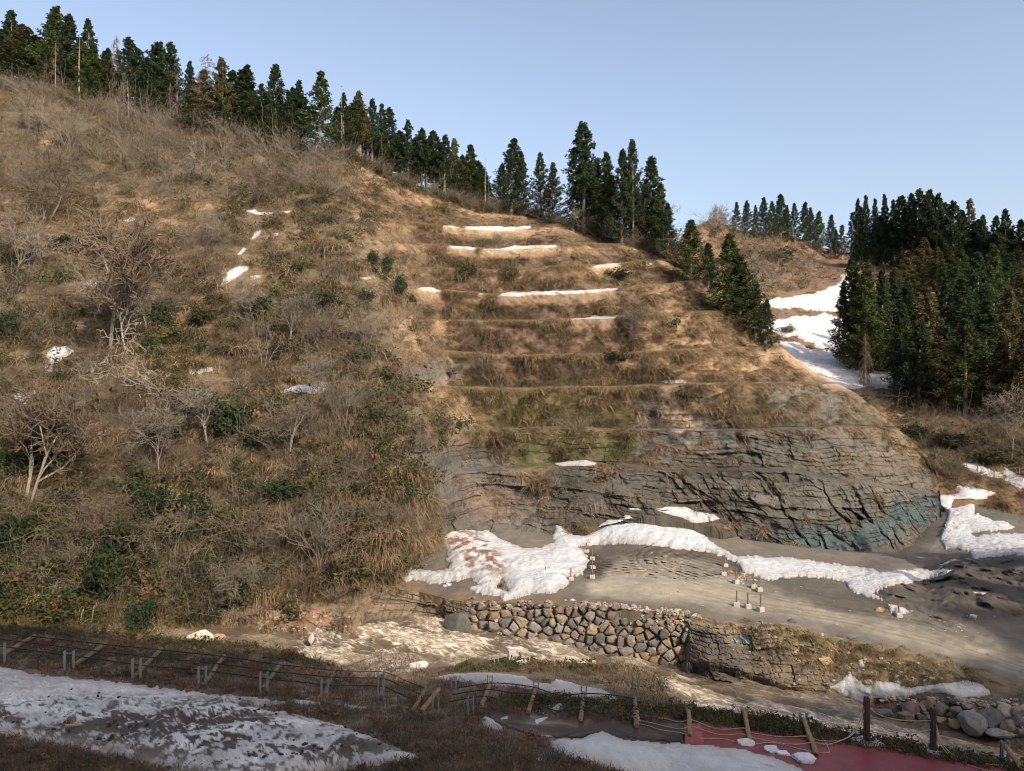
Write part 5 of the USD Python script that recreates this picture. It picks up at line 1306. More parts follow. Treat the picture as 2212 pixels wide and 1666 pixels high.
LEFT = [(-30, 30, 190, 80, 'cone_a', 'dark'), (5, 60, 185, 60, 'cone_b', 'dark'), (27, 17, 188, 56, 'tall_a', 'dark'), (60, 70, 195, 60, 'cone_a', 'dark'), (114, 7, 200, 84, 'cone_b', 'green'), (151, 27, 208, 60, 'cone_c', 'dark'),
        (192, 34, 215, 62, 'cone_a', 'dark'), (205, 90, 235, 74, 'cone_b', 'green'), (232, 104, 240, 70, 'cone_a', 'green'), (170, 80, 225, 60, 'cone_a', 'green'), (275, 76, 255, 56, 'tall_a', 'dark'), (300, 100, 262, 54, 'tall_b', 'dark'),
        (336, 84, 268, 60, 'tall_b', 'dark'), (366, 86, 272, 50, 'tall_a', 'dark'), (318, 120, 268, 60, 'cone_a', 'dark'), (410, 126, 282, 46, 'cone_c', 'dark'), (448, 112, 288, 84, 'dead', ''), (480, 119, 296, 46, 'tall_a', 'olive'), (432, 150, 290, 60, 'dead', ''), (120, 90, 215, 40, 'dead', ''),
        (278, 185, 268, 20, 'pole', ''), (290, 190, 268, 20, 'pole', ''), (172, 80, 232, 20, 'pole', ''), (250, 70, 250, 36, 'dead', ''), (534, 134, 304, 62, 'cone_c', 'dark'), (565, 175, 310, 46, 'cone_a', 'dark'), (595, 129, 318, 60, 'cone_a', 'dark'),
        (625, 190, 325, 50, 'cone_c', 'dark'), (645, 168, 326, 42, 'cone_c', 'dark')]

_g = np.random.default_rng(5)
_a = np.array([r[:3] for r in sorted(LEFT)], float)
for _k in range(27):
    _u = -40 + (665 - -40) * (_k + _g.uniform(0.1, 0.9)) / 27
    _vb, _vt = np.interp(_u, _a[:, 0], _a[:, 2]), np.interp(_u, _a[:, 0], gaussian_filter(_a[:, 1], 1.2))
    _vt = _vb - (_vb - _vt) * _g.uniform(0.65, 1.0) + 4
    LEFT.append((_u, _vt, _vb - 3, _g.uniform(50, 78), str(_g.choice(['cone_a', 'cone_b', 'cone_c', 'tall_a', 'dead'])), str(_g.choice(['dark', 'dark', 'dark', 'green', 'olive']))))
grove(LEFT, 'h', 'on the upper left ridge', 'trees along the upper left ridge', 21)
MIDDLE = [(690, 146, 345, 92, 'cone_b', 'green'), (739, 178, 345, 24, 'pole', ''), (742, 195, 345, 36, 'cone_c', 'dark'), (776, 190, 355, 48, 'tall_a', 'olive'), (780, 230, 358, 20, 'pole', ''), (803, 207, 368, 42, 'tall_b', 'dark'), (804, 270, 372, 20, 'pole', ''),
          (823, 218, 372, 44, 'cone_a', 'dark'), (839, 228, 380, 50, 'tall_b', 'dark'), (860, 300, 390, 60, 'cone_a', 'dark'), (882, 254, 402, 42, 'tall_a', 'dark'), (911, 274, 412, 42, 'tall_b', 'dark'), (921, 300, 416, 18, 'pole', ''), (938, 277, 424, 40, 'tall_a', 'dark'),
          (960, 286, 432, 42, 'tall_b', 'dark'), (983, 294, 436, 34, 'tall_a', 'olive'), (1017, 307, 448, 56, 'cone_a', 'green'), (1000, 330, 444, 40, 'cone_c', 'dark'), (1049, 336, 458, 16, 'pole', ''), (1040, 350, 457, 46, 'cone_a', 'dark')]

_g = np.random.default_rng(6)
_a = np.array([r[:3] for r in sorted(MIDDLE)], float)
for _k in range(20):
    _u = 720 + (1060 - 720) * (_k + _g.uniform(0.1, 0.9)) / 20
    _vb, _vt = np.interp(_u, _a[:, 0], _a[:, 2]), np.interp(_u, _a[:, 0], gaussian_filter(_a[:, 1], 1.2))
    _vt = _vb - (_vb - _vt) * _g.uniform(0.6, 0.95) + 4
    MIDDLE.append((_u, _vt, _vb - 3, _g.uniform(38, 58), str(_g.choice(['cone_a', 'cone_c', 'tall_a'])), str(_g.choice(['dark', 'dark', 'dark', 'green', 'olive']))))
grove(MIDDLE, 'h', 'along the crest of the cut', 'trees down the crest of the cut', 22)
CREST = [(1084, 349, 462, 40, 'cone_c', 'dark'), (1104, 292, 464, 70, 'cone_a', 'dark'), (1127, 320, 466, 44, 'cone_c', 'dark'), (1169, 324, 472, 52, 'cone_a', 'dark'), (1193, 345, 480, 58, 'cone_a', 'olive'), (1238, 314, 500, 36, 'slim_b', 'dark'), (1262, 255, 506, 62, 'tall_a', 'dark'),
         (1290, 335, 515, 44, 'cone_c', 'dark'), (1310, 322, 522, 66, 'cone_c', 'green'), (1343, 317, 530, 56, 'cone_a', 'dark'), (1368, 294, 534, 46, 'tall_a', 'dark'), (1406, 329, 545, 64, 'cone_c', 'dark'), (1425, 390, 556, 56, 'cone_a', 'green'), (1443, 433, 562, 40, 'cone_a', 'dark'),
         (1492, 467, 610, 70, 'cone_a', 'green'), (1530, 520, 625, 50, 'cone_a', 'dark'), (1580, 497, 690, 84, 'cone_b', 'green'), (1600, 540, 712, 90, 'cone_b', 'green'), (1632, 600, 742, 56, 'cone_a', 'dark'), (1655, 640, 760, 44, 'cone_a', 'dark')]

_g = np.random.default_rng(7)
_a = np.array([r[:3] for r in sorted(CREST)], float)
for _k in range(8):
    _u = 1240 + (1440 - 1240) * (_k + _g.uniform(0.1, 0.9)) / 8
    _vb, _vt = np.interp(_u, _a[:, 0], _a[:, 2]), np.interp(_u, _a[:, 0], gaussian_filter(_a[:, 1], 1.2))
    _vt = _vb - (_vb - _vt) * _g.uniform(0.6, 0.85) + 4
    CREST.append((_u, _vt, _vb - 3, _g.uniform(38, 58), str(_g.choice(['cone_a', 'cone_c'])), str(_g.choice(['dark', 'dark', 'dark', 'green', 'olive']))))
grove(CREST, 'h', 'on the right shoulder of the cut', 'trees on the right shoulder of the cut', 23)
FAR = [(1590, 433, 512, 30, 'cone_a', 'dark'), (1613, 430, 512, 34, 'cone_a', 'dark'), (1632, 440, 514, 26, 'cone_c', 'dark'), (1650, 423, 515, 34, 'cone_c', 'dark'), (1668, 432, 516, 30, 'cone_a', 'dark'), (1687, 416, 520, 42, 'cone_c', 'dark'), (1717, 435, 528, 36, 'cone_a', 'dark'),
       (1738, 433, 532, 40, 'cone_c', 'dark'), (1752, 445, 538, 30, 'cone_a', 'dark'), (1768, 453, 545, 42, 'cone_c', 'green'), (1700, 440, 524, 30, 'cone_a', 'dark'), (1795, 460, 552, 30, 'cone_c', 'dark'), (1818, 483, 560, 26, 'slim_a', 'olive'), (1806, 492, 560, 22, 'cone_c', 'dark')]
grove(FAR, 'v', 'on the far hilltop', 'trees on the far hilltop', 24)
RIGHT = [(1838, 455, 575, 26, 'slim_b', 'dark'), (1852, 424, 578, 34, 'cone_c', 'dark'), (1870, 418, 578, 34, 'cone_c', 'dark'), (1890, 425, 578, 36, 'cone_c', 'dark'), (1912, 414, 578, 36, 'cone_c', 'dark'), (1930, 427, 578, 40, 'cone_a', 'dark'), (1949, 418, 580, 44, 'tall_a', 'dark'), (1967, 414, 582, 46, 'tall_b', 'dark'),
         (1983, 404, 585, 46, 'tall_b', 'dark'), (2003, 406, 590, 50, 'tall_b', 'dark'), (2023, 413, 592, 46, 'tall_b', 'dark'), (2040, 434, 590, 44, 'tall_a', 'dark'), (2058, 430, 606, 58, 'tall_b', 'dark'), (2076, 450, 590, 44, 'tall_a', 'dark'), (2094, 424, 590, 36, 'slim_a', 'olive'), (2121, 460, 596, 44, 'cone_a', 'dark'),
         (2150, 462, 600, 50, 'cone_a', 'dark'), (2174, 446, 606, 60, 'cone_b', 'dark'), (2201, 470, 606, 60, 'cone_a', 'dark'), (2235, 455, 606, 60, 'cone_b', 'dark')]

_g = np.random.default_rng(8)
_a = np.array([r[:3] for r in sorted(RIGHT)], float)
for _k in range(16):
    _u = 1850 + (2230 - 1850) * (_k + _g.uniform(0.1, 0.9)) / 16
    _vb, _vt = np.interp(_u, _a[:, 0], _a[:, 2]), np.interp(_u, _a[:, 0], gaussian_filter(_a[:, 1], 1.2))
    _vt = _vb - (_vb - _vt) * _g.uniform(0.6, 0.95) + 4
    RIGHT.append((_u, _vt, _vb - 3, _g.uniform(38, 58), str(_g.choice(['cone_a', 'cone_c', 'tall_b'])), str(_g.choice(['dark', 'dark', 'dark', 'green', 'olive']))))
grove(RIGHT, 'v', 'on the far right skyline', 'trees on the right skyline', 25)
THICK = [(1848, 547, 800, 92, 'cone_a', 'dark'), (1872, 560, 812, 84, 'cone_c', 'green'), (1906, 575, 806, 76, 'cone_a', 'dark'), (1936, 578, 780, 80, 'cone_a', 'dark'), (1965, 600, 800, 80, 'cone_b', 'dark'), (2006, 614, 830, 90, 'cone_a', 'olive'), (2040, 590, 810, 80, 'cone_a', 'dark'), (2074, 588, 820, 84, 'cone_b', 'dark'),
         (2114, 534, 800, 84, 'cone_a', 'dark'), (2146, 520, 780, 76, 'cone_c', 'green'), (1985, 690, 880, 110, 'cone_b', 'dark'), (2030, 720, 872, 96, 'cone_a', 'olive'), (2086, 680, 900, 130, 'cone_b', 'green'), (2130, 640, 876, 104, 'cone_a', 'dark'), (2180, 610, 860, 96, 'cone_a', 'olive'), (2208, 580, 810, 84, 'cone_b', 'olive'),
         (1952, 650, 850, 84, 'cone_a', 'dark'), (2160, 730, 900, 96, 'cone_a', 'olive'), (2215, 700, 910, 96, 'cone_b', 'olive'), (1822, 600, 790, 54, 'cone_c', 'green'), (1869, 718, 836, 44, 'dead', ''), (2012, 640, 812, 60, 'dead', ''), (2196, 600, 800, 70, 'dead', ''), (2130, 640, 780, 56, 'dead', ''), (2205, 720, 880, 70, 'dead', ''), (2060, 555, 700, 60, 'cone_c', 'dark'), (2180, 560, 700, 60, 'cone_a', 'dark')]

_g = np.random.default_rng(9)
_a = np.array([r[:3] for r in sorted(THICK)], float)
for _k in range(12):
    _u = 1860 + (2215 - 1860) * (_k + _g.uniform(0.1, 0.9)) / 12
    _vb, _vt = np.interp(_u, _a[:, 0], _a[:, 2]), np.interp(_u, _a[:, 0], gaussian_filter(_a[:, 1], 1.2))
    _vt = _vb - (_vb - _vt) * _g.uniform(0.6, 0.95) + 4
    THICK.append((_u, _vt, _vb - 3, _g.uniform(38, 58), str(_g.choice(['cone_a', 'cone_b', 'cone_c'])), str(_g.choice(['dark', 'dark', 'dark', 'green', 'olive']))))
_g = np.random.default_rng(19)
for _k in range(14):
    _u, _vb = 1905 + 23.5 * _k + _g.uniform(-6, 6), _g.uniform(612, 690)
    THICK.append((_u, _vb - _g.uniform(75, 120), _vb, _g.uniform(50, 76), str(_g.choice(['cone_a', 'cone_b', 'cone_c'])), str(_g.choice(['dark', 'green', 'olive']))))
grove(THICK, 'v', 'in the thicket by the snow', 'trees in the thicket beside the valley snow', 26)
# trees just outside the right edge: their shade falls on the road
for k, (x_, y_, h_) in enumerate(((34.0, 32.0, 13), (37.5, 36.5, 15), (40.0, 33.5, 14), (37.5, 29.0, 13), (36.5, 42.0, 13))):
    copy(CED['cone_b', 'dark'], 'cedar_tree', (x_, y_, -12.6), 70 * k, (h_ / 12,) * 3, f'{ORD[k]} cedar beyond the right edge, shading the dirt road', 'tree', 'cedars beyond the right edge')

BARES = [  # u, base v, top v, kind, label
    (101, 490, 330, 'spreading', 'dark spreading bare tree at far left below the upper ridge', 30), (235, 745, 425, 'forked', 'tall pale forked bare tree in the middle of the left slope', 90), (275, 777, 560, 'upright', 'pale single-stemmed bare tree right of the tall forked tree', 40),
    (568, 797, 640, 'cluster', 'thin pale multi-stemmed bare tree left of a lone slim sapling', 10), (627, 765, 620, 'slender', 'lone slim pale bare sapling with a small crown', 80), (791, 757, 662, 'fan', 'fan-shaped white-stemmed bare shrub at the left edge of the cut', 0),
    (738, 624, 535, 'cluster', 'pale bare shrub beside a tiny snow patch left of the cut', 60), (54, 1082, 800, 'forked', 'gnarled pale bare tree with dark trunk at the left edge', 130), (346, 1041, 865, 'slender', 'thin slanting bare tree with arched crown in the left middle', 200),
    (450, 972, 815, 'upright', 'leaning bare tree in front of dark evergreen bushes', 70), (470, 872, 690, 'crooked', 'crooked dark bare tree hanging over a small snow patch', 20), (672, 888, 760, 'slender', 'thin bare tree in front of the wide snow patch', 50),
    (630, 1010, 850, 'slender', 'slim bare tree right of the dark evergreen bushes', 140), (229, 284, 205, 'domed', 'small white-trunked bare tree below the left ridge cedars', 15), (738, 338, 255, 'fan', 'bare fan-shaped tree at the peak of the cut', 30),
    (1180, 474, 392, 'spreading', 'wide bare tree in front of the crest cedars', 45), (1268, 508, 440, 'upright', 'bare tree at the foot of the tallest crest cedar', 10), (1332, 530, 462, 'domed', 'dome-shaped bare tree under the crest cedars', 80),
    (1359, 758, 658, 'slender', 'thin bare tree on the fourth bench from the bottom', 20), (1076, 546, 500, 'fan', 'small bare sapling on the second bench from the top', 70), (1530, 640, 520, 'crooked', 'crooked bare tree on the right shoulder of the cut', 100),
    (1457, 560, 480, 'drooping', 'bushy bare tree beside the rightmost crest cedars', 30), (870, 395, 335, 'domed', 'grey bare bush among pale trunks on the crest', 20), (30, 620, 430, 'domed', 'grey bare tree at the left edge below the dark spreading one', 66),
    (330, 700, 540, 'domed', 'brown bare tree right of the tall pale trees', 210), (430, 560, 430, 'domed', 'grey bare tree in the middle of the upper left slope', 12),
    (560, 440, 340, 'drooping', 'tangled bare bush below the left ridge cedars', 35), (650, 420, 330, 'domed', 'brown bare bush below the big green ridge cedar', 95), (330, 400, 300, 'crooked', 'bare leaning tree below the upper left trunks', 140),
    (60, 300, 190, 'domed', 'bare brown tree under the leftmost ridge cedars', 77), (150, 330, 225, 'fan', 'bare bush beside the orange earth scar at upper left', 33), (480, 330, 240, 'cluster', 'bare vine-hung bush under the withered ridge tree', 5),
    (120, 935, 845, 'slender', 'bare tree over the grey snow patch at the far left', 60), (190, 1180, 1010, 'drooping', 'drooping bare bush at lower left above the green bushes', 44), (380, 1230, 1060, 'cluster', 'upright bare bush in the lower middle of the left slope', 88),
    (560, 1200, 1030, 'drooping', 'broad drooping grey bush above the river cliff', 130), (690, 1240, 1070, 'fan', 'arching bare bush above the red-brown river bank', 12), (810, 1200, 1060, 'drooping', 'arching bare bush left of the brown debris on the snow', 170),
    (500, 1330, 1190, 'upright', 'bare tree standing above the river cliff', 220), (260, 1330, 1180, 'crooked', 'bare leaning tree above the left river bank', 300), (700, 760, 650, 'domed', 'grey bare tree between snow patches left of the cut', 250),
    (520, 700, 590, 'domed', 'bare tree under the slanting snow patch', 290), (740, 930, 800, 'fan', 'bare bush on the blond slope right of the wide snow patch', 310), (1543, 515, 432, 'domed', 'grey bare tree on the far brown hill left of its cedars', 0),
    (1570, 520, 445, 'domed', 'second grey bare tree on the far brown hill', 120), (1650, 580, 505, 'drooping', 'bare brown bush on the flank of the far hill', 30), (1720, 600, 535, 'drooping', 'pale bare bush on the flank of the far hill', 150), (1600, 560, 480, 'drooping', 'brown bare bush behind the crest cedars', 250),
    (2185, 1000, 820, 'slender', 'thin bare tree at the right edge below the thicket', 0), (1040, 820, 770, 'fan', 'low bare bush on the bench above the bluish rock strip', 33), (1440, 490, 440, 'fan', 'bare bush beside the dark crest cedars', 73)]
for (u_, vb, vt, kd, lab, rz) in BARES:
    wh = 'v' if lab.find('far ') >= 0 and u_ > 1500 or u_ > 2100 or 'behind the crest' in lab else 'h'
    b = stand(u_, vb, wh)
    h = (vb - vt) / F * b[1]
    wd = {'spreading': 1.1, 'crooked': 1.1, 'domed': 1.0, 'drooping': 1.5}.get(kd, 1.0)
    copy(BARE[kd], 'bare_tree', b - [0, 0, 0.1], rz, (h * wd, h * wd, h), lab, 'tree', None)

# evergreen bushes
def bush(seed, mat):
    g = np.random.default_rng(seed)
    n = 42
    d = g.normal(size=(n, 3)); d /= np.linalg.norm(d, axis=1, keepdims=True)
    c = d * g.uniform(0.45, 0.95, (n, 1)) * [0.55, 0.5, 0.42] + [0, 0, 0.42]
    c[:, 2] = np.maximum(c[:, 2], 0.08)
    st = [(np.array([[0, 0, -0.1], q * 0.5 + g.normal(0, 0.03, 3), q]), np.array([0.02, 0.012, 0.006])) for q in c[:16]]
    return kind_of(f'bush_{seed}', [('stems', tubes(st, 3, cap=False), M['bark_dark']), ('foliage', leaves(c, 0.19, 26, 0.105, seed + 1, down=0.3), M[mat])])


BUSH = [bush(601, 'bush_green'), bush(602, 'bush_green'), bush(603, 'bush_olive'), bush(604, 'bush_green')]
BUSHES = [(105, 352, 46, 24, 0, 'dark evergreen bush above the orange earth scar at upper left'), (455, 400, 32, 18, 0, 'small dark evergreen bush on the upper left slope'), (140, 545, 70, 40, 1, 'dark bush below the spreading bare tree at far left'), (20, 735, 60, 60, 0, 'dark bush at the left edge beside bare trunks'),
          (340, 700, 70, 50, 1, 'dark bush behind the pale single-stemmed tree'), (320, 760, 46, 34, 0, 'dark bush at the foot of the pale single-stemmed tree'), (560, 690, 80, 60, 1, 'dark bush behind the multi-stemmed pale tree'), (645, 672, 50, 40, 0, 'dark bush behind the lone slim sapling'),
          (705, 672, 64, 46, 1, 'rounded dark bush between the sapling and the cut'), (792, 650, 50, 28, 3, 'grey-green bush below the tiny snow patch by the cut'), (640, 590, 40, 22, 0, 'small dark bush right of the slanting snow patch'), (440, 700, 80, 46, 2, 'mossy bush left of the dark hollow'), (470, 660, 60, 30, 2, 'mossy bush above the dark hollow'),
          (95, 1010, 110, 80, 0, 'big dark bush beside the gnarled tree at left'), (345, 960, 110, 60, 1, 'long dark bush under the arched bare crown'), (420, 905, 120, 70, 0, 'dark bush in the middle of the left slope'), (490, 940, 120, 90, 3, 'big dark evergreen bush in the middle of the left slope'),
          (560, 970, 80, 50, 1, 'dark bush right of the big middle bush'), (620, 960, 70, 36, 0, 'low dark bush under the slim bare tree'), (665, 990, 60, 46, 2, 'yellow-green bush right of the dark bushes'), (130, 1120, 70, 40, 2, 'olive bush below the big dark bush at left'), (620, 1080, 120, 50, 0, 'wide dark bush in the lower left slope'),
          (400, 1110, 110, 60, 3, 'dark bush under drooping branches at lower left'), (540, 1070, 60, 40, 1, 'small dark bush left of the wide lower bush'), (30, 1200, 110, 90, 0, 'large dark bush at the lower left edge'), (330, 1130, 90, 90, 1, 'tall dark bush on the lower left slope'), (250, 1200, 110, 80, 3, 'dark green bush above the conifer by the river'),
          (230, 1300, 100, 120, 0, 'tall dark green shrub by the left river bank'), (310, 1365, 70, 80, 1, 'drooping green shrub at the foot of the left slope'), (120, 1340, 100, 70, 2, 'mossy green shrub at the left river edge'), (40, 1330, 80, 60, 2, 'olive shrub at the far left river edge'), (375, 1190, 80, 70, 0, 'dark bush left of the river cliff'),
          (435, 1140, 60, 60, 1, 'dark bush beside the thin red trunk'), (805, 575, 30, 36, 0, 'small dark conifer bush at the upper left of the cut'), (835, 590, 30, 40, 1, 'second small dark conifer bush at the left of the cut'), (862, 655, 42, 64, 0, 'young green conifer at the left edge of the cut'), (890, 660, 30, 26, 1, 'low green bush beside the young conifer at the cut'),
          (992, 928, 18, 22, 0, 'lone round dark shrub on the grassy strip of the cut'), (1700, 720, 40, 20, 2, 'small bush at the edge of the valley snow'), (1680, 570, 70, 36, 1, 'dark bush on the flank of the far hill'), (1975, 955, 70, 40, 0, 'dark bush on the bank below the front cedars'), (2060, 965, 90, 36, 2, 'olive bush on the bank right of the cut edge'),
          (2150, 1000, 90, 40, 2, 'olive bush near the right edge below the thicket'), (1850, 880, 60, 30, 0, 'dark low bush under the withered small conifer'), (1100, 605, 50, 36, 2, 'olive bush on the third bench of the cut'), (1010, 600, 60, 40, 2, 'olive bush at the left of the third bench'), (1330, 600, 70, 24, 3, 'low green bush on the third bench at right'), (1330, 775, 70, 22, 2, 'dark mossy clump below the thin tree on the bench')]
for k, (u_, vb, w_, h_, kd, lab) in enumerate(BUSHES):
    wh = 'v' if (u_ > 1650 and vb < 1100) else 'h'
    b = stand(u_, vb, wh)
    s = b[1] / F
    copy(BUSH[kd], 'evergreen_bush', b - [0, 0, 0.1], (k * 73) % 360, (w_ * s / 1.15, w_ * s / 1.15, h_ * s * 1.15), lab, 'bush', None)

# ------------------------------------------------------------------ the dry stone wall
WALL = np.array([(1013, 1307), (1043, 1304), (1082, 1314), (1114, 1315), (1142, 1308), (1177, 1303), (1210, 1311), (1246, 1312), (1273, 1306), (1314, 1311), (1325, 1305), (1347, 1306), (1352, 1332), (1388, 1343), (1410, 1338), (1437, 1341), (1470, 1338), (1482, 1346), (1490, 1364),
                 (1482, 1426), (1456, 1441), (1415, 1437), (1372, 1428), (1333, 1422), (1251, 1408), (1224, 1400), (1180, 1388), (1115, 1376), (1071, 1368), (1041, 1370), (1022, 1360)], float)
wp = Polygon(WALL)
g = np.random.default_rng(91)
seeds = []
for r_min, tries in ((25, 400), (18, 900), (11, 2500), (7.5, 1500)):
    for _ in range(tries):
        c = g.uniform(WALL.min(0), WALL.max(0))
        if not wp.contains(Point(*c)):
            continue
        if (r_min == 25 and (c[1] < 1322 or len(seeds) > 26)) or (r_min == 18 and len(seeds) > 64):
            continue
        if all(math.hypot((c[0] - q[0]) / 1.1, c[1] - q[1]) > 0.5 * (r_min + q[2]) * 1.08 for q in seeds):
            seeds.append((c[0], c[1], r_min))
pts2 = np.array(seeds)[:, :2]
ghost = []
for a, b in zip(WALL, np.roll(WALL, -1, 0)):
    n_ = max(2, int(np.linalg.norm(b - a) / 12))
    dn = np.array([b[1] - a[1], -(b[0] - a[0])]) / (np.linalg.norm(b - a) + 1e-9)
    ghost += [a + (b - a) * (k + 0.5) / n_ + dn * 7 for k in range(n_)]
allp = np.vstack([pts2, ghost, [(500, 500), (2500, 500), (500, 2500), (2500, 2500)]])
vor = Voronoi(allp)
wall = thing('stone_wall', label='dry stone river wall of rough boulders below the yard', cat='wall')
stone_cols = np.array([(0.19, 0.155, 0.12), (0.22, 0.185, 0.15), (0.155, 0.135, 0.115), (0.125, 0.118, 0.112), (0.26, 0.205, 0.14), (0.20, 0.15, 0.125), (0.24, 0.21, 0.18), (0.23, 0.165, 0.095)])


def stone(uc, vc, ring, depth, colour, seed, sheet=None, dbase=None):
    """A rough block: hull of a ring at the wall face and a smaller, bulging front."""
    g = np.random.default_rng(seed)
    D0 = dbase
    sc = D0 / F
    c = np.array([uc, vc])
    rows = []
    for k, (s, o) in enumerate(((0.96, 0.25), (1.0, -0.25), (0.93, -0.72), (0.70, -0.98), (0.3, -1.02))):
        rr = c + (ring - c) * s + g.normal(0, 0.05 * np.ptp(ring, 0).mean(), ring.shape) * (0.4 if k < 3 else 1)
        rows.append(P(rr[:, 0], rr[:, 1], D0 + depth * o * (1 + g.normal(0, 0.08, len(ring)))))
    m = trimesh.Trimesh(np.vstack(rows)).convex_hull
    m = m.subdivide()
    v = np.asarray(m.vertices)
    v = v + (fbm(v / 0.16, 3, seed)[:, None] - 0.5) * 0.10 * (v - v.mean(0)) / (np.linalg.norm(v - v.mean(0), axis=1, keepdims=True) + 1e-9)
    tint = np.array(colour) * (0.8 + 0.4 * fbm(v / 0.25, 3, seed + 1)[:, None])
    return (v, np.asarray(m.faces)), tint


n_stone = 0
for i in range(len(pts2)):
    reg = vor.regions[vor.point_region[i]]
    if -1 in reg or not reg:
        continue
    cell = Polygon(vor.vertices[reg]).intersection(wp.buffer(3))
    if cell.is_empty or cell.area < 40:
        continue
    if cell.geom_type != 'Polygon':
        cell = max(cell.geoms, key=lambda q_: q_.area)
    cell = cell.buffer(-2.0).buffer(0.7, 2).simplify(0.7)
    if cell.is_empty or cell.geom_type != 'Polygon':
        continue
    ring = np.array(cell.exterior.coords)[:-1]
    L = cell.length
    ring = np.vstack([ring, [cell.exterior.interpolate(L * k / 7).coords[0] for k in range(7)]])
    uc, vc = ring.mean(0)
    Dw = float(gaussian_filter(bank.D, 3)[0, 0] * 0 + bank.at(uc, vc)[0])
    size = math.sqrt(cell.area) * Dw / F
    col_ = stone_cols[g.integers(0, 8)] * g.uniform(0.8, 1.2)
    m_, tn = stone(uc, vc, ring, size * 0.52, col_ * 0.85, 700 + i, dbase=Dw - 0.02)
    put('stone', m_, M['stone'], wall.GetPath(), smooth=False, tint=tn)
    n_stone += 1
# small fill between the blocks and rubble along the top: too many to tell apart
fill = []
for k in range(240):
    c = (g.uniform(1010, 1490), 0)
    top_ = np.interp(c[0], WALL[:19, 0], WALL[:19, 1])
    vv_ = top_ + (g.normal(-1, 5) if k < 120 else g.uniform(0, 95))
    if k >= 120 and not wp.contains(Point(c[0], vv_)):
        continue
    v_, f_ = pebble(900 + k)
    ok_sheet = bank if vv_ > FB(c[0]) else floor
    fill.append((v_ * g.uniform(0.05, 0.13 if k >= 120 else 0.17) + ok_sheet.p(c[0], vv_)[0] + [0, -0.10, 0.03], f_))
fv_, ff_ = join(fill)
o = put('rubble', (fv_, ff_), M['stone'], wall.GetPath(), tint=np.repeat(stone_cols[np.random.default_rng(3).integers(0, 8, len(fill))] * 1.15, [len(a) for a, _ in fill], 0))
tag(o, 'small stones filling gaps and lying along the wall top', kind='stuff')

# boulders
def boulder(uc, vc, w_, h_, colour, label, seed, D=None, group=None, flat=0.8, mat='stone', grow=1.0):
    D = float(surf(uc, vc)[0]) if D is None else D
    m = trimesh.creation.icosphere(3, 1.0)
    v = np.asarray(m.vertices)
    g = np.random.default_rng(seed)
    for _ in range(9):                                   # flat faces cut off a ball
        d = g.normal(size=3); d /= np.linalg.norm(d)
        k = np.maximum(v @ d - g.uniform(0.55, 0.85), 0)
        v = v - k[:, None] * d * 0.9
    v = v * (1 + 0.25 * (fbm(v * 1.1 + seed, 3, 9)[:, None] - 0.5) + 0.08 * (fbm(v * 5 + seed, 3, 10)[:, None] - 0.5))
    ext = np.ptp(v, 0)
    s = D / F
    v = v / ext * np.array([w_ * s, (w_ * 0.5 + h_ * 0.5) * s * 0.9, h_ * s]) * grow
    tint = np.array(colour) * (0.75 + 0.5 * fbm(v / 0.3 + seed, 3, 12)[:, None])
    o = put('boulder', (v + P(uc, vc, D) - [0, 0, 0.02], np.asarray(m.faces)), M[mat], smooth=28, tint=None)
    n_pts = len(o.GetPointsAttr().Get())
    UsdGeom.PrimvarsAPI(o).CreatePrimvar('tint', T.Color3fArray, 'constant').Set(Vt.Vec3fArray([Gf.Vec3f(*map(float, colour))]))
    return tag(o, label, 'boulder', group)


GREY, DARK, TAN, BRN, CRM = (0.20, 0.195, 0.19), (0.115, 0.115, 0.115), (0.34, 0.24, 0.13), (0.20, 0.165, 0.13), (0.36, 0.33, 0.28)
RIP = [(1180, 1010, 150, 150, BRN, 'rough brown boulder, second from the left in the pile behind the right dark post'), (1120, 1062, 150, 90, BRN, 'low wedge boulder at the water, left end of the riverside pile'), (1290, 985, 110, 130, TAN, 'upright tan boulder left of the round one behind the right post'), (1345, 965, 125, 140, BRN, 'round brown boulder just above the right dark post'),
       (1455, 985, 120, 110, BRN, 'brown boulder right of the dark post top'), (1455, 1045, 110, 90, DARK, 'dark boulder below the brown one right of the post'), (1590, 1020, 130, 110, (0.19, 0.155, 0.145), 'reddish grey boulder left of the biggest grey one'), (1440, 1100, 110, 70, TAN, 'low ochre boulder at the water right of the post'), (1565, 1135, 108, 95, TAN, 'small rounded orange boulder at the water'),
       (1735, 1130, 240, 240, GREY, 'biggest grey boulder at the water in the right pile'), (1900, 1075, 270, 200, DARK, 'big dark slate boulder right of the biggest grey one'), (2030, 1015, 160, 140, CRM, 'pale cream boulder above the dark slate one'), (2062, 1155, 160, 130, BRN, 'brown boulder right of the dark slate one'), (2160, 1035, 150, 120, BRN, 'brown boulder at the upper right of the pile'),
       (2000, 1222, 290, 70, GREY, 'long flat boulder lying in the water'), (2170, 1130, 130, 120, DARK, 'dark boulder at the right edge of the pile'), (2210, 1210, 120, 90, BRN, 'low boulder at the right edge by the water'), (930, 1035, 170, 70, DARK, 'dark flat rock left of the pile under the snow tongue'), (1110, 975, 110, 70, DARK, 'small dark boulder under the stained snow tongue'),
       (1690, 975, 90, 60, GREY, 'small grey boulder above the biggest grey one'), (1820, 960, 100, 55, BRN, 'small brown boulder above the dark slate one'), (1560, 930, 90, 60, DARK, 'small dark boulder at the top of the pile'), (1270, 1080, 90, 60, DARK, 'small dark boulder in the gap left of the post'), (2250, 1000, 140, 120, CRM, 'pale boulder cut off by the right edge')]
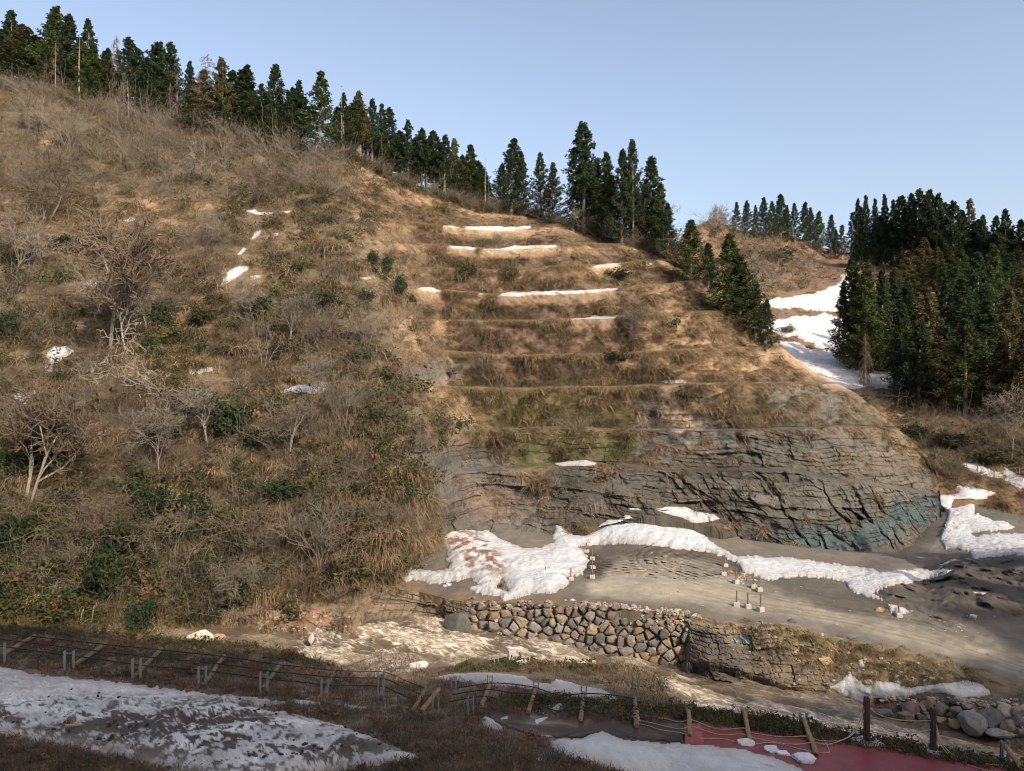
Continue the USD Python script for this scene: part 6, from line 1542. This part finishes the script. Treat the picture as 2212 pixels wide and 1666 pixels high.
for k, (a, b, w_, h_, cc, lab) in enumerate(RIP):
    uc, vc = 1693.6 + 0.23438 * a, 1296.1 + 0.23438 * b
    w_, h_ = 0.23438 * w_ * 0.96, 0.23438 * h_ * 0.92
    Dw = -float(RZ(uc)) * F / (vc + h_ * 0.5 - CV)
    Dk = min(float(bank.at(uc, vc + 2)[0]), Dw) - 0.05
    boulder(uc, vc, w_, h_, np.array(cc) * 0.8 * (1 + 0.1 * math.sin(k * 5)), lab, 800 + k, D=Dk, group='boulders piled at the right river edge')
boulder(433, 1378, 60, 36, (0.50, 0.42, 0.32), 'big pale cream boulder at the left river edge', 850, D=35.2)
boulder(473, 1374, 28, 14, (0.36, 0.22, 0.13), 'small orange-brown boulder right of the big cream one', 851, D=36.0)
boulder(488, 1361, 16, 14, CRM, 'small pale rock above the orange-brown boulder', 852)
boulder(902, 1443, 46, 34, (0.46, 0.45, 0.40), 'smooth pale grey boulder on the gravel shore', 853)
boulder(672, 1381, 14, 26, (0.40, 0.36, 0.30), 'upright pale rock at the edge of the rapids', 854, D=36.3)
boulder(990, 1345, 60, 50, (0.085, 0.085, 0.075), 'dark wet greenish boulder at the left foot of the stone wall', 855, D=39.3)
boulder(1088, 1267, 16, 22, (0.13, 0.09, 0.06), 'brown earth lump poking through the hole in the snow heap', 856)
boulder(1413, 1177, 10, 7, (0.30, 0.20, 0.14), 'small reddish rock at the back edge of the yard', 857)
boulder(1577, 1236, 16, 12, (0.26, 0.17, 0.10), 'orange-brown rock beside the stakes at the right yard edge', 858)
boulder(1708, 1343, 26, 14, (0.07, 0.07, 0.07), 'dark rock at the edge of the dirt road', 859)
boulder(1900, 1319, 22, 16, (0.34, 0.20, 0.09), 'orange rock beside the road left of the single stake', 860)
boulder(1878, 1474, 28, 14, (0.34, 0.24, 0.14), 'tan rock resting on the stained snow tongue', 861)
boulder(1947, 1456, 16, 14, (0.26, 0.22, 0.18), 'round grey-brown stone on the bank above the snow tongue', 862)
boulder(2101, 1331, 16, 10, CRM, 'pale stone beside the shaded road at right', 863)
boulder(1776, 1371, 10, 9, CRM, 'small pale stone on the grassy bank under the road', 864)
boulder(313, 441, 20, 22, (0.17, 0.14, 0.11), 'brown boulder in the orange scar on the upper left slope', 865)
boulder(1131, 462, 8, 6, (0.5, 0.42, 0.33), 'small pale rock on the crest of the cut', 866)
boulder(1030, 1246, 8, 7, (0.15, 0.09, 0.06), 'small brown rock on the debris of the snow heap', 867)

# flat objects on the bank
def slab(name, uc, vc, sx, sy, sz, rz, mat, label, cat, tiltx=0, sheet=None, lift=0.0, dz=0):
    b = P(uc, vc, float((sheet or surf)(uc, vc)[0] if not isinstance(sheet, Sheet) else sheet.at(uc, vc)[0]))
    v, f = box(0, 0, sz / 2, sx, sy, sz, min(0.02, sz * 0.2))
    R_ = trimesh.transformations.euler_matrix(math.radians(tiltx), 0, math.radians(rz))[:3, :3]
    o = put(name, (v @ R_.T + b + [0, 0, lift], f), M[mat])
    return tag(o, label, cat)


slab('board', 1784, 1433 - 2, 0.62, 0.36, 0.04, 20, 'chip', 'pale board lying on the grassy bank under the road', 'board', tiltx=35, sheet=bank, lift=0.05)
slab('concrete_block', 1106, 1424, 0.32, 0.28, 0.36, 12, 'concrete', 'square concrete block on the mossy river bank', 'concrete block')
slab('concrete_slab', 1128, 1437, 0.42, 0.3, 0.14, 35, 'concrete', 'tilted concrete lump under the leaning pins on the river bank', 'concrete block', tiltx=20)
slab('wood_chip', 160, 1589, 0.30, 0.08, 0.04, 14, 'chip', 'yellow split wood piece on the dirty snow', 'wood piece', sheet=near, lift=0.20)


def cloth(name, spots, mat, label, seed):
    g = np.random.default_rng(seed)
    t_ = thing(name, label=label, cat='sheet scrap')
    for (uc, vc, w_, h_) in spots:
        D = float(surf(uc, vc)[0]) - 0.10
        s = D / F
        a, b = np.meshgrid(np.linspace(-0.5, 0.5, 12), np.linspace(-0.5, 0.5, 10))
        n_ = fbm(np.stack([a * 4, b * 4, 0 * a + seed + uc], -1), 3, 5) - 0.5
        sh_ = 1 - 0.55 * noise(np.stack([a * 3, b * 3, 0 * a + uc], -1), 8)
        p = P(uc, vc, D) + np.stack([a * w_ * s * sh_, -0.35 * n_ - 0.1 * b, -b * h_ * s * sh_ + 0.15 * n_], -1)
        put('scrap', (p.reshape(-1, 3), tri(10, 12)), M[mat], t_.GetPath(), smooth=True)


cloth('blue_sheet', [(1598, 1379, 20, 14), (1611, 1386, 14, 12), (1588, 1384, 12, 9), (1603, 1372, 14, 9), (1551, 1383, 6, 8)], 'blue_sheet', 'torn blue plastic sheet on the bank under the yard', 4)
cloth('pale_blue_sheet', [(970, 1264, 16, 10), (962, 1266, 10, 7)], 'pale_sheet', 'pale blue sheet scrap at the edge of the snow heap', 5)
cloth('white_scrap', [(1645, 1343, 4, 8), (1640, 1362, 7, 5)], 'pale_sheet', 'small white plastic scraps right of the blue sheet', 6)
pp = [(803, 1170), (806, 1190), (812, 1208), (820, 1220), (830, 1228), (838, 1231)]
pp = [(805, 1224), (810, 1240), (817, 1252), (826, 1259), (836, 1263)]
tag(put('drain_pipe', tubes([(np.array([hill.p(a, b)[0] + [0, -0.25, 0.1] for a, b in pp]), 0.11)], 10), M['black_pipe'], smooth=40), 'black corrugated pipe hanging down the slope left of the snow heap', 'pipe')

# ------------------------------------------------------------------ marker stakes with concrete feet, round the yard
STAKES = [(1267, 1193, 1173, 1, 'rearmost marker stake of the row at the snow edge'), (1279.5, 1209, 1187, 1, 'second marker stake in the row at the snow edge'), (1279.8, 1228, 1206, 1, 'third marker stake in the row at the snow edge'), (1279.5, 1249, 1224, 1, 'nearest marker stake of the row at the snow edge'),
          (1233, 1253, 1227, 1, 'marker stake half sunk at the front edge of the snow heap'), (1179, 1243, 1224, 0, 'thin stake standing in the snow heap'), (1059, 1264, 1254, 0, 'tiny stake in the snow heap left of the hole'), (1566, 1224, 1200, 1, 'rearmost marker stake at the right yard edge'), (1563, 1243, 1215, 1, 'marker stake left of the orange-brown rock'),
          (1590, 1261, 1229, 1, 'marker stake right of the orange-brown rock'), (1628, 1270, 1242, 1, 'marker stake left in the pair beside the snow bank'), (1640, 1277, 1247, 1, 'marker stake right in the pair beside the snow bank'), (1591, 1310, 1277, 1, 'left marker stake of three across the road'), (1616, 1314, 1280, 1, 'middle marker stake of three across the road'),
          (1643, 1321, 1285, 1, 'right marker stake of three across the road'), (1941, 1333, 1298, 1, 'single marker stake beside the road at right')]
for k, (uc, vb, vt, foot, lab) in enumerate(STAKES):
    b = P(uc, vb, float(surf(uc, vb)[0]))
    h = (vb - vt) / F * b[1] * 1.02
    t_ = thing('marker_stake', b, (k * 17) % 40 - 20, lab, 'stake', 'marker stakes round the yard')
    fh = 0.30 * h if foot else 0
    lean = 0.03 * math.sin(k * 2.3)
    put('post', tubes([(np.array([[0, 0, fh * 0.8 - 0.1 * (not foot)], [lean * h, 0, h]]), np.array([0.042, 0.036]) if foot else np.array([0.03, 0.026]))], 8), M['wood'], t_.GetPath(), smooth=40)
    if foot:
        w_ = 0.30
        put('concrete_foot', box(0, 0, fh / 2 - 0.02, w_, w_, fh, 0.02), M['concrete'], t_.GetPath())

# ------------------------------------------------------------------ rope fence of the path: brackets, fallen poles, ropes
def bracket(uc, vb, vt, wpx, label, lean=0.0, sheet=near):
    b = P(uc, vb, float(sheet.at(uc, vb)[0]))
    s = b[1] / F
    h, w_ = (vb - vt) * s, max(wpx * s, 0.10)
    t_ = thing('pole_bracket', b, 0, label, 'bracket', 'steel pole brackets along the path')
    for sgn in (-1, 1):
        web = box(sgn * w_ / 2, 0, h / 2 - 0.1, 0.012, 0.075, h + 0.2)
        f1 = box(sgn * (w_ / 2 + 0.014), 0.030, h / 2 - 0.1, 0.022, 0.010, h + 0.2)
        f2 = box(sgn * (w_ / 2 + 0.014), -0.030, h / 2 - 0.1, 0.022, 0.010, h + 0.2)
        v, f = join([web, f1, f2])
        v[:, 1] += lean * v[:, 2]
        put('upright', (v, f), M['steel'], t_.GetPath())
    for hh in (0.88,):
        v, f = tubes([(np.array([[-w_ / 2 - 0.03, 0, hh * h], [w_ / 2 + 0.03, 0, hh * h]]), 0.008)], 6)
        v[:, 1] += lean * v[:, 2]
        put('cross_bolt', (v, f), M['steel'], t_.GetPath())


BR = [(2, 1434, 1389, 14, 'steel pole bracket cut off by the left edge'), (149, 1449, 1406, 18, 'second steel pole bracket from the left'), (295, 1467, 1423, 16, 'third steel pole bracket from the left'), (437, 1481, 1440, 14, 'fourth steel pole bracket from the left'), (570, 1497, 1452, 14, 'fifth steel pole bracket from the left'),
      (701, 1509, 1469, 12, 'sixth steel pole bracket from the left'), (823, 1514, 1449, 10, 'tall pole bracket behind the dark leaning pole'), (909, 1486, 1457, 10, 'pole bracket just above the two leaning poles'), (941, 1534, 1499, 11, 'pole bracket standing behind the right one of the two leaning poles'), (980, 1490, 1461, 9, 'pole bracket at the left end of the lumpy snow strip'),
      (1017, 1546, 1506, 10, 'ladder-like bracket at the left end of the wet path'), (1058, 1487, 1459, 9, 'bracket above the first fallen pole on the wet path'), (1158, 1497, 1471, 9, 'bracket above the second fallen pole on the wet path'), (1261, 1510, 1483, 9, 'bracket above the third fallen pole on the wet path'), (1372, 1524, 1461, 9, 'tall bracket above the rope-wound pole'),
      (1487, 1544, 1518, 10, 'thin bracket above the pole at the left edge of the red mat'), (1608, 1552, 1530, 9, 'thin bracket above the pole in the middle of the red mat'), (1736, 1569, 1540, 12, 'thin bracket above the yellow leaning pole'), (2171, 1630, 1600, 13, 'pole bracket near the right bottom corner')]
for uc, vb, vt, w_, lab in BR:
    bracket(uc, vb, vt, w_, lab)
bracket(1115 + 24, 1437, 1419, 9, 'leaning pair of steel pins on the river bank', lean=0.35)
bracket(1072, 1435, 1420, 7, 'small leaning steel pins on the mossy bank', lean=0.3)

LOGS = [(4, 1422, 74, 1388, 'wood_wet', 10, 'fallen pole at the left edge'), (158, 1445, 228, 1406, 'wood_wet', 11, 'fallen brown pole beside the second bracket'), (292, 1466, 350, 1416, 'wood_wet', 10, 'fallen dark pole beside the third bracket'), (446, 1477, 484, 1431, 'wood_wet', 10, 'fallen pole beside the fourth bracket'), (567, 1494, 606, 1449, 'wood_wet', 10, 'fallen pole beside the fifth bracket'),
        (699, 1508, 723, 1460, 'wood_wet', 10, 'fallen pole beside the sixth bracket'), (823, 1514, 831, 1462, 'wood_wet', 10, 'dark leaning pole beside the tall bracket'), (892, 1541, 920, 1500, 'wood', 10, 'left one of two leaning brown poles'), (911, 1543, 948, 1505, 'wood_fresh', 12, 'right thicker one of two leaning brown poles'), (1040, 1532, 1060, 1490, 'wood', 11, 'first fallen pole on the wet path'),
        (1141, 1545, 1158, 1499, 'wood', 11, 'second fallen pole on the wet path'), (1254, 1562, 1261, 1512, 'wood', 11, 'third fallen pole on the wet path'), (1375, 1576, 1371, 1524, 'wood', 12, 'pole wound with rope right of the wet path'), (1491, 1597, 1487, 1546, 'wood_fresh', 12, 'fallen pole at the left edge of the red mat'), (1620, 1608, 1608, 1554, 'wood_fresh', 11, 'fallen pole in the middle of the red mat'),
        (1763, 1636, 1736, 1571, 'wood_fresh', 12, 'yellow leaning pole on the red mat'), (2206, 1667, 2172, 1632, 'wood_fresh', 13, 'yellow pole at the right bottom corner')]
log_at = []
for a, b, c, d, mt_, w_, lab in LOGS:
    p0, p1 = near.p(a, b)[0], near.p(c, d)[0]
    r_ = w_ / 2 * p0[1] / F * 0.92
    p0, p1 = p0 + [0, 0, r_ * 1.3], p1 + [0, 0, r_ * 1.3 + 0.12]
    t_ = np.linspace(0, 1, 6)[:, None]
    pts_ = p0 * (1 - t_) + p1 * t_ + rng.normal(0, r_ * 0.08, (6, 3))
    ax = (p1 - p0) / np.linalg.norm(p1 - p0)
    pts_ = np.vstack([p0 - ax * 0.012, pts_, p1 + ax * 0.012])
    rad = r_ * np.array([0.8, 1, 1.02, 1, 0.99, 0.97, 0.95, 0.75])
    tag(put('fence_pole', tubes([(pts_, rad)], 12), M[mt_], smooth=50), lab, 'pole')
    log_at.append((p0, p1, r_))


def rope(pts, r, mat, label, sag=0.0, cat='rope', group=None):
    p = np.array(pts, float)
    t_ = np.linspace(0, len(p) - 1, (len(p) - 1) * 7 + 1)
    out = []
    for k in t_:
        i = min(int(k), len(p) - 2)
        f = k - i
        a, b = p[i], p[i + 1]
        m0 = (p[i + 1] - p[max(i - 1, 0)]) / 2
        m1 = (p[min(i + 2, len(p) - 1)] - p[i]) / 2
        q = (2 * f ** 3 - 3 * f ** 2 + 1) * a + (f ** 3 - 2 * f * f + f) * m0 + (-2 * f ** 3 + 3 * f * f) * b + (f ** 3 - f * f) * m1
        out.append(q - [0, 0, sag * 4 * f * (1 - f)])
    return tag(put('rope', tubes([(np.array(out), r)], 6), M[mat], smooth=60), label, cat, group)


def ground(u_, v_, lift=0.05):
    return near.p(u_, v_)[0] + [0, 0, lift]


for nm_, f_ in (('upper', 0.88), ('middle', 0.58), ('lower', 0.28)):
    pts_ = []
    for k in range(9):
        p0, p1, r_ = log_at[k] if k != 8 else log_at[7]
        q_ = p0 * (1 - f_) + p1 * f_ + [0, 0, r_]
        pts_.append(q_)
        if k < 7:
            n0, n1, _ = log_at[k + 1]
            nx = n0 * (1 - f_) + n1 * f_
            m_ = (q_ + nx) / 2
            uu_, vv_ = CU + F * m_[0] / m_[1], CV - F * m_[2] / m_[1]
            pts_.append(ground(uu_, vv_ + 2, 0.07) * 0.7 + m_ * 0.3)
    first = pts_[0] + (pts_[0] - pts_[2]) * 0.5
    rope([first] + pts_[:-1], 0.017, 'rope_dark', f'{nm_} dark rope lying along the fallen poles at left')
    pts_ = []
    for k in range(9, 13):
        p0, p1, r_ = log_at[k]
        pts_.append(p0 * (1 - f_) + p1 * f_ + [0, 0, r_])
        if k < 12:
            n0, n1, _ = log_at[k + 1]
            m_ = (pts_[-1] + n0 * (1 - f_) + n1 * f_) / 2
            pts_.append(m_ + [0, -0.25 + 0.45 * f_ * (k % 2) + 0.1, 0.02 - r_])
    rope([pts_[0] + [-0.9, -0.2, -0.05]] + pts_, 0.015, 'rope_dark', f'{nm_} black rope trailing over the wet path')

P1 = near.p(1872, 1606)[0]
P2 = near.p(2016, 1626)[0]
for q_, (vb, vt), lab, rz in ((P1, (1606, 1508), 'left dark brown square post on the near bank', 8), (P2, (1626, 1531), 'right dark brown square post on the near bank', 8)):
    h = (vb - vt) / F * q_[1]
    w_ = 10.5 / F * q_[1]
    t_ = thing('dark_post', q_, rz, lab, 'post')
    put('shaft', box(0, 0, h / 2 - 0.05, w_, w_, h + 0.1, 0.012), M['post_brown'], t_.GetPath())
    put('cap', box(0, 0, h + 0.012, w_ * 0.86, w_ * 0.86, 0.03, 0.008), M['post_brown'], t_.GetPath())
    v, f = box(0.03, -0.02, 0.02, 0.52, 0.46, 0.10, 0.03)
    m = trimesh.Trimesh(v, f).subdivide().subdivide().subdivide()
    v = np.asarray(m.vertices)
    v = v + (fbm(v / 0.12, 3, 33)[:, None] - 0.5) * [0.10, 0.10, 0.03]
    put('concrete_base', (v, np.asarray(m.faces)), M['concrete'], t_.GetPath(), smooth=40)


def lifted(pts2d, d0, d1):
    """Rope points in the air between two distances."""
    n_ = len(pts2d)
    return [P(a, b, d0 + (d1 - d0) * k / (n_ - 1)) for k, (a, b) in enumerate(pts2d)]


R1 = [ground(a, b) for a, b in ((1378, 1547), (1440, 1558), (1469, 1565), (1494, 1566), (1550, 1580), (1607, 1584), (1620, 1587), (1687, 1597), (1744, 1602), (1771, 1605))]
R1[3][2] += 0.06; R1[5][2] += 0.06; R1[8][2] += 0.06
rope(R1 + [P(1822, 1598, P1[1] - 0.15), P(1849, 1573, P1[1] - 0.1), P(1867, 1535, P1[1] - 0.06)], 0.0105, 'rope', 'upper pale rope from the rope-wound pole to the left dark post')
R2 = [ground(a, b) for a, b in ((1378, 1560), (1430, 1572), (1469, 1580), (1496, 1581), (1553, 1592), (1603, 1597), (1623, 1598), (1704, 1613), (1758, 1616), (1791, 1613))]
R2[3][2] += 0.06; R2[5][2] += 0.06; R2[8][2] += 0.06
rope(R2 + [P(1832, 1593, P1[1] - 0.18), P(1852, 1575, P1[1] - 0.1), P(1866, 1556, P1[1] - 0.06)], 0.0105, 'rope', 'middle pale rope from the rope-wound pole to the left dark post')
R3 = [ground(a, b) for a, b in ((1378, 1567), (1400, 1573), (1430, 1582), (1469, 1588), (1513, 1600), (1560, 1601), (1597, 1610), (1630, 1613), (1670, 1610), (1751, 1629), (1788, 1632), (1790, 1623), (1772, 1592), (1762, 1587), (1755, 1590))]
rope(R3, 0.010, 'rope', 'lowest pale rope lying on the red mat with a loose end')
rope(lifted([(1878, 1530), (1900, 1545), (1939, 1555), (1975, 1558), (2011, 1557)], P1[1], P2[1]), 0.012, 'rope', 'upper rope slung between the two dark posts')
rope(lifted([(1878, 1554), (1905, 1569), (1939, 1579), (1973, 1582), (2011, 1577)], P1[1], P2[1]), 0.0105, 'rope', 'lower rope slung between the two dark posts')
rope([P(2020, 1558, P2[1]), P(2026, 1580, P2[1] - 0.1), P(2034, 1606, P2[1] - 0.3), ground(2067, 1641), ground(2124, 1655), ground(2180, 1661), ground(2240, 1673)], 0.012, 'rope', 'upper rope hanging from the right dark post to the corner')
rope([P(2020, 1568, P2[1]), P(2026, 1592, P2[1] - 0.12), P(2036, 1615, P2[1] - 0.4), ground(2060, 1644), ground(2110, 1664), ground(2160, 1676)], 0.0105, 'rope', 'lower rope hanging from the right dark post to the corner')
p0, p1, r_ = log_at[12]
wind = [p0 * 0.85 + p1 * 0.15 + np.array([(r_ + 0.012) * math.cos(a), (r_ + 0.012) * 0.35 * math.sin(a), (r_ + 0.012) * math.sin(a)]) + (p1 - p0) * 0.45 * k / 60 for k, a in enumerate(np.linspace(0, 8 * math.pi, 60))]
tag(put('rope_coil', tubes([(np.array(wind), 0.014)], 6), M['rope'], smooth=60), 'pale rope coiled round the fallen pole', 'rope')
# little fence of short stakes by the snow strip at right
for k, (uc, vb, vt) in enumerate(((2076, 1012, 996), (2111, 1020, 1000), (2147, 1036, 1014), (1965, 982, 952))):
    b = stand(uc, vb, 'v')
    tag(put('short_stake', tubes([(np.array([b - [0, 0, 0.1], b + [0.03, 0, (vb - vt) / F * b[1]]]), 0.05)], 7), M['wood'], smooth=50),
        ['left', 'middle', 'right', 'lone'][k] + (' short stake in the row by the narrow snow strip' if k < 3 else ' short stake on the bank beside the cut edge'), 'stake')
